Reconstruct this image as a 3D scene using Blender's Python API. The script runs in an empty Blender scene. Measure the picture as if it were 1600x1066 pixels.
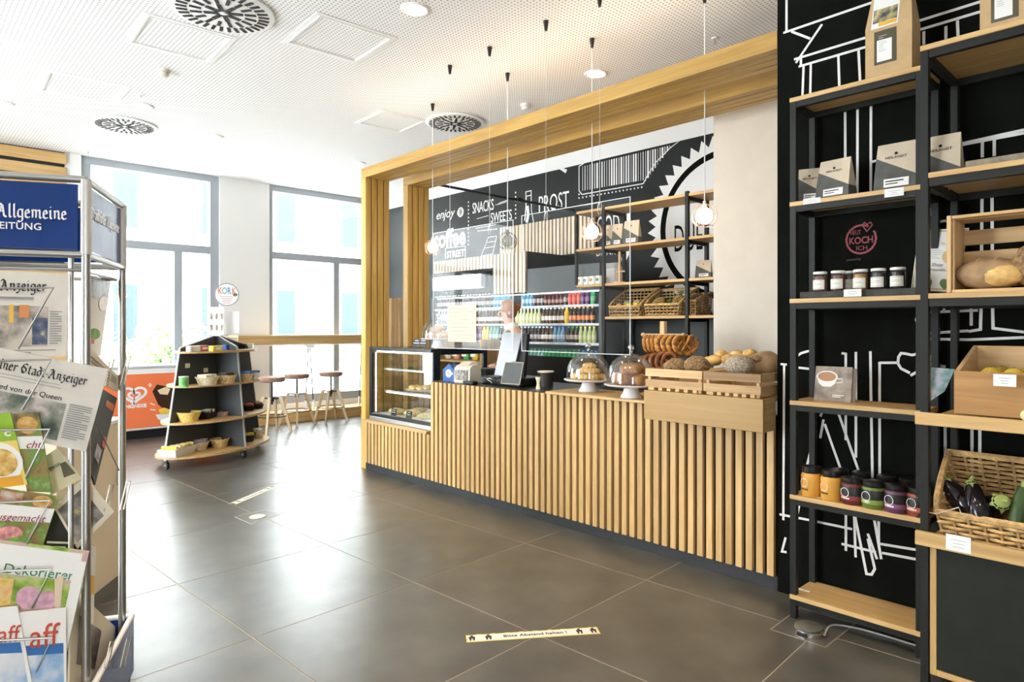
import bpy, math, random
from mathutils import Matrix, Vector
random.seed(7)
PI = math.pi
SC = bpy.context.scene
COL = SC.collection
# ------------------------------------------------------------------ camera
FPX, YH, TH, H = 1035.0, 512.0, math.radians(43.4), 1.5
SN, CS = math.sin(TH), math.cos(TH)
cd = bpy.data.cameras.new('camera'); cam = bpy.data.objects.new('camera', cd); COL.objects.link(cam)
cam.location = (0, 0, H); cam.rotation_euler = (PI/2, 0, PI/2-TH)
cd.sensor_width = 36; cd.lens = 36*FPX/1600; cd.shift_y = -(533-YH)/1600; cd.clip_start = .05; cd.clip_end = 200
SC.camera = cam
# ------------------------------------------------------------------ world, exposure, daylight
SC.view_settings.view_transform = 'Standard'; SC.view_settings.look = 'None'
SC.view_settings.gamma = 1.0; SC.view_settings.use_curve_mapping = False
SC.view_settings.exposure = 0.70
wd = bpy.data.worlds.new('overcast_sky'); SC.world = wd; wd.use_nodes = True
bg = wd.node_tree.nodes['Background']; bg.inputs[0].default_value = (.90, .95, 1.0, 1); bg.inputs[1].default_value = 14.8
def portal(name, loc, rot, sx, sy):
    l = bpy.data.lights.new(name, 'AREA'); l.shape = 'RECTANGLE'; l.size = sx; l.size_y = sy
    l.cycles.is_portal = True
    o = bpy.data.objects.new(name, l); COL.objects.link(o); o.location = loc; o.rotation_euler = rot
    return o
WX = -10.45
portal('daylight_portal', (WX-.12, 2.85, 2.0), (PI/2, 0, -PI/2), 1.9, 3.6)
portal('daylight_portal', (WX-.12, 5.4, 2.0), (PI/2, 0, -PI/2), 1.9, 3.6)
portal('daylight_portal', (WX-.12, -1.6, 2.0), (PI/2, 0, -PI/2), 3.1, 3.6)
portal('daylight_portal', (-5.6, -4.1, 1.95), (PI/2, 0, 0), 2.8, 3.3)
portal('daylight_portal', (2.75, -1.9, 1.25), (PI/2, 0, PI/2), 1.0, 1.9)
CEIL = 3.82
# ------------------------------------------------------------------ pixel helpers (points of the photograph on known planes)
def ray(px, py):
    a = (px-800)/FPX; return Vector((a*SN-CS, a*CS+SN, (YH-py)/FPX))
def onY(px, py, y): d = ray(px, py); return Vector((0, 0, H))+d*(y/d.y)
def onX(px, py, x): d = ray(px, py); return Vector((0, 0, H))+d*(x/d.x)
def onZ(px, py, z): d = ray(px, py); return Vector((0, 0, H))+d*((z-H)/d.z)
def atD(px, py, D): return Vector((0, 0, H))+ray(px, py)*D
# ------------------------------------------------------------------ materials
MATS = {}
def nmat(name):
    m = bpy.data.materials.new(name); m.use_nodes = True; nt = m.node_tree
    return m, nt, nt.nodes['Principled BSDF']
def mat(name, col=None, rough=.5, metal=0, spec=.5, emit=0, ecol=None, var=0, noise=0, nscale=20, bump=0, trans=0, alpha=1, ior=1.45, coat=0, stretch=None):
    if name in MATS: return MATS[name]
    m, nt, p = nmat(name); N, L = nt.nodes, nt.links
    c = (*col, 1); p.inputs['Base Color'].default_value = c
    p.inputs['Roughness'].default_value = rough; p.inputs['Metallic'].default_value = metal
    p.inputs['Specular IOR Level'].default_value = spec; p.inputs['IOR'].default_value = ior
    p.inputs['Transmission Weight'].default_value = trans; p.inputs['Alpha'].default_value = alpha
    p.inputs['Coat Weight'].default_value = coat
    if emit:
        p.inputs['Emission Color'].default_value = (*(ecol or col), 1); p.inputs['Emission Strength'].default_value = emit
    if noise or bump:
        tc = N.new('ShaderNodeTexCoord'); mp = N.new('ShaderNodeMapping'); L.new(tc.outputs['Object'], mp.inputs[0])
        if stretch: mp.inputs['Scale'].default_value = stretch
        nz = N.new('ShaderNodeTexNoise'); nz.inputs['Scale'].default_value = nscale; nz.inputs['Detail'].default_value = 5
        L.new(mp.outputs[0], nz.inputs['Vector'])
        if noise:
            cr = N.new('ShaderNodeValToRGB'); cr.color_ramp.elements[0].position = .3; cr.color_ramp.elements[1].position = .7
            cr.color_ramp.elements[0].color = (*[max(0, x*(1-noise)) for x in col], 1)
            cr.color_ramp.elements[1].color = (*[min(1, x*(1+noise)) for x in col], 1)
            L.new(nz.outputs['Fac'], cr.inputs[0]); src = cr.outputs[0]
        if bump:
            b = N.new('ShaderNodeBump'); b.inputs['Strength'].default_value = bump; b.inputs['Distance'].default_value = .01
            L.new(nz.outputs['Fac'], b.inputs['Height']); L.new(b.outputs[0], p.inputs['Normal'])
    if var:
        oi = N.new('ShaderNodeObjectInfo'); hs = N.new('ShaderNodeHueSaturation')
        mr = N.new('ShaderNodeMapRange'); mr.inputs[3].default_value = 1-var; mr.inputs[4].default_value = 1+var
        L.new(oi.outputs['Random'], mr.inputs[0]); L.new(mr.outputs[0], hs.inputs['Value'])
        if noise: L.new(src, hs.inputs['Color'])
        else: hs.inputs['Color'].default_value = c
        L.new(hs.outputs[0], p.inputs['Base Color'])
    elif noise: L.new(src, p.inputs['Base Color'])
    MATS[name] = m; return m
def wood(name, c1, c2, axis, rough=.45, var=.12, scale=1.0):
    if name in MATS: return MATS[name]
    m, nt, p = nmat(name); N, L = nt.nodes, nt.links
    tc = N.new('ShaderNodeTexCoord'); mp = N.new('ShaderNodeMapping'); L.new(tc.outputs['Object'], mp.inputs[0])
    s = [30*scale]*3; s[axis] = 1.3*scale; mp.inputs['Scale'].default_value = s
    oi = N.new('ShaderNodeObjectInfo'); cb = N.new('ShaderNodeCombineXYZ'); ml = N.new('ShaderNodeMath'); ml.operation = 'MULTIPLY'; ml.inputs[1].default_value = 37
    L.new(oi.outputs['Random'], ml.inputs[0])
    for i in range(3): L.new(ml.outputs[0], cb.inputs[i])
    L.new(cb.outputs[0], mp.inputs['Location'])
    nz = N.new('ShaderNodeTexNoise'); nz.inputs['Scale'].default_value = 1.0; nz.inputs['Detail'].default_value = 6; nz.inputs['Roughness'].default_value = .65
    nz.inputs['Distortion'].default_value = .6
    L.new(mp.outputs[0], nz.inputs['Vector'])
    cr = N.new('ShaderNodeValToRGB'); cr.color_ramp.elements[0].position = .28; cr.color_ramp.elements[1].position = .72
    cr.color_ramp.elements[0].color = (*c2, 1); cr.color_ramp.elements[1].color = (*c1, 1)
    L.new(nz.outputs['Fac'], cr.inputs[0])
    hs = N.new('ShaderNodeHueSaturation'); mr = N.new('ShaderNodeMapRange'); mr.inputs[3].default_value = 1-var; mr.inputs[4].default_value = 1+var
    L.new(oi.outputs['Random'], mr.inputs[0]); L.new(mr.outputs[0], hs.inputs['Value']); L.new(cr.outputs[0], hs.inputs['Color'])
    L.new(hs.outputs[0], p.inputs['Base Color']); p.inputs['Roughness'].default_value = rough
    b = N.new('ShaderNodeBump'); b.inputs['Strength'].default_value = .12; b.inputs['Distance'].default_value = .004
    L.new(nz.outputs['Fac'], b.inputs['Height']); L.new(b.outputs[0], p.inputs['Normal'])
    MATS[name] = m; return m
OAK1, OAK2 = (.68, .46, .20), (.43, .25, .085)
oak = [wood('oak_'+a, OAK1, OAK2, i) for i, a in enumerate('xyz')]
pine = [wood('pine_'+a, (.74, .52, .27), (.55, .33, .13), i, .55) for i, a in enumerate('xyz')]
def photo(name, cols, scale=14, seed=0, rough=.35):
    "a printed colour picture: blotches of a few inks"
    if name in MATS: return MATS[name]
    m, nt, p = nmat(name); N, L = nt.nodes, nt.links
    tc = N.new('ShaderNodeTexCoord'); mp = N.new('ShaderNodeMapping'); mp.inputs['Location'].default_value = (seed*3.1, seed*1.7, seed)
    L.new(tc.outputs['Object'], mp.inputs[0])
    nz = N.new('ShaderNodeTexNoise'); nz.inputs['Scale'].default_value = scale; nz.inputs['Detail'].default_value = 4
    L.new(mp.outputs[0], nz.inputs['Vector'])
    cr = N.new('ShaderNodeValToRGB'); e = cr.color_ramp.elements
    n = len(cols)
    while len(e) < n: e.new(.5)
    for i, c in enumerate(cols):
        e[i].position = .28+.44*i/(n-1); e[i].color = (*c, 1)
    L.new(nz.outputs['Fac'], cr.inputs[0]); L.new(cr.outputs[0], p.inputs['Base Color']); p.inputs['Roughness'].default_value = rough
    MATS[name] = m; return m
def clear(name, col=(1, 1, 1), refl=.09, rough=0.0):
    "thin clear sheet (acrylic, window or bottle glass): see-through with mirror reflection growing at grazing angles"
    if name in MATS: return MATS[name]
    m = bpy.data.materials.new(name); m.use_nodes = True; nt = m.node_tree; N, L = nt.nodes, nt.links
    N.remove(N['Principled BSDF']); out = N['Material Output']
    t = N.new('ShaderNodeBsdfTransparent'); t.inputs[0].default_value = (*col, 1)
    g = N.new('ShaderNodeBsdfGlossy'); g.inputs['Roughness'].default_value = rough
    fr = N.new('ShaderNodeLayerWeight'); fr.inputs[0].default_value = .25
    mr = N.new('ShaderNodeMapRange'); mr.inputs[3].default_value = refl; mr.inputs[4].default_value = min(1, refl*3)
    L.new(fr.outputs['Fresnel'], mr.inputs[0])
    mx = N.new('ShaderNodeMixShader'); L.new(mr.outputs[0], mx.inputs[0]); L.new(t.outputs[0], mx.inputs[1]); L.new(g.outputs[0], mx.inputs[2])
    L.new(mx.outputs[0], out.inputs[0]); MATS[name] = m; return m
WHITE = mat('white_paint', (.80, .79, .77), .6)
BLACK = mat('black_wall_paint', (.006, .0068, .0055), .85, spec=.06, noise=.3, nscale=6)
BLK = mat('black_metal', (.015, .0165, .0145), .5, spec=.3)
BLKP = mat('black_plastic', (.012, .012, .013), .35)
CHARC = mat('charcoal_board', (.028, .031, .032), .6, noise=.15, nscale=30)
STEEL = mat('brushed_steel', (.62, .61, .59), .32, 1.0)
PAPER = mat('white_paper', (.82, .81, .78), .7)
CARD = mat('price_card', (.84, .83, .80), .6)
INK = mat('black_ink', (.02, .02, .02), .6)
CHALK = mat('white_mural_paint', (.80, .79, .77), .7)
GLASS = clear('clear_glass', (.97, .985, .98), .05)
ACRYL = clear('acrylic_sheet', (.975, .98, .985), .011)
# ------------------------------------------------------------------ mesh builder
class B:
    def __init__(s): s.v = []; s.f = []; s.m = []
    def add(s, vs, fs, mi=0):
        o = len(s.v); s.v += [tuple(v) for v in vs]
        for f in fs: s.f.append([o+i for i in f]); s.m.append(mi)
        return s
    def box(s, a, b, mi=0):
        x0, y0, z0 = [min(a[i], b[i]) for i in range(3)]; x1, y1, z1 = [max(a[i], b[i]) for i in range(3)]
        return s.add([(x0,y0,z0),(x1,y0,z0),(x1,y1,z0),(x0,y1,z0),(x0,y0,z1),(x1,y0,z1),(x1,y1,z1),(x0,y1,z1)],
                     [(0,3,2,1),(4,5,6,7),(0,1,5,4),(1,2,6,5),(2,3,7,6),(3,0,4,7)], mi)
    def cbox(s, a, b, c=.003, mi=0):
        "box with chamfered edges"
        lo = [min(a[i], b[i]) for i in range(3)]; hi = [max(a[i], b[i]) for i in range(3)]
        c = min(c, *[(hi[i]-lo[i])*.45 for i in range(3)])
        vs = []; idx = {}
        for sx in (0, 1):
            for sy in (0, 1):
                for sz in (0, 1):
                    sg = (sx, sy, sz)
                    for ax in range(3):
                        p = []
                        for i in range(3):
                            e = hi[i] if sg[i] else lo[i]
                            p.append(e if i == ax else e+(-c if sg[i] else c))
                        idx[sg+(ax,)] = len(vs); vs.append(p)
        fs = []
        def order(q, n):
            pts = [Vector(vs[i]) for i in q]; nn = (pts[1]-pts[0]).cross(pts[2]-pts[0])
            return q if nn.dot(n) > 0 else q[::-1]
        for ax in range(3):
            o1, o2 = [i for i in range(3) if i != ax]
            for sd in (0, 1):
                q = []
                for u, w in ((0, 0), (1, 0), (1, 1), (0, 1)):
                    k = [0]*3; k[ax] = sd; k[o1] = u; k[o2] = w; q.append(idx[tuple(k)+(ax,)])
                n = Vector((0, 0, 0)); n[ax] = 1 if sd else -1; fs.append(order(q, n))
        for ax in range(3):
            o1, o2 = [i for i in range(3) if i != ax]
            for u in (0, 1):
                for w in (0, 1):
                    k0 = [0]*3; k0[o1] = u; k0[o2] = w; k1 = list(k0); k1[ax] = 1
                    n = Vector((0, 0, 0)); n[o1] = 1 if u else -1; n[o2] = 1 if w else -1
                    fs.append(order([idx[tuple(k0)+(o1,)], idx[tuple(k1)+(o1,)], idx[tuple(k1)+(o2,)], idx[tuple(k0)+(o2,)]], n))
        for sx in (0, 1):
            for sy in (0, 1):
                for sz in (0, 1):
                    n = Vector((1 if sx else -1, 1 if sy else -1, 1 if sz else -1))
                    fs.append(order([idx[(sx, sy, sz, i)] for i in range(3)], n))
        return s.add(vs, fs, mi)
    def cyl(s, p0, p1, r0, r1=None, n=12, mi=0, cap=True):
        r1 = r0 if r1 is None else r1; p0 = Vector(p0); p1 = Vector(p1); d = (p1-p0).normalized()
        a = d.orthogonal().normalized(); b = d.cross(a); vs = []
        for p, r in ((p0, r0), (p1, r1)):
            for i in range(n):
                t = 2*PI*i/n; vs.append(p+a*(r*math.cos(t))+b*(r*math.sin(t)))
        fs = [(i, (i+1) % n, n+(i+1) % n, n+i) for i in range(n)]
        if cap: fs += [tuple(range(n-1, -1, -1)), tuple(range(n, 2*n))]
        return s.add(vs, fs, mi)
    def lathe(s, prof, n=20, c=(0, 0, 0), mi=0, sx=1, sy=1, mis=None, cap=True):
        vs = []; fs = []; o = len(s.v); ms = []
        for r, z in prof:
            for i in range(n):
                t = 2*PI*i/n; vs.append((c[0]+r*sx*math.cos(t), c[1]+r*sy*math.sin(t), c[2]+z))
        for k in range(len(prof)-1):
            for i in range(n):
                j = (i+1) % n; fs.append((k*n+i, k*n+j, (k+1)*n+j, (k+1)*n+i)); ms.append(mis[k] if mis else mi)
        if cap and prof[0][0] > 1e-5: fs.append(tuple(range(n-1, -1, -1))); ms.append(mis[0] if mis else mi)
        if cap and prof[-1][0] > 1e-5: fs.append(tuple((len(prof)-1)*n+i for i in range(n))); ms.append(mis[-1] if mis else mi)
        s.v += vs
        for f, m in zip(fs, ms): s.f.append([o+i for i in f]); s.m.append(m)
        return s
    def tube(s, pts, r, n=6, closed=False, mi=0, rf=None):
        pts = [Vector(p) for p in pts]; k = len(pts); vs = []; prev = None
        for i in range(k):
            if closed: d = pts[(i+1) % k]-pts[i-1]
            else: d = pts[min(i+1, k-1)]-pts[max(i-1, 0)]
            if d.length < 1e-9: d = Vector((0, 0, 1))
            d.normalize()
            a = d.orthogonal().normalized() if prev is None else (prev-d*prev.dot(d))
            if a.length < 1e-6: a = d.orthogonal()
            a.normalize(); prev = a; b = d.cross(a); rr = r*rf(i/(k-1)) if rf else r
            for j in range(n):
                t = 2*PI*j/n; vs.append(pts[i]+a*(rr*math.cos(t))+b*(rr*math.sin(t)))
        fs = []
        for i in range(k if closed else k-1):
            i2 = (i+1) % k
            for j in range(n): fs.append((i*n+j, i*n+(j+1) % n, i2*n+(j+1) % n, i2*n+j))
        if not closed: fs += [tuple(range(n-1, -1, -1)), tuple((k-1)*n+j for j in range(n))]
        return s.add(vs, fs, mi)
    def prism(s, poly, z0, z1, M=None, mi=0):
        n = len(poly); vs = [(x, y, z0) for x, y in poly]+[(x, y, z1) for x, y in poly]
        if M is not None: vs = [M @ Vector(v) for v in vs]
        fs = [tuple(range(n-1, -1, -1)), tuple(range(n, 2*n))]+[(i, (i+1) % n, n+(i+1) % n, n+i) for i in range(n)]
        return s.add(vs, fs, mi)
    def blob(s, c, r, nu=14, nv=9, fn=None, mi=0):
        vs = []; fs = []
        for k in range(nv+1):
            ph = PI*k/nv
            for i in range(nu):
                t = 2*PI*i/nu; d = Vector((math.sin(ph)*math.cos(t), math.sin(ph)*math.sin(t), math.cos(ph)))
                w = fn(d) if fn else 1
                vs.append((c[0]+r[0]*d.x*w, c[1]+r[1]*d.y*w, c[2]+r[2]*d.z*w))
        for k in range(nv):
            for i in range(nu):
                j = (i+1) % nu; fs.append((k*nu+i, (k+1)*nu+i, (k+1)*nu+j, k*nu+j))
        return s.add(vs, fs, mi)
    def strip(s, pts, w, M, t=.0012, mi=0):
        "a painted line: one mitred flat ribbon along 2-D points in the plane of M"
        P = [Vector(p) for k, p in enumerate(pts) if k == 0 or (Vector(p)-Vector(pts[k-1])).length > 1e-6]
        if len(P) < 2: return s
        closed = len(P) > 3 and (P[0]-P[-1]).length < 1e-6
        if closed: P = P[:-1]
        n = len(P); L = []; t += .00004*(len(s.v)//8 % 12)
        for i in range(n):
            a = P[i]-P[i-1] if (i > 0 or closed) else P[1]-P[0]; b = P[(i+1) % n]-P[i] if (i < n-1 or closed) else a
            a = a.normalized(); b = b.normalized(); m = Vector((-(a.y+b.y), a.x+b.x))
            if m.length < 1e-4: m = Vector((-a.y, a.x))
            m.normalize(); k = 1/max(.62, m.dot(Vector((-a.y, a.x)))); L.append((P[i]-m*(w/2*k), P[i]+m*(w/2*k)))
        vs = [M @ Vector((q.x, q.y, z)) for l in L for q in l for z in (0, t)]; fs = []
        for i in range(n if closed else n-1):
            p, q = 4*i, 4*((i+1) % n); fs += [(p+1, q+1, q+3, p+3), (p, q, q+1, p+1), (p+2, p+3, q+3, q+2)]
        if not closed: fs += [(0, 1, 3, 2), (4*n-4, 4*n-2, 4*n-1, 4*n-3)]
        return s.add(vs, fs, mi)
    def mesh(s, name, mats, smooth=False):
        me = bpy.data.meshes.new(name); me.from_pydata(s.v, [], s.f)
        for m in (mats if isinstance(mats, (list, tuple)) else [mats]): me.materials.append(m)
        if any(s.m): me.polygons.foreach_set('material_index', s.m)
        if smooth:
            me.polygons.foreach_set('use_smooth', [True]*len(me.polygons)); me.set_sharp_from_angle(angle=math.radians(40 if smooth is True else smooth))
        me.update(); return me
    def obj(s, name, mats, parent=None, smooth=False): return link(name, s.mesh(name, mats, smooth), parent)
KIDS = {}
def wm(o):
    if o.parent: return wm(o.parent) @ o.matrix_parent_inverse @ o.matrix_basis
    return o.matrix_basis.copy()
def link(name, me, parent=None, world=True, M=None):
    "world=True: mesh given in world coordinates even under a parent; M: local matrix under the parent"
    o = bpy.data.objects.new(name, me); COL.objects.link(o)
    if M is not None: o.matrix_basis = M
    if parent is not None:
        o.parent = parent; KIDS.setdefault(parent.name, []).append(o)
        if world: o.matrix_parent_inverse = wm(parent).inverted()
    return o
def tag(o, label, cat, group=None):
    o['label'] = label; o['category'] = cat
    if group: o['group'] = group
    return o
def thing(name, label, cat, loc=(0, 0, 0), rz=0, group=None):
    o = bpy.data.objects.new(name, None); COL.objects.link(o); o.location = loc; o.rotation_euler = (0, 0, rz)
    o.empty_display_size = .05
    return tag(o, label, cat, group)
def loc_obj(bld, name, mats, parent, smooth=False, M=None):
    "part whose mesh is in its parent's own coordinates"
    return link(name, bld.mesh(name, mats, smooth), parent, world=False, M=M)
def dup(o, loc=None, rz=None, label=None, parent=None, group=None, rot=None):
    c = o.copy(); COL.objects.link(c)
    if parent is not None: c.parent = parent; KIDS.setdefault(parent.name, []).append(c)
    if loc is not None: c.location = loc
    if rz is not None: c.rotation_euler = (0, 0, rz)
    if rot is not None: c.rotation_euler = rot
    if label: c['label'] = label
    if group: c['group'] = group
    for k in list(KIDS.get(o.name, [])): dup(k, parent=c)
    return c
def struct(o): o['kind'] = 'structure'; return o
def FR(o, right, up):
    r = Vector(right).normalized(); u = Vector(up); u = (u-r*u.dot(r)).normalized(); n = r.cross(u)
    M = Matrix.Identity(4)
    for i in range(3): M[i][0] = r[i]; M[i][1] = u[i]; M[i][2] = n[i]; M[i][3] = o[i]
    return M
TX = {}
def tmesh(s, size, m, bold=0, shear=0, sx=1, align='CENTER', ext=.0006, space=1):
    k = (s, size, m.name, bold, shear, sx, align, space)
    if k in TX: return TX[k]
    cu = bpy.data.curves.new('lettering', 'FONT'); cu.body = s; cu.size = size; cu.extrude = ext; cu.offset = bold; cu.shear = shear
    cu.align_x = align; cu.align_y = 'CENTER'; cu.space_character = space; cu.resolution_u = 3
    o = bpy.data.objects.new('lettering', cu); me = bpy.data.meshes.new_from_object(o)
    bpy.data.objects.remove(o); bpy.data.curves.remove(cu)
    if sx != 1: me.transform(Matrix.Diagonal((sx, 1, 1, 1)))
    me.materials.clear(); me.materials.append(m); TX[k] = me; return me
def text(s, size, m, M, parent, name='lettering', **kw):
    return link(name, tmesh(s, size, m, **kw), parent, world=True, M=M)
# ================================================================== structure
XW0, XW1, YL, YB = WX, 2.6, -4.0, 6.55
# ---- floor: grout bed and single stone tiles (grid turned three degrees against the counter)
FLOOR_T = mat('stone_tile', (.092, .086, .074), .30, noise=.34, nscale=3.0, bump=.03, var=.05, spec=.85)
GROUT = mat('grout', (.40, .34, .26), .8)
floor = struct(B().box((XW0-.4, YL-.3, -.12), (XW1+.3, YB+.3, -.0014)).obj('floor', GROUT))
TA = math.radians(-(46.34-43.4)); TS = .971
# tile axes in the room frame: the photograph's grid
o0 = Vector((SN*(-1.76897*H)-CS*(3.0271*H), CS*(-1.76897*H)+SN*(3.0271*H)))
th_t = .80877
def camv(r, f): return Vector((SN*r-CS*f, CS*r+SN*f))
tu = camv(math.sin(th_t), -math.cos(th_t)); tv = camv(math.cos(th_t), math.sin(th_t))
tb = B().cbox((0.0030, .0030, -.02), (TS-.0030, TS-.0030, 0), .0009).mesh('tile', FLOOR_T)
ang = math.atan2(tu.y, tu.x)
for i in range(-9, 9):
    for j in range(-7, 9):
        q = o0+tu*(i*TS)+tv*(j*TS); c = q+tu*(TS/2)+tv*(TS/2)
        if not (XW0-.6 < c.x < XW1+.4 and YL-.4 < c.y < 6.6): continue
        if c.y > 4.9 and c.x > -5.6: continue
        t = link('tile', tb, floor, world=True, M=Matrix.Translation((q.x, q.y, 0)) @ Matrix.Rotation(ang, 4, 'Z'))
# ---- ceiling: perforated board
def perforated():
    m, nt, p = nmat('perforated_ceiling'); N, L = nt.nodes, nt.links
    tc = N.new('ShaderNodeTexCoord'); sc = N.new('ShaderNodeVectorMath'); sc.operation = 'SCALE'; sc.inputs['Scale'].default_value = 1/.032
    L.new(tc.outputs['Object'], sc.inputs[0])
    fr = N.new('ShaderNodeVectorMath'); fr.operation = 'FRACTION'; L.new(sc.outputs[0], fr.inputs[0])
    sb = N.new('ShaderNodeVectorMath'); sb.operation = 'SUBTRACT'; sb.inputs[1].default_value = (.5, .5, 0); L.new(fr.outputs[0], sb.inputs[0])
    ml = N.new('ShaderNodeVectorMath'); ml.operation = 'MULTIPLY'; ml.inputs[1].default_value = (1, 1, 0); L.new(sb.outputs[0], ml.inputs[0])
    ln = N.new('ShaderNodeVectorMath'); ln.operation = 'LENGTH'; L.new(ml.outputs[0], ln.inputs[0])
    mr = N.new('ShaderNodeMapRange'); mr.inputs[1].default_value = .19; mr.inputs[2].default_value = .24; L.new(ln.outputs['Value'], mr.inputs[0])
    mx = N.new('ShaderNodeMix'); mx.data_type = 'RGBA'; mx.inputs[6].default_value = (.30, .29, .28, 1); mx.inputs[7].default_value = (.92, .915, .90, 1)
    L.new(mr.outputs[0], mx.inputs[0]); L.new(mx.outputs[2], p.inputs['Base Color']); p.inputs['Roughness'].default_value = .8
    return m
PERF = perforated()
ceiling = struct(B().box((XW0-.4, YL-.3, CEIL), (XW1+.3, YB+.3, CEIL+.15)).obj('ceiling', PERF))
# ---- walls
wall_back = struct(B().box((XW0-.4, YB, 0), (XW1, YB+.2, 3.62)).obj('wall_back', mat('blackboard_paint', (.008, .010, .010), .5, spec=.3, noise=.2, nscale=3)))
struct(B().box((XW0-.4, YB, 3.62), (XW1, YB+.2, CEIL)).obj('trim_1', WHITE))
wall_right = struct(B().box((-1.70, 3.685, 0), (XW1, 3.93, CEIL)).obj('wall_right', BLACK))
struct(B().box((-2.735, 4.8, 0), (-1.3, 5.1, 3.3)).obj('wall_partition', mat('cream_wall', (.66, .585, .485), .7, noise=.03, nscale=8)))
bl = B(); bl.box((XW1, YL-.2, 0), (XW1+.2, -2.4, CEIL)); bl.box((XW1, -1.4, 0), (XW1+.2, YB, CEIL)); bl.box((XW1, -2.4, 2.2), (XW1+.2, -1.4, CEIL)); bl.box((XW1, -2.4, 0), (XW1+.2, -1.4, .3)); struct(bl.obj('wall_rear', WHITE))  # unseen doorway gap added to let fill daylight in from behind
bl = B()
bl.box((XW0-.3, YL-.25, 0), (-7.0, YL, CEIL)); bl.box((-4.2, YL-.25, 0), (XW1, YL, CEIL)); bl.box((-7.0, YL-.25, 3.6), (-4.2, YL, CEIL)); bl.box((-7.0, YL-.25, 0), (-4.2, YL, .3))  # unseen opening added in this wall to bring in side daylight
struct(bl.obj('wall_left', WHITE))
# far wall with its two windows and an unseen third added for daylight
WY = [onX(p, 500, WX).y for p in (127, 343.5, 421, 564)]
W1a, W1b, W2a = WY[0], WY[1], WY[2]; W2b = 6.35
bl = B()
bl.box((WX-.3, -.05, 0), (WX, W1a, CEIL)); bl.box((WX-.3, YL, 0), (WX, -3.2, CEIL)); bl.box((WX-.3, -3.2, 0), (WX, -.05, .25)); bl.box((WX-.3, W1b, 0), (WX, W2a, CEIL)); bl.box((WX-.3, W2b, 0), (WX, YB, CEIL))
bl.box((WX-.3, W1a, 0), (WX, W1b, .25)); bl.box((WX-.3, W2a, 0), (WX, W2b, .25))
wall_far = struct(bl.obj('wall_far', WHITE))
FRM = mat('grey_window_frame', (.36, .39, .42), .4)
def window(name, ya, yb, mull, wl, wr):
    z0, z1 = .25, CEIL; x0, x1 = WX-.16, WX-.04
    o = struct(B().box((x0, ya, z1-.10), (x1, yb, z1-.001)).obj(name, FRM))
    B().cbox((x0, ya, z0), (x1, ya+wl, z1-.1)).obj('window_jamb', FRM, o)
    B().cbox((x0, yb-wr, z0), (x1, yb, z1-.1)).obj('window_jamb', FRM, o)
    B().cbox((x0, ya+wl, z0), (x1, yb-wr, z0+.13)).obj('window_bottom_rail', FRM, o)
    B().cbox((x0-.001, ya+wl, 2.62), (x1, yb-wr, 2.735)).obj('window_transom', FRM, o)
    B().cbox((x0+.02, mull-.055, z0+.13), (x1+.004, mull+.055, 2.62)).obj('window_mullion', FRM, o)
    xg = WX-.10
    for a, b, c, d in ((ya+wl, yb-wr, 2.735, z1-.1), (ya+wl, mull-.055, z0+.13, 2.62), (mull+.055, yb-wr, z0+.13, 2.62)):
        B().box((xg-.004, a, c), (xg+.004, b, d)).obj('pane', GLASS, o)
    return o
window('window_1', W1a, W1b, onX(280, 500, WX).y, .12, .13)
window('window_added', -3.2, -.05, -1.2, .1, .1)  # unseen, added for daylight and the reflection in the acrylic screen
window('window_2', W2a, W2b, onX(527.5, 500, WX).y, .075, .09)
# wooden cladding boards on the far wall beside the left window
clad = thing('wall_cladding', 'horizontal oak board cladding on far wall behind the newspaper rack', 'cladding', (WX+.03, .5, 0))
B().box((WX+.001, .02, .1), (WX+.012, 1.72, CEIL-.005)).obj('backing', BLKP, clad)
z = CEIL-.02
for k in range(20):
    B().cbox((WX+.012, 0, z-.14), (WX+.035, 1.74, z)).obj('board', oak[1], clad); z -= .185
# ================================================================== outside
struct(B().box((-60, -40, -.35), (WX-.3, 40, -.2)).obj('ground', mat('pavement_outside', (.55, .54, .52), .8, noise=.1, nscale=3)))
bld = thing('apartment_building', 'pale plastered building with pale windows seen across the street', 'building', (-27, 12, -.2))
FAC = mat('pale_plaster', (.80, .80, .78), .8); PANE2 = mat('far_window_glass', (.02, .036, .04), .35, spec=.4); FRW = mat('far_window_frame', (.3, .31, .32), .5)
BX = -26.0
B().box((BX-8, -22, -.2), (BX, 42, 16)).obj('wall', FAC, bld)
for r, (zz0, zz1) in enumerate(((.9, 3.1), (4.9, 7.3), (8.9, 11.2))):
    for c in range(13):
        y = -6+c*2.9; w = 1.75 if c % 2 else .95
        f = B().box((BX-.02, y, zz0), (BX+.05, y+w, zz1)).obj('window', FRW, bld)
        n = 2 if w > 1.2 else 1
        for k in range(n):
            a = y+.09+k*(w-.06)/n; B().box((BX+.02, a, zz0+.1), (BX+.06, a+(w-.18)/n-.03, zz1-.1)).obj('pane', PANE2, f)
    B().box((BX-.02, -20, zz0-.35), (BX+.09, 40, zz0-.22)).obj('string_course', FAC, bld)
LEAF = mat('shrub_leaf', (.30, .42, .20), .6, var=.2)
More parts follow.
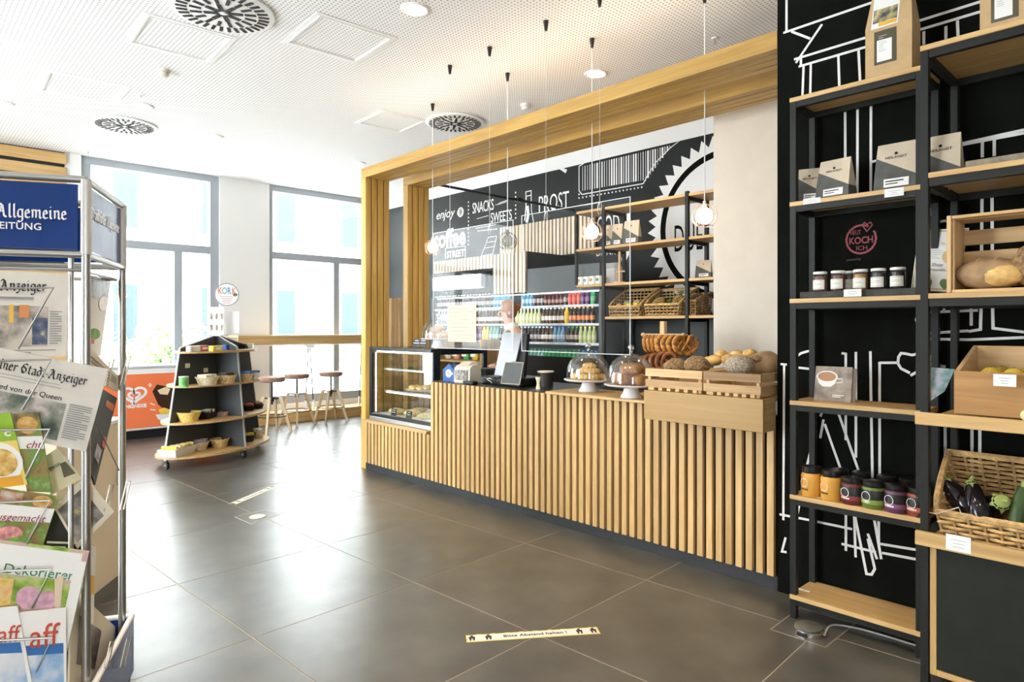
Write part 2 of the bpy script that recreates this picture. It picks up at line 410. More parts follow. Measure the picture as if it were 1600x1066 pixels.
def shrub(label, loc, r, n, group=None):
    s = thing('shrub', label, 'shrub', loc, 0, group)
    b = B()
    for k in range(n):
        u, v, w = random.gauss(0, .45), random.gauss(0, .55), abs(random.gauss(.5, .28))
        c = Vector((loc[0]+u*r, loc[1]+v*r, loc[2]+w*r*1.3)); a = Vector((random.uniform(-1, 1), random.uniform(-1, 1), random.uniform(-.3, 1))).normalized()*r*.16
        p = a.orthogonal().normalized()*r*.06
        b.add([c-a, c+p, c+a, c-p], [(0, 1, 2, 3)])
    b.obj('foliage', LEAF, s)
    b = B()
    for k in range(5): b.tube([Vector(loc)+Vector((0, 0, -.1)), Vector(loc)+Vector((random.uniform(-.3, .3)*r, random.uniform(-.3, .3)*r, r*.7))], .012, 5)
    b.obj('stem', mat('bark', (.12, .08, .05), .8), s)
shrub('leafy green shrub outside behind the ice cream freezer', (-13.2, 3.75, .46), .70, 700)
shrub('small pale shrub outside behind the bar table', (-15.6, 6.6, -.09), .6, 300)
# planter wall outside the left window
B().box((-13.9, 1.5, -.2), (-12.6, 6.5, .35)).obj('planter', mat('planter_concrete', (.62, .62, .6), .8))
tag(bpy.data.objects['planter'], 'low concrete planter outside the windows under the shrub', 'planter')
# ================================================================== service counter
YC = 3.66; CT = 1.0; XL, XM, XR = -6.17, -5.0, -1.705
ctr = thing('service_counter', 'long service counter clad with vertical oak slats on a black plinth', 'counter', ((XL+XR)/2, 3.95, 0))
B().box((XL, 3.70, 0), (XR, 4.44, .085)).obj('plinth', CHARC, ctr)
bl = B(); bl.box((XL, YC+.028, .085), (XM, 4.42, .50)); bl.box((XM, YC+.028, .085), (XR, 4.42, CT-.035))
bl.obj('carcass', BLKP, ctr)
PIT = .0643
lo = B().cbox((0, 0, .085), (.041, .028, .505), .002).mesh('slat', oak[2])
hi = B().cbox((0, 0, .085), (.041, .028, CT-.002), .002).mesh('slat', oak[2])
x = XR-.046; k = 0
while x > XL+.01:
    link('slat', hi if x > XM-.02 else lo, ctr, world=True, M=Matrix.Translation((x, YC, 0))); x -= PIT
B().cbox((XL, YC-.004, .505), (XM-.03, YC+.10, .533)).obj('ledge', oak[0], ctr)
wt = tag(B().cbox((XM+.005, YC+.032, CT-.034), (XR, 4.46, CT)).obj('counter_worktop', mat('black_laminate', (.016, .016, .017), .28)), 'flat black laminate worktop on the slatted counter', 'worktop')
wb = tag(B().cbox((-3.445, 3.60, CT+.0015), (-2.4785, 4.02, CT+.022), .003).obj('counter_board', oak[0]), 'thin oak board laid on counter under the glass domes', 'board')
# bread box hung on the counter front
bb = thing('bread_box', 'deep oak trough hung on counter front carrying the bread crates', 'trough', (-2.05, 3.6, .92))
DX0, DX1, DY0, DY1, DZ0, DZ1 = -2.475, -1.69, 3.49, 3.64, .922, 1.105
B().cbox((DX0, DY0, DZ0), (DX1, DY0+.022, DZ1), .002).obj('front_panel', wood('oak_plain', (.42, .255, .075), (.34, .195, .05), 0, .4, .02), bb)
B().cbox((DX0, DY0+.022, DZ0), (DX0+.02, DY1+.0, DZ1-.001), .002).obj('end_panel', oak[1], bb)
B().cbox((DX1-.02, DY0+.022, DZ0), (DX1, DY1, DZ1-.001), .002).obj('end_panel', oak[1], bb)
B().box((DX0+.02, DY0+.022, DZ0), (DX1-.02, DY1, DZ0+.02)).obj('bottom_panel', oak[0], bb)
bl = B(); bl.box((DX0+.02, DY0+.022, 1.078), (DX1-.02, 3.98, 1.098)); bl.obj('crate_shelf', oak[0], bb)
bl = B(); bl.box((DX0+.05, 3.93, CT+.024), (DX0+.07, 3.97, 1.078)); bl.box((DX1-.07, 3.93, CT+.0005), (DX1-.05, 3.97, 1.078)); bl.obj('shelf_support', oak[2], bb)
# ================================================================== the two portal frames
def portal_frame(name, label, y0, xl, z0=3.095, z1=3.20):
    t = thing(name, label, 'beam', (xl+.045, y0+.15, 0))
    wz = [wood('oak_portal_z', (.72, .45, .12), (.48, .26, .055), 2, .4), wood('oak_portal_x', (.62, .38, .095), (.38, .205, .04), 0, .4)]
    for k in range(4):
        a = y0+k*.0765; b = a+.0635
        B().cbox((xl, a, 0), (xl+.09, b, z0-.0005), .002).obj('post_board', wz[0], t)
        B().cbox((xl, a, z0), (XR-.002, b, z1), .002).obj('beam_board', wz[1], t)
        if k < 3:
            B().box((xl+.02, b+.0002, 0), (xl+.070, b+.0128, z0+.08)).obj('groove_filler', BLKP, t)
            B().box((xl+.012, b+.0002, z0+.022), (XR-.003, b+.0128, z1-.01)).obj('groove_filler', BLKP, t)
    return t
pf1 = portal_frame('portal_beam', 'front oak post and beam frame spanning the counter below the ceiling', 3.70, -6.262)
pf2 = portal_frame('portal_beam', 'rear oak post and beam frame behind the pendant lamps', 4.243, -6.275)
# unseen warm strip added on the beam top to brighten the ceiling
cv = thing('added_uplight', 'unseen warm light strip added on top of the front oak beam', 'light', (-4, 3.85, 3.2005))
B().box((-6.1, 3.84, 3.2005), (-1.8, 3.87, 3.212)).obj('profile', STEEL, cv)
l = bpy.data.lights.new('uplight_fill', 'AREA'); l.shape = 'RECTANGLE'; l.size = 4.2; l.size_y = .02; l.energy = 7; l.color = (1, .82, .6)
o = bpy.data.objects.new('uplight_fill', l); COL.objects.link(o); o.location = (-3.95, 3.855, 3.214); o.rotation_euler = (PI, 0, 0); o.parent = cv; o.matrix_parent_inverse = wm(cv).inverted()
# short oak fins in the gap between the two posts
fin = thing('fin_screen', 'three short oak fins standing between the two portal posts', 'screen', (-6.22, 4.12, 0))
for px in (613.5, 619.5, 625.5):
    y = onX(px, 500, -6.20).y
    B().cbox((-6.25, y-.016, .1), (-6.19, y+.016, onX(px, 466, -6.2).z)).obj('fin', oak[2], fin)
B().box((-6.25, 4.015, .06), (-6.19, 4.235, .1)).obj('fin_base', BLKP, fin)
# black rail running back from the rear beam
rl = thing('ceiling_rail', 'thin black rail running from rear beam to the mural wall', 'rail', (-6.03, 5.6, 3.1))
p0 = Vector((-6.03, 4.555, 3.12)); p1 = onY(897, 329, YB)+Vector((0, -.004, 0))
B().cyl(p0, p1, .016, n=8).obj('rail', BLKP, rl)
m = p0.lerp(p1, .56); B().cbox(m-Vector((.03, .04, .025)), m+Vector((.03, .04, .025))).obj('clamp', BLKP, rl)
# ================================================================== glass display case
dc = thing('display_case', 'glass refrigerated display case with lit shelves at counter end', 'display case', (-5.5, 4.0, .535))
DCX0, DCX1, DCY0, DCY1, DCZ0, DCZ1 = -6.10, -4.90, 3.70, 4.40, .535, 1.30
x1v = XM-.012
BF = mat('case_frame_black', (.012, .016, .018), .3)
B().cbox((DCX0, DCY0, DCZ0), (x1v, DCY1, .575)).obj('base', STEEL, dc)
bl = B(); bl.cbox((DCX0, DCY0, .575), (DCX0+.05, DCY0+.03, DCZ1)); bl.cbox((DCX0+.05, DCY0, .575), (x1v, DCY0+.03, .61)); bl.cbox((DCX0+.05, DCY0, DCZ1-.035), (x1v, DCY0+.03, DCZ1)); bl.obj('front_frame', BF, dc)
bl = B(); bl.cbox((x1v-.03, DCY0+.03, 1.002), (x1v, DCY0+.11, DCZ1-.002)); bl.cbox((x1v-.03, DCY0+.11, DCZ1-.06), (x1v, DCY1-.05, DCZ1-.002)); bl.cbox((x1v-.03, DCY1-.05, 1.002), (x1v, DCY1, DCZ1-.002)); bl.obj('end_frame', BF, dc)
B().box((DCX0+.05, DCY0+.010, .61), (x1v-.002, DCY0+.016, DCZ1-.035)).obj('front_pane', GLASS, dc)
B().box((x1v-.016, DCY0+.11, CT+.01), (x1v-.01, DCY1-.05, DCZ1-.06)).obj('end_pane', GLASS, dc)
B().box((DCX0, DCY0+.03, DCZ1-.008), (x1v, DCY1, DCZ1)).obj('top_pane', GLASS, dc)
B().box((DCX0, DCY0+.03, .575), (DCX0+.012, DCY1, DCZ1-.008)).obj('end_panel', GLASS, dc)
LED = mat('led_tube', (1, .97, .9), .3, emit=4, ecol=(1, .96, .88))
LT2 = mat('glass_shelf_edge', (.55, .66, .62), .15)
for zz in (.83, 1.06):
    s = B().box((DCX0+.1, DCY0+.13, zz), (x1v-.03, DCY1-.03, zz+.008)).obj('shelf', GLASS, dc)
    B().box((DCX0+.1, DCY0+.122, zz-.004), (x1v-.03, DCY0+.13, zz+.016)).obj('shelf_edge', STEEL, s)
B().cyl((DCX0+.06, DCY0+.06, DCZ1-.05), (x1v-.06, DCY0+.06, DCZ1-.05), .009, n=8).obj('light_tube', LED, dc)
B().cyl((DCX0+.1, DCY0+.15, .82), (x1v-.06, DCY0+.15, .82), .006, n=8).obj('light_tube', LED, dc)
B().cyl((DCX0+.06, DCY0+.045, .62), (DCX0+.06, DCY0+.045, 1.24), .006, n=8).obj('light_tube', LED, dc)
B().box((DCX0+.02, DCY0+.04, .576), (x1v-.01, DCY1-.02, .60)).obj('deck', mat('white_enamel', (.85, .85, .84), .3), dc)
# goods in the case
def sandwich(label, loc, rz):
    t = thing('wrapped_sandwich', label, 'sandwich', loc, rz, 'sandwiches in the display case')
    loc_obj(B().blob((0, 0, .032), (.10, .042, .034), 12, 7), 'roll', mat('pale_roll', (.72, .50, .24), .6, noise=.2, nscale=30), t, True)
    loc_obj(B().blob((0, 0, .032), (.104, .047, .018), 12, 5), 'filling', mat('salad_filling', (.55, .58, .22), .6, noise=.5, nscale=60), t, True)
    return t
s0 = None
for k, (x, y) in enumerate(((-5.82, 3.86), (-5.56, 3.88), (-5.30, 3.86), (-5.70, 4.05), (-5.42, 4.06))):
    l = ('filled bread roll nearest the post on the case floor', 'second filled roll from the post on the case floor', 'filled bread roll nearest the slatted counter on case floor', 'rear filled roll nearer the post on case floor', 'rear filled roll nearer the counter on case floor')[k]
    if s0 is None: s0 = sandwich(l, (x, y, .601), .5)
    else: dup(s0, (x, y, .601), .3+.4*k, l)
def platter(label, loc, cols):
    t = thing('cake_platter', label, 'platter', loc, 0, 'platters in the display case')
    loc_obj(B().lathe([(.0, .0), (.13, .0), (.15, .012), (.14, .012), (.0, .006)], 24, sx=1.25), 'plate', MATS['white_enamel'], t, True)
    b = B()
    for k in range(7): b.blob((.1*math.cos(k*.9)*1.1, .075*math.sin(k*.9), .03), (.04, .035, .025), 8, 5)
    loc_obj(b, 'pastry_slices', cols, t, True)
platter('white oval platter of pastries on middle glass shelf near post', (-5.72, 4.08, .8385), mat('yellow_sponge', (.78, .55, .22), .7, noise=.3, nscale=40))
platter('white oval platter of cream cakes on middle shelf near counter', (-5.32, 4.1, .8385), mat('cream_cake', (.85, .74, .55), .7, noise=.3, nscale=40))
def sign(name, label, cat, loc, rz, w, h, m, lean=.2, lines=3, group=None, tm=None):
    t = thing(name, label, cat, loc, rz, group)
    R = Matrix.Rotation(-lean, 4, 'X')
    b = B().box((-w/2, -.002, 0), (w/2, .002, h)); loc_obj(b, 'card', m, t, M=R)
    b = B()
    for k in range(lines):
        ww = w*random.uniform(.45, .8); b.box((-ww/2, -.0032, h*(.78-k*.6/max(1, lines))-h*.04), (ww/2, -.0022, h*(.78-k*.6/max(1, lines))+h*.04))
    loc_obj(b, 'print', tm or INK, t, M=R)
    return t
sign('price_notice', 'white price notice taped inside the display case top', 'notice', (-5.12, 3.735, 1.075), 0, .15, .17, PAPER, 0, 4)
sign('price_tag', 'black price tag among rolls in the case nearer the post', 'price tag', (-5.75, 3.77, .601), 0, .09, .07, BLKP, .15, 2, None, PAPER)
sign('price_tag', 'black price tag among rolls in the case nearer the counter', 'price tag', (-5.48, 3.77, .601), 0, .09, .07, BLKP, .15, 2, None, PAPER)
# ================================================================== hanging acrylic screens
def screen(label, xa, xb, za, zb, wires):
    t = thing('acrylic_screen', label, 'screen', ((xa+xb)/2, 3.63, za), 0, 'hanging acrylic screens')
    B().box((xa, 3.6275, za), (xb, 3.6325, zb)).obj('pane', ACRYL, t)
    EDG = mat('acrylic_edge', (.72, .76, .76), .15)
    bl = B()
    for a, b in (((xa, 3.627, za), (xa+.004, 3.633, zb)), ((xb-.004, 3.627, za), (xb, 3.633, zb)), ((xa+.004, 3.627, zb-.004), (xb-.004, 3.633, zb)), ((xa+.004, 3.627, za), (xb-.004, 3.633, za+.004))): bl.box(a, b)
    bl.obj('polished_edge', EDG, t)
    for px, hy in wires:
        x = onY(px, 300, 3.63).x
        B().cyl((x, 3.63, zb-.06), (x, 3.63, CEIL-.05), .0016, n=5).obj('wire', mat('wire_pale', (.7, .7, .69), .4, .3), t)
        lp = [(x+.018*math.cos(a), 3.63+.004*math.sin(a), zb-.045+.045*math.sin(a)) for a in [2*PI*i/12 for i in range(12)]]
        B().tube(lp, .0022, 5, True).obj('hook', STEEL, t)
        B().cyl((x, 3.63, CEIL-.075), (x, 3.63, CEIL-.0005), .010, .021, 10).obj('ceiling_cone', BLKP, t)
zt = 2.38; zb_ = 1.315
screen('hanging clear acrylic screen on the register side', onY(677, 400, 3.63).x, onY(802, 400, 3.63).x, zb_, zt-.02, ((703, 325), (765, 330)))
screen('hanging clear acrylic screen above the glass domes', onY(815, 400, 3.63).x, onY(985, 400, 3.63).x, zb_, zt, ((853, 330), (937, 300)))
# ================================================================== pendant lamps
CAGE_L = mat('cage_wire_copper', (.62, .38, .26), .35, .9); CAGE_D = mat('cage_wire_dark', (.05, .045, .04), .4, .6)
def lamp(label, px, py, lit):
    c = onY(px, py, 4.12); t = thing('pendant_lamp', label, 'lamp', (c.x, c.y, c.z), 0, 'wire cage pendant lamps over the counter')
    m = CAGE_L if lit else CAGE_D; r = .088
    B().cyl(c+Vector((0, 0, .10)), (c.x, c.y, CEIL-.05), .004, n=6).obj('cord', mat('white_cord', (.75, .74, .72), .6), t)
    B().cyl((c.x, c.y, CEIL-.075), (c.x, c.y, CEIL-.0005), .010, .021, 10).obj('ceiling_cone', BLKP, t)
    B().cyl(c+Vector((0, 0, .062)), c+Vector((0, 0, .105)), .016, .012, 10).obj('socket', mat('socket_white', (.7, .68, .64), .4) if lit else BLKP, t)
    b = B(); n = 11 if lit else 16
    for k in range(n):
        a = 2*PI*k/n; pts = []
        for i in range(11):
            ph = .18+(PI*.80-.18)*i/10; pts.append(c+Vector((r*math.sin(ph)*math.cos(a), r*math.sin(ph)*math.sin(a), r*.95*math.cos(ph))))
        b.tube(pts, .0019, 4)
    ph = PI*.80
    b.tube([c+Vector((r*math.sin(ph)*math.cos(a), r*math.sin(ph)*math.sin(a), r*.95*math.cos(ph))) for a in [2*PI*i/24 for i in range(24)]], .0026, 4, True)
    b.tube([c+Vector((r*math.sin(.18)*math.cos(a), r*math.sin(.18)*math.sin(a), r*.95*math.cos(.18))) for a in [2*PI*i/12 for i in range(12)]], .0024, 4, True)
    b.obj('cage', m, t)
    bm = mat('lit_bulb', (1, .93, .80), .3, emit=16, ecol=(1, .86, .66)) if lit else clear('smoked_bulb', (.55, .52, .48), .06)
    B().lathe([(.0, -.056), (.026, -.050), (.046, -.030), (.054, -.002), (.049, .026), (.033, .046), (.016, .058), (.0, .062)], 16, c).obj('bulb', bm, t, True)
    if lit:
        l = bpy.data.lights.new('lamp_glow', 'POINT'); l.energy = 9; l.color = (1, .80, .55); l.shadow_soft_size = .052
        o = bpy.data.objects.new('lamp_glow', l); COL.objects.link(o); o.location = c; o.parent = t; o.matrix_parent_inverse = wm(t).inverted()
lamp('lit wire cage pendant lamp beside the rear portal post', 676, 387, True)
lamp('unlit dark wire cage pendant lamp in front of slat panel', 793, 377, False)
lamp('lit wire cage pendant lamp in front of the back shelf', 925, 363, True)
lamp('lit wire cage pendant lamp nearest the cream partition wall', 1101, 338, True)
# ================================================================== ceiling fittings
TRIMW = mat('white_trim', (.86, .85, .83), .5)
def vent(label, c, r):
    t = thing('swirl_vent', label, 'vent', (c.x, c.y, CEIL), 0, 'round swirl vents in the ceiling')
    loc_obj(B().lathe([(r, -.004), (r, -.016), (r*.93, -.024), (.0, -.022)], 40), 'vent_plate', TRIMW, t, True)
    dark = mat('vent_slot_dark', (.012, .012, .012), .7)
    for n, r0, r1, off in ((8, .10, .38, .2), (16, .42, .64, .2), (32, .68, .89, .1)):
        w = r*.034 if n > 8 else r*.045
        me = B().box((r*r0, -w, -.0285), (r*r1, w, -.0235)).mesh('slot', dark)
        for k in range(n): link('slot', me, t, world=False, M=Matrix.Rotation(2*PI*k/n+off, 4, 'Z'))
    loc_obj(B().lathe([(0, -.030), (r*.06, -.029), (r*.07, -.024), (0, -.024)], 16), 'centre_cap', TRIMW, t, True)
vent('large round swirl vent at the picture top near the square panels', onZ(349, 20, CEIL-.02), .355)
vent('round swirl vent above the ice cream freezer window', onZ(195, 197, CEIL-.02), .33)
vent('round swirl vent close to the oak portal beam', onZ(711, 193, CEIL-.02), .33)
def access(label, c, s, rz=0):
    t = thing('access_panel', label, 'panel', (c.x, c.y, CEIL), rz, 'square access panels in the ceiling')
    b = B(); w = s*.17
    for a, q in (((-s, -s), (s, -s+w)), ((-s, s-w), (s, s)), ((-s, -s+w), (-s+w, s-w)), ((s-w, -s+w), (s, s-w))): b.box((a[0], a[1], -.006), (q[0], q[1], -.0005))
    loc_obj(b, 'trim', TRIMW, t)
    b = B(); w2 = s-w*.6
    for a, q in (((-w2, -w2), (w2, -w2+.012)), ((-w2, w2-.012), (w2, w2)), ((-w2, -w2+.012), (-w2+.012, w2-.012)), ((w2-.012, -w2+.012), (w2, w2-.012))): b.box((a[0], a[1], -.010), (q[0], q[1], -.006))
    loc_obj(b, 'raised_frame', TRIMW, t)
access('square access panel left of the middle one beside the large vent', onZ(282, 62, CEIL), .34, TA)
access('large square access panel in the middle of ceiling near downlight', onZ(530, 62, CEIL), .34, TA)
access('square access panel near the vent by the oak beam', onZ(612, 190, CEIL), .30, TA)
access('square access panel toward the wood clad far wall', onZ(130, 138, CEIL), .34, TA)
def downlight(label, c, energy=34, vis=True):
    t = thing('downlight', label, 'light', (c.x, c.y, CEIL), 0, 'recessed ceiling downlights')
    loc_obj(B().lathe([(.078, -.001), (.105, -.001), (.105, -.008), (.092, -.012), (.078, -.006)], 24, cap=False), 'ring', TRIMW, t, True)
    loc_obj(B().lathe([(0, -.004), (.078, -.004), (.078, -.002)], 24), 'diffuser', mat('lit_diffuser', (1, .97, .9), .4, emit=14, ecol=(1, .93, .82)), t)
    l = bpy.data.lights.new('downlight_beam', 'SPOT'); l.energy = energy*1.5; l.spot_size = math.radians(104); l.spot_blend = .6; l.color = (1, .77, .50); l.shadow_soft_size = .08
    o = bpy.data.objects.new('downlight_beam', l); COL.objects.link(o); o.parent = t; o.location = (0, 0, -.03)
downlight('lit downlight ring beside the large square access panel', onZ(648, 14, CEIL))
downlight('lit downlight just in front of the oak beam', onZ(931, 115, CEIL))
for k, (x, y) in enumerate(((-1.2, .4), (-1.6, 1.85), (.5, 1.5), (.9, -.6), (-2.5, -1.4), (-2.7, 1.2), (-5.2, -.6))):
    downlight(('downlight above the walkway by the black wall', 'downlight lighting the jar shelves', 'downlight over the vegetable shelves', 'downlight over the room corner opposite the counter', 'downlight behind the newspaper rack', 'downlight over the open floor near the rack', 'downlight above the left wall')[k], Vector((x, y, 0)), 34)
def small_light(label, c):
    t = thing('ceiling_spot', label, 'light', (c.x, c.y, CEIL), 0, 'small white ceiling spots')
    loc_obj(B().lathe([(.09, -.001), (.09, -.010), (.07, -.016), (0, -.012)], 24), 'ring', TRIMW, t, True)
    loc_obj(B().lathe([(0, -.020), (.05, -.018), (.055, -.012), (0, -.012)], 20), 'lens', mat('spot_lens', (.9, .9, .88), .3), t, True)
small_light('white ceiling spot above the pillar between the windows', onZ(337, 213, CEIL)); small_light('white ceiling spot above the wood cladding', onZ(4, 160, CEIL))
small_light('white ceiling spot beside the portal post top', onZ(562, 255, CEIL)); small_light('white ceiling spot next to the sprinkler above the freezer', onZ(224, 165, CEIL))
def detector(label, px, py, m):
    c = onZ(px, py, CEIL-.03); t = thing('smoke_detector', label, 'smoke detector', (c.x, c.y, CEIL), 0, 'ceiling smoke detectors')
    loc_obj(B().lathe([(.052, -.0005), (.055, -.018), (.050, -.024), (0, -.024)], 20), 'base', m, t, True)
    loc_obj(B().lathe([(.036, -.024), (.036, -.034), (.042, -.036), (.040, -.05), (.026, -.058), (0, -.058)], 20), 'sensor_head', m, t, True)
detector('beige smoke detector near the leftmost access panels', 256, 115, mat('beige_plastic', (.62, .56, .48), .5))
detector('white smoke detector beside the oak beam', 821, 168, mat('white_plastic', (.80, .79, .77), .4))
def sprinkler(label, px, py):
    c = onZ(px, py, CEIL-.02); t = thing('sprinkler', label, 'sprinkler', (c.x, c.y, CEIL), 0, 'ceiling sprinklers')
    loc_obj(B().lathe([(.028, -.0005), (.026, -.008), (0, -.008)], 16), 'rosette', TRIMW, t)
    loc_obj(B().cyl((0, 0, -.008), (0, 0, -.045), .007, n=8).cyl((0, 0, -.045), (0, 0, -.049), .018, n=10), 'head', STEEL, t)
sprinkler('chrome sprinkler above the freezer window vent', 220, 150); sprinkler('chrome sprinkler at top corner of the freezer window', 138, 238); sprinkler('chrome sprinkler over right end of the oak beam', 1117, 63)
# ================================================================== back wall: mural, slats, cooler, shelf
MY = YB-.0012
MW = FR((0, MY, 0), (1, 0, 0), (0, 0, 1))
def mp(px, py, Y=MY): p = onY(px, py, Y); return (p.x, p.z)
def fit_text(s, Y, xl, xr, yb, yt, m, parent, name='lettering', Mf=None, **kw):
    "lettering stretched to the place it takes in the photograph on the plane at Y"
    a = onY(xl, (yb+yt)/2, Y); c = onY(xr, (yb+yt)/2, Y); xm = (xl+xr)/2; b = onY(xm, yb, Y); t = onY(xm, yt, Y)
    me = tmesh(s, .1, m, **kw); xs = [v.co.x for v in me.vertices]; ys = [v.co.y for v in me.vertices]
    w, h = max(xs)-min(xs), max(ys)-min(ys); sx, sy = (c.x-a.x)/w, (t.z-b.z)/h
    M = FR((a.x, Y, b.z), (1, 0, 0), (0, 0, 1)) @ Matrix.Diagonal((sx, sy, 1, 1)) @ Matrix.Translation((-min(xs), -min(ys), 0))
    return link(name, me, parent, world=True, M=M)
mural = []
def mtext(s, *a, **k): return fit_text(s, MY, *a, CHALK, wall_back, 'mural_lettering', **k)
mtext('SNACKS', 738.4, 771.4, 331, 314, space=.95); mtext('SWEETS', 767, 799.6, 345.5, 330, space=.95)
mtext('PROST', 842, 889, 328.5, 302.5); mtext('coffee', 677, 727.5, 386, 357, bold=.003)
mtext('enjoy', 682, 711, 345, 328, shear=.3); mtext('BEST', 714.5, 724.5, 335, 329); mtext('STREET', 698, 725.5, 402, 391, bold=.002)
mtext('GOOD', 922, 968, 368, 337); mtext('DRINK', 932, 962, 399, 388)
bm = B()
def line(pts, w=.012): bm.strip([mp(*p) for p in pts], w, MW)
def dot(px, py, r=.014):
    x, z = mp(px, py); bm.prism([(x+r*math.cos(a), z+r*math.sin(a)) for a in [2*PI*i/8 for i in range(8)]], 0, .0012, MW)
line([(676, 308), (727, 296)]); line([(740, 292.5), (876, 263.5)]); dot(729, 296, .03); dot(738, 293, .03)
line([(884, 258), (877, 263.5), (885, 268)], .05)
for k in range(12): dot(732, 316+k*6)
for k in range(7): dot(805.7, 301+k*6.6)
x, z = mp(719.6, 331.7)
for k in range(24):
    a = 2*PI*k/24; bm.strip([(x+.062*math.cos(a), z+.062*math.sin(a)), (x+.078*math.cos(a), z+.078*math.sin(a))], .012, MW)
for r in (.06, .046): bm.strip([(x+r*math.cos(2*PI*k/28), z+r*math.sin(2*PI*k/28)) for k in range(29)], .007, MW)
line([(696, 405), (696, 388), (727, 384.5), (727, 402)], .01)
line([(774, 320.5), (793, 313.5)], .006)
for k in range(7): line([(778+k*2, 321-k*.7), (781+k*2, 316-k*.7)], .005)
line([(752, 400), (763, 371), (776, 369), (770, 397), (752, 400)], .009); line([(757, 388), (773, 385)], .007); line([(760, 379), (775, 377)], .007)
line([(745, 342), (763, 337)], .008); line([(746, 361), (777, 358)], .010); line([(743, 357), (775, 351)], .006)
line([(821.5, 300), (830, 298), (830, 305), (822, 307), (821.5, 300)], .012); line([(822, 307), (822, 322), (820, 345)], .02); line([(830, 305), (830.5, 330), (834, 348)], .012); line([(824, 322), (825.5, 335), (823, 348)], .05)
def cz(zx, zy): return (880+zx/4.44, 180+zy/4.44)
line([cz(*p) for p in ((110, 355), (150, 330), (815, 172), (745, 225), (640, 330), (590, 410), (555, 475), (130, 550), (110, 525), (110, 355))], .012)
for k in range(37):
    zx = 135+k*16.8; top = 345-(zx-150)*.238+6
    bot = 525-(zx-130)*.175 if zx < 560 else 475-(zx-560)*1.38
    if bot < top+6: continue
    line([cz(zx, top), cz(zx, bot)], random.choice((.006, .01, .018, .024)))
for k in range(18): dot(*cz(110+k*25.6, 575-k*4.4), .011)
for k in range(2): dot(*cz(110, 330+k*220), .012)
line([(982, 320), (982, 345), (981, 385), (980, 398), (977, 404), (971, 406)], .05)
bm.obj('mural_drawing', CHALK, wall_back)
# big badge on the mural
pts3 = [Vector(mp(*p)) for p in ((1035.9, 360), (1078, 265.6), (1052, 420))]
(ax, ay), (bx, by), (cx, cy) = pts3
dd = 2*(ax*(by-cy)+bx*(cy-ay)+cx*(ay-by))
ux = ((ax*ax+ay*ay)*(by-cy)+(bx*bx+by*by)*(cy-ay)+(cx*cx+cy*cy)*(ay-by))/dd
uy = ((ax*ax+ay*ay)*(cx-bx)+(bx*bx+by*by)*(ax-cx)+(cx*cx+cy*cy)*(bx-ax))/dd
R0 = math.hypot(ax-ux, ay-uy)
bm = B(); n = 44
star = []
for k in range(n):
    a = 2*PI*k/n; star.append((ux+(R0*1.27)*math.cos(a), uy+(R0*1.27)*math.sin(a))); a += PI/n; star.append((ux+(R0*1.13)*math.cos(a), uy+(R0*1.13)*math.sin(a)))
bm.prism(star, 0, .001, MW)
bm.obj('mural_badge', CHALK, wall_back)
bm = B()
for k in range(64):
    a0, a1 = 2*PI*k/64, 2*PI*(k+1)/64
    bm.prism([(ux+r*math.cos(a), uy+r*math.sin(a)) for r, a in ((R0*.955, a0), (R0*1.045, a0), (R0*1.045, a1), (R0*.955, a1))], .001, .0022, MW)
bm.obj('mural_badge_ring', BLACK, wall_back)
fit_text('DUE', MY-.0012, 1054, 1098, 392, 350, BLACK, wall_back, 'mural_lettering', sx=1)
# ---- slatted bulkheads
YF = 5.60
def slats(name, label, px0, px1, Y, z0f, z1, pit=.066):
    xa, xb = onY(px0, 400, Y).x, onY(px1, 400, Y).x
    t = thing(name, label, 'slat panel', ((xa+xb)/2, Y, 2.2))
    x = xa; n = 0; cache = {}
    while x+.04 <= xb+.005:
        z0 = round(z0f(x), 3)
        if z0 not in cache: cache[z0] = B().cbox((0, 0, z0), (.044, .03, z1), .002).mesh('slat', mat('pale_oak_slat', (.74, .60, .45), .5, noise=.12, nscale=4, stretch=(8, 8, 1), var=.08))
        link('slat', cache[z0], t, world=True, M=Matrix.Translation((x, Y, 0))); x += pit
    return t, xa, xb
ub, xa, xb = slats('slatted_board', 'upper pale slat panel fixed to the mural wall', 781, 929, YB-.06, lambda x: 2.46, 2.95)
B().box((xa, YB-.029, 2.46), (xb, YB-.006, 2.95)).obj('backing', BLKP, ub)
xs0 = onY(766, 440, YF).x
lb, xa, xb = slats('slat_bulkhead', 'lower pale slat bulkhead above the drinks cooler', 678, 822, YF, lambda x: 2.26 if x < xs0 else 1.925, 2.425)
bl = B(); bl.box((xa, YF+.03, 2.26), (xs0, YB-.07, 2.42)); bl.box((xs0, YF+.03, 1.93), (xb, YB-.07, 2.42)); bl.obj('casing', CHARC, lb)
# ---- drinks cooler
FX0, FX1 = onY(676, 500, YF).x, onY(935, 500, YF).x
fr = thing('drinks_cooler', 'wide open drinks cooler with lit shelves of bottles behind counter', 'cooler', ((FX0+FX1)/2, 5.9, 0))
GREY = mat('cooler_grey', (.085, .098, .10), .45); INNER = mat('cooler_inner', (.10, .12, .125), .5)
B().box((xb+.004, YF+.02, 1.915), (FX1, YF+.06, 2.205)).obj('header_panel', GREY, fr)
B().box((FX0, 6.12, .3), (FX1, 6.16, 1.92)).obj('back_panel', INNER, fr)
for x in (FX0-.04, FX1): B().cbox((x, YF+.005, .3), (x+.04, 6.16, 1.913)).obj('side_panel', GREY, fr)
B().box((FX0-.04, YF+.04, .05), (FX1+.04, 6.16, .95)).obj('base', BLKP, fr)
B().box((FX0-.04, YF+.012, .95), (FX1+.04, YF+.028, 1.165)).obj('front_panel', BLKP, fr)
RAIL = mat('price_rail', (.66, .70, .75), .35)
SZ = (1.755, 1.545, 1.325, 1.06)
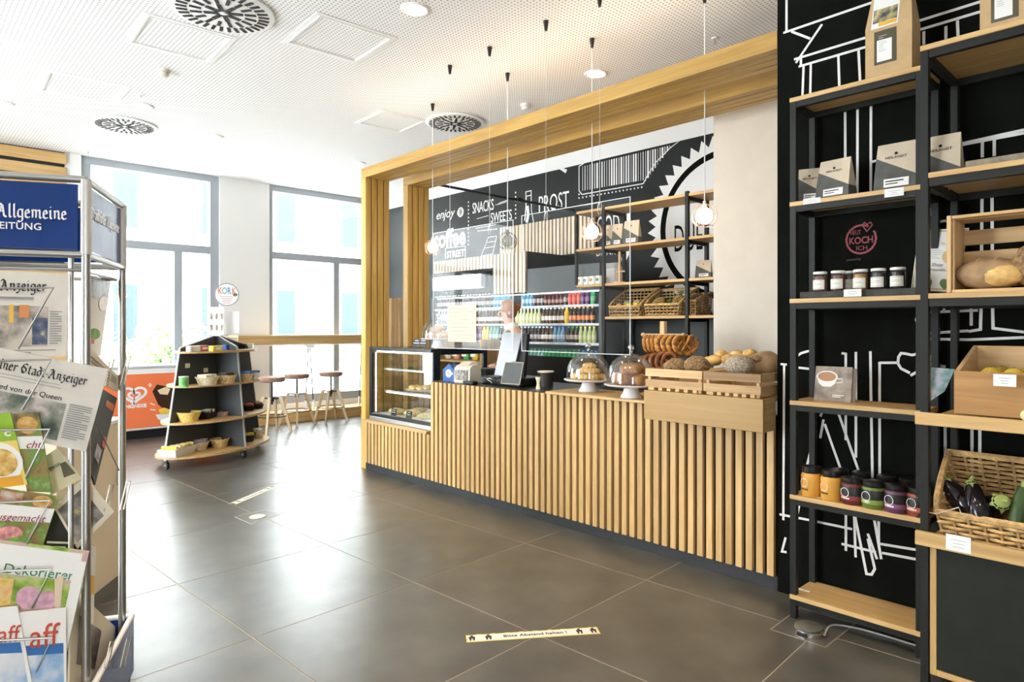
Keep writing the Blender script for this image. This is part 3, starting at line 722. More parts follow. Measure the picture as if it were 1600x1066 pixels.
for z in SZ:
    s = B().box((FX0+.002, YF+.05, z-.014), (FX1-.002, 6.1, z)).obj('shelf', mat('cooler_shelf', (.5, .52, .54), .4), fr)
    B().cbox((FX0+.002, YF+.03, z-.024), (FX1-.002, YF+.05, z+.004)).obj('price_rail', RAIL, s)
    for k in range(9):
        x = FX0+.15+k*.31; B().box((x, YF+.027, z-.02), (x+.05, YF+.0295, z+.001)).obj('price_card', CARD, s)
    B().box((FX0+.03, YF+.055, z-.022), (FX1-.03, YF+.075, z-.0145)).obj('light_strip', mat('cooler_led', (.9, .97, 1), .3, emit=3.5, ecol=(.85, .95, 1)), s)
B().box((FX0+.03, YF+.065, 1.9), (FX1-.03, YF+.09, 1.91)).obj('light_strip', MATS['cooler_led'], fr)
# lit white header box over the left part
h0, h1 = onY(677, 440, YF-.02), onY(752, 440, YF-.02)
hb = thing('light_header', 'white lit header box under the slat bulkhead', 'sign', ((h0.x+h1.x)/2, YF, 2.1))
z0, z1 = onY(715, 452, YF-.02).z, onY(715, 431, YF-.02).z
B().cbox((h0.x, YF-.035, z0), (h1.x, YF+.03, z1), .006).obj('box', mat('lit_header', (.9, .92, .95), .4, emit=1.3, ecol=(.92, .95, 1)), hb)
B().cbox((h1.x, YF-.03, z0+.005), (h1.x+.09, YF+.028, z1-.005), .004).obj('end_cap', GREY, hb)
a, b = onY(729, 443, YF-.036), onY(748, 436, YF-.036); B().box((a.x, YF-.0362, a.z), (b.x, YF-.0352, a.z+.006)).box((a.x, YF-.0362, b.z), (b.x, YF-.0352, b.z+.006)).obj('print', GREY, hb)
# ---- bottles
BP = {}
def bottle_proto(kind, body, cap, lab, shape):
    def prof(h, r):
        return {'slim': [(0, 0), (r*.9, 0), (r, .012), (r, h*.55), (r*.75, h*.66), (r*.42, h*.76), (r*.38, h*.93), (0, h*.93)],
                'can': [(0, 0), (r*.85, 0), (r, .012), (r, h*.88), (r*.8, h*.95), (0, h*.95)],
                'pet': [(0, 0), (r*.95, 0), (r, .015), (r*.93, h*.3), (r, h*.5), (r*.95, h*.64), (r*.5, h*.82), (r*.42, h*.93), (0, h*.93)],
                'round': [(0, 0), (r*.8, 0), (r*1.05, h*.15), (r*1.1, h*.28), (r*.85, h*.42), (r*1.08, h*.55), (r*1.05, h*.7), (r*.5, h*.85), (r*.42, h*.93), (0, h*.93)]}[shape]
    h, r = .186, .0285
    if shape == 'can': h = .15
    me = B().lathe(prof(h, r), 10).mesh('bottle', body, True)
    cm = B().lathe([(0, h*.925), (r*.5, h*.925), (r*.5, h), (0, h)] if shape != 'can' else [(0, h*.95), (r*.78, h*.95), (r*.78, h*.965), (0, h*.965)], 8).mesh('cap', cap)
    lm = B().lathe([(r*1.02, h*.22), (r*1.035, h*.23), (r*1.035, h*.48), (r*1.02, h*.49)], 10).mesh('label', lab, True)
    return me, cm, lm
C3 = lambda n, c, **k: mat(n, c, k.pop('rough', .22), **k)
KIND = {
 'blue': (C3('bottle_blue', (.10, .30, .48)), C3('cap_silver', (.6, .6, .62)), C3('label_blue', (.45, .62, .75)), 'slim', 'slim blue glass bottle'),
 'dark': (C3('bottle_dark', (.03, .022, .02)), C3('cap_white', (.8, .8, .8)), C3('label_grey', (.42, .38, .37)), 'slim', 'dark glass bottle with grey label'),
 'cola': (C3('can_darkred', (.10, .025, .03)), C3('cap_orange', (.75, .32, .06)), C3('label_rose', (.42, .25, .22)), 'can', 'dark red can with orange rim'),
 'red': (C3('bottle_red', (.62, .10, .07)), C3('cap_paleblue', (.6, .7, .8)), C3('label_red', (.72, .16, .10)), 'pet', 'red juice bottle'),
 'violet': (C3('bottle_violet', (.11, .04, .12)), C3('cap_red', (.6, .05, .05)), C3('label_violet', (.25, .12, .28)), 'pet', 'dark violet juice bottle'),
 'green': (C3('bottle_green', (.04, .36, .12)), C3('cap_green', (.05, .40, .14)), C3('label_green', (.2, .55, .25)), 'pet', 'bright green bottle'),
 'pale': (C3('bottle_pale', (.62, .62, .32)), C3('cap_cream', (.75, .74, .6)), C3('label_pale', (.7, .7, .45)), 'slim', 'pale yellow lemonade bottle'),
 'brown': (C3('bottle_brown', (.10, .05, .02)), C3('cap_white', (.8, .8, .8)), C3('label_white', (.8, .78, .72)), 'slim', 'brown glass bottle with white cap'),
 'bulbous': (C3('bottle_yellow', (.85, .55, .03)), C3('cap_yellow', (.85, .6, .05)), C3('label_yellow', (.85, .62, .08)), 'round', 'bulbous yellow orangeade bottle'),
 'orange': (C3('bottle_cola', (.035, .018, .012)), C3('cap_orange', (.75, .32, .06)), C3('label_orange', (.78, .24, .06)), 'pet', 'cola bottle with orange label and cap'),
 'water': (C3('bottle_water', (.16, .34, .46)), C3('cap_blue', (.06, .2, .6)), C3('label_water', (.6, .68, .8)), 'pet', 'blue water bottle'),
 'greencap': (C3('bottle_cola', (.035, .018, .012)), C3('cap_green', (.05, .40, .14)), C3('label_mixed', (.45, .35, .3)), 'pet', 'cola bottle with green cap'),
 'lemon': (C3('bottle_lemon', (.42, .46, .2)), C3('cap_yellow', (.85, .6, .05)), C3('label_lemon', (.55, .58, .3)), 'pet', 'lemon drink bottle with yellow cap'),
 'clearw': (C3('bottle_clear', (.45, .52, .52)), C3('cap_white', (.8, .8, .8)), C3('label_clear', (.7, .75, .75)), 'pet', 'clear mineral water bottle'),
 'mint': (C3('bottle_mint', (.2, .42, .36)), C3('cap_green', (.05, .40, .14)), C3('label_mint', (.5, .7, .6)), 'pet', 'mint green water bottle')}
ROWS = [(0, 'top', [(680, 770, 'dark'), (770, 800, 'blue'), (816, 833, 'blue'), (833, 850, 'dark'), (850, 881, 'cola'), (881, 888, 'dark'), (888, 906, 'red'), (906, 922, 'violet'), (923, 932, 'green')]),
        (1, 'second', [(680, 715, 'clearw'), (715, 800, 'brown'), (800, 846, 'pale'), (846, 881, 'brown'), (881, 889, 'bulbous'), (889, 932, 'orange')]),
        (2, 'third', [(680, 735, 'clearw'), (735, 752, 'violet'), (752, 765, 'bulbous'), (765, 780, 'mint'), (780, 846, 'dark'), (846, 863, 'brown'), (863, 885, 'water'), (885, 904, 'greencap'), (904, 932, 'lemon')]),
        (3, 'lowest', [(690, 800, 'lemon'), (800, 850, 'mint'), (850, 905, 'green'), (905, 932, 'water')])]
ORD = 'first second third fourth fifth sixth seventh eighth ninth tenth eleventh twelfth thirteenth fourteenth fifteenth sixteenth seventeenth eighteenth nineteenth twentieth'.split()
ORD += ['twenty-'+w for w in ORD[:9]]+['thirtieth']
for r, nm, segs in ROWS:
    cur = -99; cnt = {}
    for a, b, k in segs:
        if k not in BP: BP[k] = bottle_proto(k, *KIND[k][:4])
        me, cm, lm = BP[k]; x = max(onY(a, 490, YF+.085).x+.03, cur+.062); x1 = onY(b, 490, YF+.085).x
        x0 = x
        while x < x1-.004:
            o = link('bottle', me); o.location = (x, YF+.09+random.uniform(-.004, .006), SZ[r]+.0005); o.rotation_euler.z = random.uniform(0, 6)
            cnt[k] = cnt.get(k, 0)+1
            tag(o, f'{ORD[cnt[k]-1]} {KIND[k][4]} from left on the {nm} cooler shelf', 'bottle', f'{nm} cooler shelf {k} bottles')
            link('cap', cm, o, world=False); link('label', lm, o, world=False); cur = x; x += .0625
# ================================================================== wicker, bags, bread: shared makers
WICK = mat('wicker', (.54, .35, .145), .6, noise=.35, nscale=40, var=.05)
WICKD = mat('wicker_stake', (.36, .215, .075), .65)
def wicker(t, w, d, hf, hb, rows, sp=.045, r=.0055, smat=None):
    "scoop basket in its own coordinates: front edge low at -d/2, back high at +d/2; base on z=0"
    def taper(z): return 1+.16*z/max(hb, .01)
    per = []
    n1, n2 = max(4, int(w/sp)), max(3, int(d/sp))
    for i in range(n1): per.append((-w/2+w*i/n1, -d/2))
    for i in range(n2): per.append((w/2, -d/2+d*i/n2))
    for i in range(n1): per.append((w/2-w*i/n1, d/2))
    for i in range(n2): per.append((-w/2, d/2-d*i/n2))
    N = len(per)
    def hlim(y): return hf+(hb-hf)*max(0, min(1, (y/d+.5)))**.8
    bs = B(); bw = B()
    for i, (x, y) in enumerate(per):
        h = hlim(y); k = taper(h); bs.cyl((x, y, 0), (x*k, y*(k if y > 0 else 1+(k-1)*.6), h), r*.9, n=4)
    dz = hb/rows
    for q in range(rows):
        z = dz*(q+.5); k = taper(z); pts = []; run = []
        def flush():
            nonlocal run
            if len(run) > 2: bw.tube(run, r*1.0, 4)
            run = []
        order = list(range(n1+n2//2, N))+list(range(0, n1+n2//2+1))
        order = list(range(n1, N))+list(range(0, n1+1))
        for c, i in enumerate(order):
            x, y = per[i]; ok = z <= hlim(y)+.001
            nx, ny = (0, -1) if i < n1 else (1, 0) if i < n1+n2 else (0, 1) if i < 2*n1+n2 else (-1, 0)
            o = r*1.15*(1 if (i+q) % 2 else -1)
            ky = k if y > 0 else 1+(k-1)*.6
            if ok: run.append((x*k+nx*o, y*ky+ny*o, z))
            else: flush()
        flush()
    rim = []
    for (x, y) in per:
        h = hlim(y); k = taper(h); rim.append((x*k, y*(k if y > 0 else 1+(k-1)*.6), h))
    br = B().tube(rim, r*1.9, 6, True)
    bb_ = B().box((-w/2, -d/2, 0), (w/2, d/2, .006))
    loc_obj(bs, 'stakes', WICKD, t); loc_obj(bw, 'weave', smat or WICK, t); loc_obj(br, 'rim', smat or WICK, t); loc_obj(bb_, 'base', WICKD, t)
    return t
KRAFT = mat('kraft_top', (.60, .50, .37), .7, noise=.06, nscale=25); BAGD = mat('bag_dark', (.085, .088, .078), .55, noise=.2, nscale=18)
def coffee_bag(label, loc, rz, w=.15, d=.07, h=.20, group='two-tone coffee bags', txt='HEILANDT', cat='coffee bag'):
    t = thing('coffee_bag', label, cat, loc, rz, group)
    a, c = h*.72, h*.30      # diagonal line on the front: left high, right low
    def W(z): return w/2*(1-.10*(z/h))
    def D(z): return d/2*(1-(z/h)**1.5)+.002
    b = B()
    def ringpts(zl, zr): return [(-W(zl), -D(zl), zl), (W(zr), -D(zr), zr), (W(zr), D(zr), zr), (-W(zl), D(zl), zl)]
    R = [ringpts(0, 0), ringpts(a*.5, c*.5), ringpts(a, c), ringpts((a+h)/2, (c+h)/2), ringpts(h*.97, h*.97), ringpts(h, h)]
    for k in range(5):
        fs = [(i, (i+1) % 4, 4+(i+1) % 4, 4+i) for i in range(4)]
        b.add(R[k]+R[k+1], fs, 0 if k < 2 else 1)
    b.add(R[0], [(3, 2, 1, 0)], 0); b.add(R[5], [(0, 1, 2, 3)], 1)
    loc_obj(b, 'bag', [BAGD, KRAFT], t, True)
    tilt = math.atan2(D(0)-D(h*.9), h*.9)
    M = Matrix.Translation((0, -D(h*.70)-.0012, h*.70)) @ Matrix.Rotation(PI/2-.28, 4, 'X')
    if txt: link('lettering', tmesh(txt, h*.075, INK, space=1.15), t, world=False, M=M)
    loc_obj(B().cyl((0, 0, -.0006), (0, 0, .0006), h*.032, n=10), 'logo', INK, t, M=Matrix.Translation((0, -D(h*.78)-.0015, h*.78)) @ Matrix.Rotation(PI/2-.28, 4, 'X'))
    zc = h*.17
    loc_obj(B().box((-w*.28, -.0006, -h*.085), (w*.30, .0006, h*.085)).box((-w*.24, -.0014, h*.02), (w*.18, -.0006, h*.045), 1).box((-w*.24, -.0014, -h*.03), (w*.05, -.0006, -h*.01), 1), 'label', [CARD, INK], t, M=Matrix.Translation((.006, -D(zc)-.0026, zc)) @ Matrix.Rotation(-.12, 4, 'X'))
    return t
def frac(s): return s-math.floor(s)
def lump(a, seed): return lambda d: 1+a*math.sin(5*d.x+seed)*math.sin(4*d.y+1.7*seed)+a*.6*math.sin(11*d.x+9*d.z+seed*2.3)
# ================================================================== back shelf with its goods
YS = 5.5; SD = .36
SX0, SXa, SXb, SX1 = onY(898, 400, YS).x, onY(943, 400, YS).x, onY(1073.5, 400, YS).x, onY(1150, 400, YS).x
bs = thing('back_shelf', 'black framed shelf with oak boards before the round badge mural', 'shelf', ((SXa+SX1)/2, YS+SD/2, .98))
BZ = (2.769, 2.357, 1.966, 1.615)
for k, z in enumerate(BZ):
    B().cbox((SXa-.001 if k < 3 else SXa, YS, z-.028), (SX1, YS+SD, z)).obj('shelf_board', oak[0], bs)
    if k < 3: B().cbox((SX0, YS, z-.028), (SXa-.002, YS+.115 if k == 2 else YS+.3, z)).obj('shelf_board', oak[0], bs)
for x in (SXa-.018, SXb-.018, SX1-.036):
    for y in (YS-.012, YS+SD-.024): B().cbox((x, y, .985), (x+.036, y+.036, BZ[0]+.02)).obj('upright', BLK, bs)
for x in (SXa-.018, SXb-.018):
    for z in BZ: B().box((x+.004, YS+.0245, z-.06), (x+.032, YS+SD-.024, z-.0285)).obj('bracket', BLK, bs)
B().cbox((SX0, YS, BZ[2]-.0285), (SX0+.03, YS+.03, BZ[0]+.02)).obj('upright', BLK, bs)
bc = thing('back_counter', 'dark back counter under the black shelf behind the domes', 'counter', ((FX1+SX1)/2, 5.8, 0))
B().box((FX1+.05, 5.46, .06), (SX1, 6.3, .95)).obj('body', BLKP, bc); B().cbox((FX1+.05, 5.43, .95), (SX1, 6.32, .984)).obj('top', BLKP, bc)
B().box((FX1+.05, 6.0, .985), (SX1, 6.03, 1.58)).obj('splashback', mat('dark_splashback', (.030, .036, .034), .5), bc)
for k, (px, l) in enumerate(((946.5, 'coffee bag nearest the pendant lamp on the back shelf'), (961.5, 'middle coffee bag of three on the back shelf'), (983, 'widest coffee bag of three on the back shelf beside the badge'))):
    p = onY(px, 380, YS+.10); coffee_bag(l, (p.x+.03, YS+.11, BZ[1]+.0005), .12, .125 if k < 2 else .19, .08, .235 if k < 2 else .25, 'coffee bags on the back shelf', None)
p = onY(1098, 430, YS+.10); coffee_bag('crumpled coffee bag at right end of the back shelf', (p.x, YS+.12, BZ[2]+.0005), .3, .15, .08, .17, 'coffee bags on the back shelf', None)
MUG = mat('white_mug', (.80, .79, .76), .25)
for k, px in enumerate((907.5, 917, 926.5, 936.5)):
    p = onY(px, 440, YS+.055); t = thing('mug', f'{ORD[k]} printed white mug from left in the row on back shelf', 'mug', (p.x, YS+.055, BZ[2]+.0005), 0, 'white mugs on the back shelf')
    loc_obj(B().lathe([(0, 0), (.036, 0), (.038, .006), (.038, .088), (.034, .088), (.034, .01), (0, .008)], 16), 'cup', MUG, t, True)
    loc_obj(B().tube([(.037, 0, .07), (.058, 0, .066), (.062, 0, .045), (.055, 0, .026), (.037, 0, .02)], .005, 6), 'handle', MUG, t, True)
    loc_obj(B().lathe([(0, 0), (.019, 0), (.019, .0012), (0, .0012)], 14), 'print', mat('mug_print_%d' % k, ((.35, .2, .12), (.15, .22, .35), (.4, .25, .1), (.08, .2, .15))[k], .5), t, M=Matrix.Translation((0, -.0372, .047)) @ Matrix.Rotation(PI/2, 4, 'X'))
# white paper bag stack and paper roll holder
p = onY(949, 430, YS+.2); t = thing('paper_bag', 'upright grey-white paper bag behind the mugs', 'bag', (p.x+.06, YS+.22, BZ[2]+.0005), .1)
loc_obj(B().prism([(-.09, -.05), (.09, -.05), (.09, .05), (-.09, .05)], 0, .17), 'bag', mat('grey_paper', (.55, .54, .52), .7, noise=.1, nscale=20), t)
loc_obj(B().add([(-.09, -.05, .17), (.09, -.05, .17), (.09, .05, .17), (-.09, .05, .17), (-.085, 0, .235), (.085, 0, .235)], [(0, 1, 5, 4), (2, 3, 4, 5), (1, 2, 5), (3, 0, 4)]), 'folded_top', MATS['grey_paper'], t)
p = onY(968, 430, YS+.12); t = thing('towel_holder', 'wooden upright pole holder with short crossbar on back shelf', 'holder', (p.x, YS+.12, BZ[2]+.0005))
loc_obj(B().lathe([(0, 0), (.062, 0), (.062, .014), (.055, .018), (0, .018)], 20), 'base', pine[0], t)
loc_obj(B().cyl((0, 0, .018), (0, 0, .335), .0135, n=10), 'pole', pine[2], t, True)
loc_obj(B().cyl((-.055, 0, .118), (.055, 0, .124), .006, n=8).blob((-.058, 0, .118), (.011, .011, .011), 8, 6).blob((.058, 0, .124), (.011, .011, .011), 8, 6), 'crossbar', pine[0], t, True)
t = sign('menu_card', 'small grey notice propped behind the glasses on back counter', 'notice', (onY(987, 560, 5.95).x, 5.97, .985), 0, .14, .22, mat('grey_card', (.32, .33, .31), .7), .05, 5)
GLS = clear('tumbler_glass', (.93, .95, .94), .10)
for k, (px, h) in enumerate(((961, .16), (969, .19), (976, .18), (951, .10))):
    p = onY(px, 560, 5.62); t = thing('drinking_glass', ('tall clear tumbler left of its pair on back counter', 'tallest clear tumbler on the back counter', 'clear tumbler beside the grey notice', 'small clear glass on the back counter')[k], 'glass', (p.x, 5.62, .985), 0, 'glasses on the back counter')
    loc_obj(B().lathe([(0, .002), (.030, .002), (.034, h), (.0325, h), (.028, .01), (0, .01)], 16), 'glass', GLS, t, True)
# baskets of fruit
def basket(label, px0, px1, Y, z, hf, hb, d, rows=9):
    a, b = onY(px0, 480, Y).x, onY(px1, 480, Y).x; w = (b-a)*.84
    t = thing('wicker_basket', label, 'basket', ((a+b)/2, Y+d/2+.015, z+.0006), 0, 'wicker scoop baskets on the back shelf')
    return wicker(t, w, d, hf, hb, rows, .04, .0065), (a+b)/2, w
b1, bx1, bw1 = basket('wicker scoop basket of mixed fruit on the back shelf', 948, 1001, YS+.0, BZ[3], .10, .29, .30)
b2, bx2, bw2 = basket('wicker scoop basket of pineapples beside the mixed fruit basket', 1004, 1063, YS+.0, BZ[3], .11, .275, .30)
b3, bx3, bw3 = basket('wicker basket half hidden behind the shelf upright', 1069.5, 1087, YS+.06, BZ[3], .14, .22, .26)
def fruit(name, label, c, r, m, group=None, kind=None):
    t = thing(name, label, name.replace('_', ' '), c, random.uniform(0, 6), group)
    if kind == 'lemon': loc_obj(B().lathe([(0, -r*1.3), (r*.25, -r*1.15), (r*.75, -r*.7), (r, 0), (r*.75, r*.7), (r*.25, r*1.15), (0, r*1.3)], 14), 'peel', m, t, True, M=Matrix.Rotation(1.4, 4, 'Y'))
    else: loc_obj(B().blob((0, 0, 0), (r, r, r*.94), 14, 9, lump(.02, c[0]*9)), 'peel', m, t, True)
    loc_obj(B().cyl((0, 0, r*.88), (0, 0, r*1.02), r*.12, n=6), 'stalk', mat('fruit_stalk', (.18, .14, .05), .7), t)
    return t
YEL = mat('lemon_peel', (.80, .58, .05), .4, bump=.1, nscale=120); ORG = mat('orange_peel', (.78, .36, .04), .4, bump=.1, nscale=120)
zb = BZ[3]+.06
fruit('orange', 'orange at the front of the mixed fruit basket', (bx1-bw1*.30, YS+.07, zb+.045), .034, ORG)
fruit('lemon', 'lemon at front centre of the mixed fruit basket', (bx1+bw1*.06, YS+.07, zb+.045), .034, YEL, None, 'lemon')
fruit('lemon', 'lemon at front right of the mixed fruit basket', (bx1+bw1*.30, YS+.075, zb+.05), .036, YEL, None, 'lemon')
fruit('grapefruit', 'pale fruit in a net behind the lemons', (bx1+bw1*.15, YS+.17, zb+.07), .05, mat('net_fruit', (.55, .5, .3), .6, noise=.4, nscale=50))
fruit('papaya', 'green yellow fruit at the back of the mixed fruit basket', (bx1-bw1*.2, YS+.18, zb+.07), .05, mat('papaya_skin', (.35, .38, .12), .5, noise=.4, nscale=30))
fruit('avocado', 'dark avocado between the fruits of the mixed basket', (bx1-bw1*.06, YS+.12, zb+.04), .035, mat('avocado_skin', (.05, .045, .03), .5, noise=.3, nscale=60))
for k, q in enumerate(((-.24, .09, 1.35), (.16, .18, 1.45), (.38, .06, .3))):
    c = (bx2+bw2*q[0], YS+q[1]+.03, zb+.07); t = thing('pineapple', ('pineapple lying left in the second fruit basket', 'pineapple lying centre in the second fruit basket', 'pineapple leaning by the upright in the second basket')[k], 'pineapple', c, .3*k, 'pineapples in the second basket')
    M = Matrix.Rotation(q[2], 4, 'Y')
    b = B()
    for i in range(7):
        for j in range(11):
            z = -.07+.14*(i+.5)/7; rr = .047*math.sqrt(max(.15, 1-(z/.085)**2)); a = 2*PI*(j+.5*(i % 2))/11
            b.blob((rr*math.cos(a), rr*math.sin(a), z), (.013, .013, .012), 5, 4)
    loc_obj(b, 'rind', mat('pineapple_rind', (.30, .20, .06), .6, noise=.5, nscale=70), t, M=M)
    b = B()
    for i in range(12):
        a = i*2.4; u = Vector((math.cos(a)*.035, math.sin(a)*.035, .055+.02*frac(i*.37))); b.add([(0.008*math.cos(a+1.5), .008*math.sin(a+1.5), .07), (u.x, u.y, .07+u.z), (-.008*math.cos(a+1.5), -.008*math.sin(a+1.5), .07)], [(0, 1, 2)])
    loc_obj(b, 'leaf_crown', mat('pineapple_leaf', (.10, .19, .06), .5), t, M=M)
# ================================================================== things on the counter
# blue house shaped collection box
c = onY(707, 598, 3.84)
t = thing('collection_box', 'blue house-shaped collection box with round white sticker on counter', 'box', (c.x, 3.84, CT+.0005), .12)
BLU = mat('royal_blue_card', (.025, .10, .33), .45)
loc_obj(B().prism([(-.075, 0), (.075, 0), (.075, .105), (0, .165), (-.075, .105)], -.05, .05, Matrix.Rotation(PI/2, 4, 'X')), 'house_body', BLU, t)
loc_obj(B().lathe([(0, 0), (.038, 0), (.038, .001), (0, .001)], 24), 'sticker', PAPER, t, M=Matrix.Translation((0, -.0505, .075)) @ Matrix.Rotation(PI/2, 4, 'X'))
for k in range(7):
    a = 2.2+k*.75; loc_obj(B().cyl((0, 0, 0), (0, 0, .001), .0038, n=8), 'sticker_dot', INK if k % 2 else mat('red_ink', (.5, .05, .05), .5), t, M=Matrix.Translation((.028*math.cos(a), -.0515, .075+.028*math.sin(a))) @ Matrix.Rotation(PI/2, 4, 'X'))
loc_obj(B().box((-.02, -.0525, .078), (.02, -.0516, .083)).box((-.016, -.0525, .068), (.016, -.0516, .073)), 'sticker_print', INK, t)
loc_obj(B().box((.03, -.0515, .066), (.056, -.0505, .084)), 'sticker_tab', PAPER, t)
# cream dispenser with clear front
c = onY(728, 598, 3.86)
t = thing('card_dispenser', 'cream plastic dispenser with rounded lid and clear front window', 'dispenser', (c.x+.02, 3.86, CT+.0005), .15)
CRM = mat('cream_plastic', (.70, .65, .52), .4)
prof = [(-.075, 0), (-.07, .13), (-.04, .155), (.05, .17), (.08, .14), (.085, 0)]
loc_obj(B().prism(prof, -.095, .095, Matrix.Rotation(PI/2, 4, 'Z') @ Matrix.Rotation(PI/2, 4, 'X')), 'housing', CRM, t, True)
loc_obj(B().cbox((-.08, -.083, .025), (.07, -.0765, .115), .003), 'window', mat('dispenser_window', (.30, .27, .24), .12, noise=.6, nscale=40), t)
loc_obj(B().cbox((-.088, -.086, .015), (.082, -.077, .024), .002).cbox((-.088, -.082, .116), (.082, -.073, .125), .002), 'window_rim', CRM, t)
loc_obj(B().prism([(-.05, .158), (-.01, .185), (.05, .19), (.075, .155)], -.06, .06, Matrix.Rotation(PI/2, 4, 'Z') @ Matrix.Rotation(PI/2, 4, 'X')), 'lid', CRM, t, True)
# till: tilted monitor seen from the back
c = onY(790, 600, 3.98)
pos = thing('cash_register', 'black till with tilted monitor showing its pale back panel', 'cash register', (c.x, 4.0, CT+.0005), 0)
pb = lambda px, py, Y=3.95: onY(px, py, Y)
q = [pb(771, 592, 4.0), pb(799, 595, 4.0), pb(815, 521, 4.12), pb(786, 519, 4.12)]
nrm = (q[1]-q[0]).cross(q[3]-q[0]).normalized()
bk = B(); vs = [Vector(v) for v in q]+[Vector(v)-nrm*.012 for v in q]
bk.add(vs, [(0, 1, 2, 3), (7, 6, 5, 4), (0, 4, 5, 1), (1, 5, 6, 2), (2, 6, 7, 3), (3, 7, 4, 0)]); bk.obj('monitor_back', mat('pale_blue_plastic', (.50, .54, .62), .35), pos)
sh = Vector((.20, .04, -.005)); vs = [Vector(v)-nrm*.013 for v in q]
vs = [vs[0], vs[1]+sh*.55, vs[2]+sh*.25, vs[3]]; vs += [v-nrm*.035 for v in vs]
B().add(vs, [(0, 1, 2, 3), (7, 6, 5, 4), (0, 4, 5, 1), (1, 5, 6, 2), (2, 6, 7, 3), (3, 7, 4, 0)]).obj('monitor_housing', BLKP, pos)
B().cbox((c.x-.20, 3.86, CT+.001), (c.x+.30, 4.22, CT+.07), .008).obj('base', BLKP, pos)
B().cbox((c.x+.02, 4.02, CT+.07), (c.x+.12, 4.12, CT+.20), .006).obj('stand', BLKP, pos)
q2 = [pb(783, 599, 3.82), pb(812, 601, 3.82), pb(818, 567, 3.86), pb(790, 566, 3.86)]; n2 = (q2[1]-q2[0]).cross(q2[3]-q2[0]).normalized()
vs = q2+[v-n2*.014 for v in q2]; dsp = B().add(vs, [(0, 1, 2, 3), (7, 6, 5, 4), (0, 4, 5, 1), (1, 5, 6, 2), (2, 6, 7, 3), (3, 7, 4, 0)]).obj('customer_display', BLKP, pos)
b = B()
for i in range(4): b.cyl(q2[i]+n2*.001, q2[(i+1) % 4]+n2*.001, .0035, n=6)
b.obj('display_rim', mat('gold_rim', (.52, .47, .33), .4), dsp)
mid = (q2[0]+q2[1]+q2[2]+q2[3])/4
B().box((q2[0].x, 3.85, CT+.0705), (q2[1].x, 3.93, q2[0].z-.004)).obj('display_foot', BLKP, pos)
for k in range(5):
    x = c.x-.12+k*.05; pts = [(x+.03*math.sin(i*1.3+k), 3.855-.012*math.sin(i*.6), CT+.012+.07*math.sin(PI*i/9)*(.5+.12*k)) for i in range(10)]
    B().tube(pts, .0035, 5).obj('cable', BLKP if k != 1 else mat('cable_white', (.7, .7, .68), .5), pos, True)
def simple_box(name, label, cat, a, b, m, extra=None):
    t = thing(name, label, cat, ((a[0]+b[0])/2, (a[1]+b[1])/2, a[2])); B().cbox(a, b, .004).obj('body', m, t)
    if extra: extra(t)
    return t
a = onY(741, 590, 4.08); simple_box('receipt_printer', 'dark grey receipt printer between dispenser and till', 'printer', (a.x, 4.05, CT+.0005), (a.x+.20, 4.22, CT+.115), mat('dark_grey_plastic', (.045, .05, .05), .4),
    lambda t: B().box((a.x+.04, 4.045, CT+.09), (a.x+.16, 4.0495, CT+.1)).obj('paper_slot', BLKP, t))
a = onY(727, 603, 3.74); t = thing('card_terminal', 'small black card terminal at the front edge of the worktop', 'card terminal', (a.x+.06, 3.745, CT+.0005)); B().cbox((a.x, 3.705, CT+.0005), (a.x+.14, 3.775, CT+.03), .008).obj('body', BLKP, t); B().box((a.x+.08, 3.715, CT+.0303), (a.x+.13, 3.76, CT+.032)).obj('keypad', mat('keypad_grey', (.12, .12, .12), .5), t)
# coffee grinder style dark tub, wooden spoon holder
a = onY(850, 600, 4.05); t = thing('storage_tub', 'round dark tub with cream lid behind the till display', 'tub', (a.x, 4.07, CT+.0005))
loc_obj(B().lathe([(0, 0), (.06, 0), (.068, .12), (0, .12)], 20), 'tub', mat('tub_brown', (.035, .03, .025), .4), t, True); loc_obj(B().lathe([(0, .1205), (.072, .1205), (.072, .132), (0, .134)], 20), 'lid', mat('tub_lid', (.72, .62, .47), .5), t, True)
a = onY(841, 604, 3.84); t = thing('wooden_pusher', 'small pale waisted wooden block on the black worktop', 'wooden block', (a.x, 3.84, CT+.0005))
loc_obj(B().lathe([(0, 0), (.022, 0), (.024, .01), (.016, .035), (.015, .055), (.026, .085), (.028, .098), (0, .1)], 14, sy=.6), 'block', mat('pale_wood_block', (.68, .58, .42), .6, noise=.15, nscale=20), t, True)
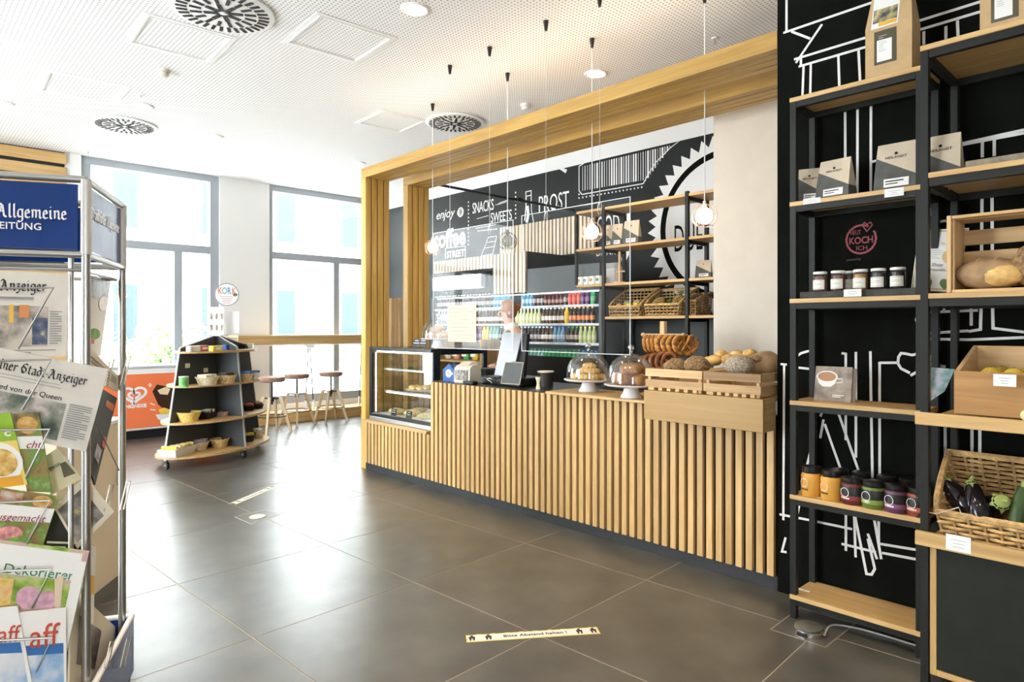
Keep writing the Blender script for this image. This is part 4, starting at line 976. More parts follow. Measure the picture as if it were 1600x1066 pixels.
# shelf with crisps seen below the left screen
a, b_ = onY(690, 560, 4.9), onY(760, 560, 4.9)
cs = thing('snack_rack', 'low wooden snack rack holding crisp bags behind the till', 'rack', ((a.x+b_.x)/2, 4.95, 0))
zc = onY(720, 563, 4.9).z
bl = B(); bl.cbox((a.x, 4.82, zc-.02), (b_.x, 5.1, zc)); bl.obj('shelf', oak[0], cs)
for x in (a.x-.03, b_.x-.02): B().cbox((x, 4.82, 0), (x+.028, 5.1, zc+.25)).obj('side', oak[2], cs)
B().box((a.x, 5.1, 0), (b_.x, 5.12, zc+.22)).obj('back', mat('rack_back', (.1, .07, .045), .6), cs)
for k, (px, cc) in enumerate(((700, (.75, .66, .55)), (713, (.72, .30, .20)), (728, (.10, .45, .10)), (742, (.80, .52, .05)))):
    p = onY(px, 550, 4.86); t = thing('crisp_bag', ('cream crisp bag in the snack rack', 'red and cream crisp bag in the snack rack', 'green crisp bag in the snack rack', 'yellow crisp bag in the snack rack')[k], 'snack bag', (p.x, 4.87, zc+.0005), 0, 'crisp bags in the snack rack')
    loc_obj(B().blob((0, 0, .075), (.066, .03, .08), 12, 9, lambda d: 1/max(abs(d.x), abs(d.z), .72)*.75), 'bag', mat('crisp_%d' % k, cc, .3, noise=.25, nscale=20), t, True)
    loc_obj(B().box((-.05, -.0335, .05), (.03, -.0295, .09)), 'print', PAPER, t)
# ================================================================== cake stands, pastries, pretzels, bread
PORC = mat('white_porcelain', (.78, .76, .76), .22)
def cake_stand(label, c, s=1.0, group='glass domed cake stands'):
    t = thing('cake_stand', label, 'cake stand', c, 0, group); t.scale = (s, s, s)
    loc_obj(B().lathe([(0, 0), (.064, 0), (.066, .006), (.050, .035), (.042, .066), (0, .066)], 28), 'foot', PORC, t, True)
    loc_obj(B().lathe([(0, .066), (.05, .067), (.150, .072), (.168, .082), (.166, .086), (.148, .079), (0, .078)], 36), 'plate', PORC, t, True)
    pr_ = [(.152*math.cos(a), .083+.045+.150*math.sin(a)) for a in [PI/2*i/10 for i in range(10)]]
    out = [(.152, .082), (.153, .11)]+pr_+[(.012, .2785)]
    inn = [(r-.003 if r > .02 else r-.002, z-.003) for r, z in out[::-1]]
    d = loc_obj(B().lathe(out+inn[:-1]+[(.149, .082), (.152, .082)], 36, cap=False), 'dome', clear('dome_glass', (.95, .96, .96), .085), t, True)
    loc_obj(B().lathe([(.010, .279), (.009, .290), (.018, .300), (.0215, .312), (.017, .324), (.006, .330), (0, .3305)], 16), 'knob', clear('knob_glass', (.85, .88, .88), .30), d, True)
    return t
CRO = mat('croissant_crust', (.80, .46, .13), .45, noise=.35, nscale=28, bump=.2)
def croissant_mesh():
    b = B(); pts = []; n = 19
    for i in range(n):
        t = i/(n-1)*2-1; a = t*1.15; pts.append((.055*math.sin(a), .045*(1-math.cos(a)), 0))
    return b.tube(pts, .026, 10, rf=lambda u: (.30+.70*math.sin(PI*u)**.8)*(1+.13*math.cos(u*6*2*PI))).mesh('croissant', CRO, True)
CM = croissant_mesh()
def pastry(me, name, label, c, rot, group, cat):
    o = link(name, me); o.location = c; o.rotation_euler = rot; return tag(o, label, cat, group)
zbd = CT+.0225
c1 = onZ(918, 613, zbd); c2 = onZ(986, 621.5, zbd)
c1 = c1+Vector((-.035, .05, 0))
cake_stand('glass domed white cake stand of golden croissants', (c1.x, c1.y, zbd), 1.09)
cake_stand('glass domed white cake stand of dark glazed buns', (c2.x, c2.y, zbd), 1.09)
c3 = onY(684, 541, 4.12); cake_stand('glass domed cake stand on the display case top', (c3.x, 4.12, DCZ1+.0005), 1.05)
for k, (x, y, z, r) in enumerate(((-.075, -.05, .106, .3), (.0, -.07, .106, -.2), (.07, -.03, .106, .9), (-.04, .05, .106, 2.2), (.06, .06, .106, 3.3), (-.03, -.01, .146, .1), (.045, .005, .146, 1.0), (.005, .0, .184, .4))):
    wv = Vector((x*CS+y*0, y, 0)); pastry(CM, 'croissant', ('croissant at the front left of the first dome', 'croissant at the front middle of the first dome', 'croissant at the right of the first dome', 'croissant at rear left of the first dome', 'croissant at rear right of the first dome', 'croissant in the second layer left under first dome', 'croissant in the second layer right under first dome', 'topmost croissant under the first dome')[k], (c1.x+x, c1.y+y, zbd+z+.006), (0, 0, r), 'croissants under the first dome', 'croissant')
BUN = mat('glazed_bun', (.45, .19, .055), .35, noise=.45, nscale=26, bump=.15)
BM_ = B().blob((0, 0, 0), (.062, .05, .042), 18, 10, lambda d: 1+.05*math.sin(9*math.atan2(d.y, d.x)+6*d.z)).mesh('bun', BUN, True)
for k, (x, y, z, r) in enumerate(((-.085, -.02, .122, .4), (.0, -.075, .122, 1.4), (.08, -.01, .122, 2.2), (0, .07, .122, .8), (-.02, -.005, .19, .2), (.055, -.02, .188, 1))):
    pastry(BM_, 'bun', ('glazed bun left under the second dome', 'glazed bun at front under the second dome', 'glazed bun right under the second dome', 'glazed bun at rear under the second dome', 'upper glazed bun left under the second dome', 'upper glazed bun right under the second dome')[k], (c2.x+x, c2.y+y, zbd+z+.006), (0, 0, r), 'glazed buns under the second dome', 'bun')
RLM = B().blob((0, 0, 0), (.085, .05, .034), 14, 8).mesh('bread_roll', mat('salmon_roll', (.75, .45, .25), .6, noise=.35, nscale=30), True)
for k, (x, y, z) in enumerate(((-.06, -.03, .12), (.06, .02, .12), (0, 0, .185))):
    pastry(RLM, 'bread_roll', ('filled roll left under the case top dome', 'filled roll right under the case top dome', 'upper filled roll under the case top dome')[k], (c3.x+x, 4.12+y, DCZ1+z), (0, 0, .5*k), 'rolls under the case top dome', 'roll')
sign('price_tag', 'small black price sign left of pair on display case top', 'price tag', (onY(650, 540, 3.95).x, 3.95, DCZ1+.0005), .2, .10, .085, BLKP, .2, 2, None, PAPER)
sign('price_tag', 'small black price sign right of pair on display case top', 'price tag', (onY(660, 540, 3.97).x, 3.97, DCZ1+.0005), .2, .10, .085, BLKP, .2, 2, None, PAPER)
# taped menu sheet on the register screen
ms = thing('menu_sheet', 'pale yellow price sheet hung on the register side screen', 'notice', (onY(722, 505, 3.61).x, 3.62, 1.35))
a, b = onY(700, 534, 3.62), onY(744, 476, 3.62)
B().box((a.x, 3.6195, a.z), (b.x, 3.6215, b.z)).obj('sheet', mat('pale_yellow_paper', (.60, .56, .38), .7), ms)
bl = B()
for k in range(9):
    z = b.z-.03-k*(b.z-a.z-.06)/8; bl.box((a.x+.02, 3.6184, z-.003), (a.x+.02+(b.x-a.x-.04)*random.uniform(.6, 1), 3.6192, z+.003))
bl.obj('print', mat('grey_print', (.35, .34, .30), .7), ms)
# ---- pretzel stand
pc = onY(1036.5, 520, 4.16)
ps = thing('pretzel_stand', 'wooden pretzel stand with crossbar on the counter', 'stand', (pc.x, 4.16, CT+.0005))
B().cbox((pc.x-.02, 4.14, CT+.02), (pc.x+.02, 4.18, onY(1036, 502, 4.16).z), .004).obj('pole', pine[2], ps)
B().cbox((pc.x-.12, 4.06, CT+.0005), (pc.x+.12, 4.26, CT+.02), .004).obj('base', pine[0], ps)
zx = onY(1020, 523, 4.16).z
bl = B(); xa_, xb_ = onY(1008, 523, 4.16).x, onY(1071, 523, 4.16).x
bl.cyl((xa_, 4.132, zx), (xb_, 4.132, zx), .0075, n=8).blob((xa_, 4.132, zx), (.015, .015, .015), 10, 7).blob((xb_, 4.132, zx), (.015, .015, .015), 10, 7); bl.obj('crossbar', pine[0], ps, True)
def catmull(P, n=6):
    out = []
    for i in range(len(P)-1):
        p0, p1, p2, p3 = [Vector(P[max(0, min(len(P)-1, i+k))]) for k in (-1, 0, 1, 2)]
        for j in range(n):
            t = j/n; out.append(.5*((2*p1)+(p2-p0)*t+(2*p0-5*p1+4*p2-p3)*t*t+(3*p1-p0-3*p2+p3)*t*t*t))
    return out+[Vector(P[-1])]
PZ = [(-.32, -.46, .10), (-.12, -.12, .12), (.08, .08, .10), (.34, .46, 0), (.72, .42, 0), (.95, 0, 0), (.70, -.52, 0), (0, -.78, 0), (-.70, -.52, 0), (-.95, 0, 0), (-.72, .42, 0), (-.34, .46, 0), (-.08, .08, -.10), (.12, -.12, .02), (.32, -.46, .10)]
PREZ = mat('pretzel_crust', (.24, .075, .018), .3, noise=.4, nscale=35); PREC = mat('cheese_pretzel', (.48, .215, .05), .42, noise=.8, nscale=45, bump=.3)
def pretzel_mesh(s, r, m): return B().tube([Vector((p.x*s, p.y*s, p.z*s*1.2)) for p in catmull(PZ, 5)], r, 8, rf=lambda u: .55+.75*math.sin(PI*u)**1.5).mesh('pretzel', m, True)
PM1, PM2, PM3 = pretzel_mesh(.088, .0118, PREC), pretzel_mesh(.075, .0125, PREZ), pretzel_mesh(.102, .0128, PREC)
def pretzel(me, label, c, rot, group): o = link('pretzel', me); o.location = c; o.rotation_euler = rot; return tag(o, label, 'pretzel', group)
for k in range(4): pretzel(PM3, f'{ORD[k]} cheese pretzel from the pole on right side of crossbar', (onY(1045.5+k*8.6, 523, 4.132).x, 4.132-.002, zx-.060), (PI/2, 0, PI/2-.55+.04*k), 'cheese pretzels hanging right of the pole')
for k in range(4): pretzel(PM1, f'{ORD[k]} pretzel from the knob on left side of crossbar', (onY(1013+k*5.6, 523, 4.132).x, 4.132, zx-.052), (PI/2, 0, PI/2+.22+.03*k), 'pretzels hanging left of the pole')
zl = onY(1025, 566, 4.08).z
for k in range(5): pretzel(PM2, f'{ORD[k]} dark pretzel from left leaning below the crossbar', (onY(1013+k*9.5, 566, 4.06).x, 4.06-.006*k, zl), (PI/2-.15, .4*k, PI/2-.5-.22*k), 'dark pretzels below the crossbar')
# ---- bread crates
FLM = wood('flamed_pine_x', (.76, .53, .26), (.24, .115, .035), 0, .55, .2, .32)
FLMY = wood('flamed_pine_y', (.74, .52, .26), (.40, .22, .08), 1, .55, .2, .6)
def crate(label, x0, x1, y0, y1, z0, h, group='wooden bread crates'):
    t = thing('bread_crate', label, 'crate', ((x0+x1)/2, (y0+y1)/2, z0), 0, group); w = .012; sh = h*.36
    for zz in (z0+.018, z0+h-sh):
        for y in (y0, y1-w): B().cbox((x0, y, zz), (x1, y+w, zz+sh), .0015).obj('slat', FLM, t)
        for x in (x0+.0, x1-w): B().cbox((x, y0+w+.0005, zz), (x+w, y1-w-.0005, zz+sh), .0015).obj('slat', FLMY, t)
    for x in (x0+w+.0005, x1-w-.0205):
        for y in (y0+w+.0005, y1-w-.0205): B().cbox((x, y, z0), (x+.02, y+.02, z0+h-.002), .0015).obj('corner_post', pine[2], t)
    n = 6
    for k in range(n):
        x = x0+.036+(x1-x0-.10)*k/(n-1); B().cbox((x, y0+.001, z0+.0), (x+.028, y1-.001, z0+.0175), .0015).obj('bottom_slat', pine[1], t)
    return t
CZ = DZ1+.001
ctz = onY(1010, 575.5, 3.52).z
crate('flamed wooden bread crate beside the glass domes', onY(1009, 590, 3.52).x, onY(1097.5, 590, 3.52).x, 3.515, 3.86, CZ, ctz-CZ)
crate('flamed wooden bread crate against the black wall', onY(1099.5, 590, 3.52).x, -1.715, 3.515, 3.86, CZ, ctz-CZ)
SEED = mat('seeded_crust', (.26, .155, .07), .75, noise=.7, nscale=70, bump=.8); GREYL = mat('grey_seeded_crust', (.40, .33, .25), .8, noise=.6, nscale=110, bump=1.0)
FLOURC = mat('floury_crust', (.36, .23, .12), .75, noise=.35, nscale=12, bump=.3); GOLD = mat('golden_roll', (.74, .45, .15), .6, noise=.35, nscale=18, bump=.2)
def loaf(name, label, c, r, m, rz=0, seed=1.0, cat='loaf', slash=0, amp=.05, group=None):
    t = thing(name, label, cat, c, rz, group)
    loc_obj(B().blob((0, 0, 0), r, 22, 12, lump(amp, seed)), 'crust', m, t, True)
    if slash:
        b = B()
        for k in range(slash):
            u = (k-(slash-1)/2)*r[0]*.5; pts = []
            for i in range(7):
                v = (i/6-.5)*1.3; xx = u+v*r[0]*.22; yy = v*r[1]; q = max(.05, 1-(xx/r[0])**2-(yy/r[1])**2); pts.append((xx, yy, r[2]*math.sqrt(q)*1.0+.001))
            b.tube(pts, r[2]*.07, 5, rf=lambda u_: .3+.7*math.sin(PI*u_))
        loc_obj(b, 'slash', mat('slash_crumb', (.62, .42, .2), .8), t, True)
    return t
def LP(px, py, Y): p = onY(px, py, Y); return (p.x, Y, p.z)
loaf('seeded_loaf', 'brown seeded loaf left in the crate beside the domes', LP(1057, 573, 3.68), (.085, .07, .052), SEED, .3, 1.2, slash=2)
loaf('seeded_loaf', 'brown seeded loaf right in the crate beside the domes', LP(1089, 571, 3.66), (.088, .075, .055), SEED, -.2, 2.6, slash=2)
loaf('grain_loaf', 'pale grey grain loaf in the crate by the black wall', LP(1156, 571, 3.63), (.085, .08, .060), GREYL, .2, 3.1)
loaf('round_loaf', 'large floury round loaf leaning by the black wall', LP(1196, 571, 3.80), (.100, .085, .086), FLOURC, .4, .7, amp=.022)
for k, (px, py, Y) in enumerate(((1117, 563, 3.95), (1139, 562, 3.96), (1128, 556, 4.02), (1152, 556, 4.03), (1172, 554, 4.05), (1165, 563, 3.97), (1106, 566, 3.98))):
    loaf('bread_roll', ('front golden roll beside the seeded loaf', 'front golden roll beside the grain loaf', 'rear golden roll second from the seeded loaf', 'rear golden roll behind the grain loaf', 'rear golden roll nearest the round loaf', 'golden roll half hidden behind the grain loaf', 'golden roll at far left of the roll tray')[k], LP(px, py, Y), (.050, .044, .036), GOLD, k, k*1.3, 'roll', 1, .03, 'golden rolls behind the crates')
tr = onY(1104, 574, 3.94); tz = tr.z-.01
tt = thing('roll_tray', 'black tray of golden rolls behind the bread crates', 'tray', (-2.05, 4.0, CT+.0005))
B().cbox((tr.x, 3.90, tz-.012), (-1.74, 4.16, tz), .003).obj('tray', BLKP, tt); 
for x in (tr.x+.03, -1.80):
    for y in (3.99, 4.12): B().box((x, y, CT+.0005), (x+.02, y+.02, tz-.0125)).obj('leg', BLKP, tt)
for k, (px, py) in enumerate(((1182, 562), (1188, 566), (1184, 571))): loaf('rye_roll', ('upper rye roll wedged beside the round loaf', 'middle rye roll wedged beside the round loaf', 'lower rye roll wedged beside the round loaf')[k], LP(px, py, 3.74+.02*k), (.042, .04, .026), SEED, k, k*2.1, 'roll', 0, .03, 'rye rolls by the round loaf')
# ================================================================== black wall line drawing
RY = 3.685-.0012
RWM = FR((0, RY, 0), (1, 0, 0), (0, 0, 1))
def rp(p): q = onY(p[0], p[1], RY); return (q.x, q.z)
bm = B()
LN = [((1229, -12), (1229, 50)), ((1224, 51.5), (1366, 2.8), (1400, -9)), ((1236.6, 49.3), (1266, 60.5)), ((1284.5, 38), (1243.6, 98.5)), ((1240.8, 92.9), (1352, 59.1), (1436.5, 32.4), (1560, -6)),
 ((1247.9, 104.2), (1352, 73.7), (1437.9, 46.4), (1600, -2)), ((1255.7, 103), (1253.9, 152)), ((1267, 100), (1266, 150)), ((1310, 87), (1311.6, 136)), ((1341.6, 79), (1344, 128)), ((1443.5, 49), (1443.5, 70)), ((1478, 41), (1478, 62)), ((1496, 32), (1497, 58)), ((1251.5, 89), (1251.5, 103)),
 ((1320.5, 160), (1321, 300)), ((1340, 160), (1339.6, 320)), ((1361, 155), (1360.6, 320)), ((1361, 253.4), (1374.5, 250), (1431, 240), (1500, 225), (1600, 203)), ((1431, 243), (1510, 225), (1600, 208)), ((1535, 222), (1535, 246)), ((1553.6, 216), (1553.6, 244)),
 ((1514.8, 301.5), (1543.5, 299.5)), ((1534.5, 300), (1533, 480), (1532, 515), (1513.5, 518)), ((1550, 297), (1551, 480), (1551.7, 513), (1600, 519)), ((1453.7, 488), (1528, 485)), ((1475, 462), (1475, 486)), ((1464, 487), (1467, 515)), ((1517.6, 462), (1517.6, 509)), ((1436, 486), (1432, 500), (1438, 517)),
 ((1432, 522), (1513, 517)), ((1431, 529.5), (1513, 531), (1600, 527.5)), ((1374.5, 567), (1401, 567)), ((1403, 567.7), (1404, 558), (1408, 552), (1416.5, 553), (1425, 555), (1438, 552), (1452, 556), (1458, 566)), ((1403, 567.7), (1408, 576), (1421.7, 583)), ((1422.7, 587), (1440, 577), (1458, 566)), ((1453.7, 569.8), (1477.4, 573)),
 ((1225.3, 570), (1224, 813)), ((1219.7, 569), (1229.6, 570)), ((1242, 559), (1252, 552), (1266, 548)), ((1242, 574), (1269, 577)), ((1315, 552), (1321.6, 553), (1321.6, 640), (1321.6, 688)), ((1337.4, 550), (1337.4, 715)), ((1360, 549), (1361, 620), (1363.3, 747)), ((1374.5, 565.6), (1374.5, 747)),
 ((1308, 640), (1343.6, 741.5), (1349, 760)), ((1288.7, 662.7), (1312.6, 730), (1322, 758)), ((1281.6, 685), (1286.7, 655.7)), ((1282, 651), (1287, 637)), ((1268, 699), (1260.5, 730), (1242, 824)), ((1218, 803.8), (1268, 813.5), (1331.5, 827)), ((1227.6, 840), (1221.8, 862), (1229, 863)), ((1321.8, 790), (1321.8, 861)), ((1315, 850), (1369, 863)),
 ((1334.7, 800), (1354, 897), (1362, 898), (1367, 889), (1356, 842)), ((1334.7, 800), (1337, 871)), ((1364, 800), (1377, 874)), ((1373, 800), (1373, 850)), ((1356, 834), (1370.5, 874)), ((1375, 850), (1436, 860), (1500, 871)), ((1378, 864), (1436, 875), (1500, 887)), ((1477, 650), (1477, 740)), ((1518.7, 650), (1518.7, 740)), ((1531, 650), (1531, 740)), ((1452, 312), (1458, 308), (1470, 300), (1484, 297)), ((1460, 305), (1459, 350)), ((1454, 325), (1459, 348), (1478, 345))]
for ln in LN: bm.strip([rp(p) for p in ln], .0125, RWM)
bm.obj('wall_drawing', CHALK, wall_right)
PINK = mat('pink_mural_paint', (.34, .075, .085), .7)
cx, cz_ = rp((1345.3, 374)); bm = B()
def ring(rx, rz, w, a0=0, a1=2*PI): bm.strip([(cx+rx*math.cos(a0+(a1-a0)*k/40)*(1+.02*math.sin(k*2.3)), cz_+rz*math.sin(a0+(a1-a0)*k/40)) for k in range(41)], w, RWM)
rr = (onY(1368, 374, RY).x-onY(1322, 374, RY).x)/2; ring(rr, rr*1.02, .010, 1.05, 1.05+2*PI*.92)
hx, hz = rp((1354.5, 355)); bm.strip([(hx+p[0], hz+p[1]) for p in ((0, -.022), (-.022, .012), (-.012, .026), (.002, .014), (.018, .024), (.026, .008), (0, -.022))], .005, RWM); bm.obj('wall_emblem', PINK, wall_right)
fit_text('HEUT', RY, 1329, 1345, 367, 360, PINK, wall_right, 'wall_lettering'); fit_text('KOCH', RY, 1327, 1364, 381, 370, PINK, wall_right, 'wall_lettering', bold=.002); fit_text('ICH', RY, 1338, 1355, 391, 384, PINK, wall_right, 'wall_lettering')
fit_text('powered by', RY, 1323, 1345, 408.5, 403.5, mat('dim_paint', (.16, .09, .09), .7), wall_right, 'wall_lettering')
# ================================================================== shelf rack A (narrow) and B (deep)
YA, YBs, YE = 3.40, 3.17, 3.668
ZA = (2.685, 2.147, 1.648, 1.124, .638, .123)
AX0, AX1 = -1.503, -.895
sa = thing('shelf_rack', 'narrow black steel shelf rack with oak boards on the black wall', 'shelf rack', ((AX0+AX1)/2, (YA+YE)/2, 0))
for x in (AX0, AX1-.032):
    for y in (YA, YE-.032): B().cbox((x, y, 0), (x+.032, y+.032, ZA[0]-.023), .0015).obj('upright', BLK, sa)
for z in ZA:
    B().cbox((AX0+.001, YA-.006, z-.0225), (AX1-.001, YE-.002, z), .0015).obj('shelf_board', oak[0], sa)
    B().box((AX0+.0325, YA+.001, z-.052), (AX1-.0325, YA+.026, z-.023)).obj('rail', BLK, sa)
    B().box((AX0+.0325, YE-.030, z-.052), (AX1-.0325, YE-.004, z-.023)).obj('rail', BLK, sa)
    for x in (AX0+.003, AX1-.029): B().box((x, YA+.0325, z-.052), (x+.026, YE-.0325, z-.023)).obj('side_rail', BLK, sa)
BX0, BX1 = -.847, .25
sb = thing('shelf_rack', 'deep black steel shelf rack with oak boards beside the narrow rack', 'shelf rack', ((BX0+BX1)/2, (YBs+YE)/2, 0))
ZBs = (2.685, 2.147, 1.643)
for x in (BX0, BX1-.032):
    for y in (YBs, YE-.032): B().cbox((x, y, 0), (x+.03, y+.034, ZBs[0]-.023), .0015).obj('upright', BLK, sb)
for z in ZBs:
    B().cbox((BX0+.001 if z > 2.6 else BX0+.031, YBs-.006, z-.0225), (BX1-.001, YE-.002, z), .0015).obj('shelf_board', oak[0], sb)
    B().box((BX0+.0325, YBs+.002, z-.055), (BX1-.0325, YBs+.028, z-.023)).obj('rail', BLK, sb); B().box((BX0+.0325, YE-.030, z-.055), (BX1-.0325, YE-.004, z-.023)).obj('rail', BLK, sb)
    B().box((BX0+.003, YBs+.0345, z-.055), (BX0+.027, YE-.0345, z-.023)).obj('side_rail', BLK, sb)
for z0, z1 in ((1.094, 1.146), (.590, .648)):
    B().cbox((BX0-.012, YBs-.03, z0), (BX1, YBs-.008, z1), .002).obj('front_lip', oak[0], sb)
    B().cbox((BX0+.031, YBs-.0075, z0+.012), (BX1-.033, YE-.035, z0+.032), .0015).obj('shelf_board', oak[0], sb)
cb = thing('base_cabinet', 'low cabinet with dark door in oak frame under the vegetable basket', 'cabinet', ((BX0+BX1)/2, 3.4, .0))
B().cbox((BX0+.034, YBs+.006, .05), (BX0+.058, YE-.04, .5995), .0015).obj('side', oak[2], cb); B().cbox((BX0+.058, YBs+.006, .05), (BX1-.04, YE-.04, .075), .0015).obj('bottom', oak[0], cb)
B().box((BX0+.058, YBs+.5-.05, .075), (BX1-.04, YBs+.5-.04, .5995)).obj('back', BLKP, cb)
for k in range(2):
    a = BX0+.06+k*.50; B().cbox((a, YBs+.008, .078), (a+.495, YBs+.026, .597), .0015).obj('door', mat('dark_green_door', (.015, .0175, .0125), .6, spec=.3, noise=.12, nscale=14), cb)
B().box((BX0+.07, YBs+.05, 0), (BX1-.04, YE-.06, .05)).obj('plinth', BLKP, cb)
# ---- price cards
def pcard(label, px0, px1, py0, py1, Y, lean=0):
    a, b = onY(px0, py1, Y), onY(px1, py0, Y); t = thing('price_card', label, 'price card', ((a.x+b.x)/2, Y, a.z), 0, 'white price cards on the shelf edges')
    w, h = b.x-a.x, b.z-a.z; loc_obj(B().box((-w/2, -.0012, 0), (w/2, 0, h)), 'card', CARD, t)
    bl = B()
    for k in range(3): ww = w*random.uniform(.3, .6); bl.box((-ww/2, -.0018, h*(.70-.22*k)-.002), (ww/2, -.0012, h*(.70-.22*k)+.001))
    loc_obj(bl, 'print', mat('grey_print2', (.45, .45, .46), .7), t)
EA = YA-.0065; EB = YBs-.0305
pcard('price card under the first two coffee bags', 1255, 1282, 308, 320, EA); pcard('price card under the third coffee bag', 1382, 1412.5, 292, 309, EA)
pcard('price card on the slate of white lidded jars', 1318.5, 1346, 451.5, 464, EA-.012); pcard('price card under the vegetable basket', 1478, 1517, 841, 858, EB)
pcard('price card pinned to the slanted wooden crate', 1552, 1588, 586, 603, 3.16)
def flatcard(label, px, py, z):
    c = onZ(px, py, z); t = thing('shelf_ticket', label, 'price card', (c.x, c.y+.012, z+.0005), 0, 'tickets lying on the spread shelf'); loc_obj(B().box((-.038, -.011, 0), (.038, .011, .0008)), 'card', CARD, t)
for k, (px, py) in enumerate(((1277, 778), (1334, 788), (1385, 798), (1432, 806))): flatcard(f'{ORD[k]} white ticket from left before the spread jars', px, py, ZA[4])
flatcard('white ticket on the empty bottom board', 1252, 923, ZA[5])
# ---- kraft paper bags on the top boards
KRF = mat('kraft_paper', (.54, .37, .185), .75, noise=.12, nscale=10, bump=.1)
def kraft(label, px0, px1, Y, z, h, d, full):
    a, b = onY(px0, 60, Y), onY(px1, 60, Y); w = b.x-a.x; t = thing('kraft_bag', label, 'paper bag', ((a.x+b.x)/2, Y+d/2, z+.0005), 0, 'kraft paper bags on the top boards')
    zt_, tw = h, w*.42
    loc_obj(B().add([(-w/2, -d/2, 0), (w/2, -d/2, 0), (w/2, d/2, 0), (-w/2, d/2, 0), (-w/2, -d/2, h*.55), (w/2, -d/2, h*.55), (w/2, d/2, h*.55), (-w/2, d/2, h*.55), (-w*.40, -.006, h), (w*.40, -.006, h), (w*.40, .006, h), (-w*.40, .006, h)],
       [(3, 2, 1, 0), (0, 1, 5, 4), (1, 2, 6, 5), (2, 3, 7, 6), (3, 0, 4, 7), (4, 5, 9, 8), (5, 6, 10, 9), (6, 7, 11, 10), (7, 4, 8, 11), (8, 9, 10, 11)]), 'bag', KRF, t)
    wx0, wx1, wz0, wz1 = -w*.30, w*.18, h*.16, h*.50
    loc_obj(B().box((wx0, -d/2-.0012, wz0), (wx1, -d/2, wz1)), 'window', mat('bag_window', (.10, .085, .05), .15), t)
    loc_obj(B().box((wx0+.012, -d/2-.0022, wz0+.012), (wx1-.02, -d/2-.0014, wz1-.045)), 'label', PAPER, t)
    bl = B()
    for k in range(9): bl.box((wx0+.02, -d/2-.0028, wz0+.06+k*.009), (wx0+.02+(wx1-wx0-.06)*random.uniform(.5, 1), -d/2-.0022, wz0+.0625+k*.009))
    loc_obj(bl, 'label_print', MATS['grey_print2'], t)
    if full:
        s = math.atan2(d/2-.006, h*.45); M = Matrix.Translation((-w*.09, -d/2-.002, h*.53)) @ Matrix.Rotation(-s, 4, 'X')
        f = loc_obj(B().box((-w*.28, -.0015, 0), (w*.30, 0, h*.42)), 'flyer', PAPER, t, M=M)
        loc_obj(B().box((-w*.25, -.0025, .03), (w*.27, -.0016, h*.22)), 'flyer_picture', photo('flyer_photo', [(.02, .03, .03), (.07, .09, .11), (.45, .36, .15), (.75, .7, .55)], 22), t, M=M)
        loc_obj(B().box((-w*.12, -.0026, .008), (w*.27, -.0016, .028)), 'flyer_banner', mat('yellow_ink', (.75, .45, .05), .5), t, M=M)
kraft('tall kraft paper bag with flyer on top of the narrow rack', 1352, 1425, 3.46, ZA[0], .47, .13, True)
kraft('kraft paper bag with white label on top of the deep rack', 1531, 1622, 3.30, ZBs[0], .40, .14, False)
# ---- coffee bags
def cbag(label, px, Y, z, w, h, rz): p = onY(px, 280, Y); coffee_bag(label, (p.x, Y, z+.0005), rz, w, .085, h, 'two-tone coffee bags on the narrow rack')
cbag('narrow coffee bag at left end of the second board', 1265, 3.52, ZA[1], .115, .185, .35)
cbag('coffee bag angled beside the narrow one on second board', 1306, 3.50, ZA[1], .172, .205, -.12)
cbag('upright coffee bag near the tall steel upright', 1402, 3.51, ZA[1], .185, .235, .0)
p = onY(1473, 250, 3.50); coffee_bag('coffee bag behind the tall steel upright', (p.x-.01, 3.52, ZBs[1]+.0005), .0, .17, .085, .235, 'two-tone coffee bags on the narrow rack')
# ---- slate trays
SLT = mat('dark_slate', (.045, .047, .042), .7, noise=.3, nscale=25, bump=.3)
a, b = onY(1257, 460, YA+.012), onY(1433, 460, YA+.012)
tag(B().cbox((AX0+.05, YA+.004, ZA[2]+.0005), (AX1-.03, YA+.15, ZA[2]+.034), .003).obj('slate_tray', SLT), 'dark wood riser under the white lidded jars', 'riser')
tag(B().cbox((onY(1508, 240, 3.24).x, 3.24, ZBs[1]+.0005), (BX1-.05, 3.5, ZBs[1]+.04), .003).obj('grey_riser', mat('weathered_board', (.26, .22, .16), .8, noise=.3, nscale=20)), 'weathered wooden riser on second board of the deep rack', 'riser')
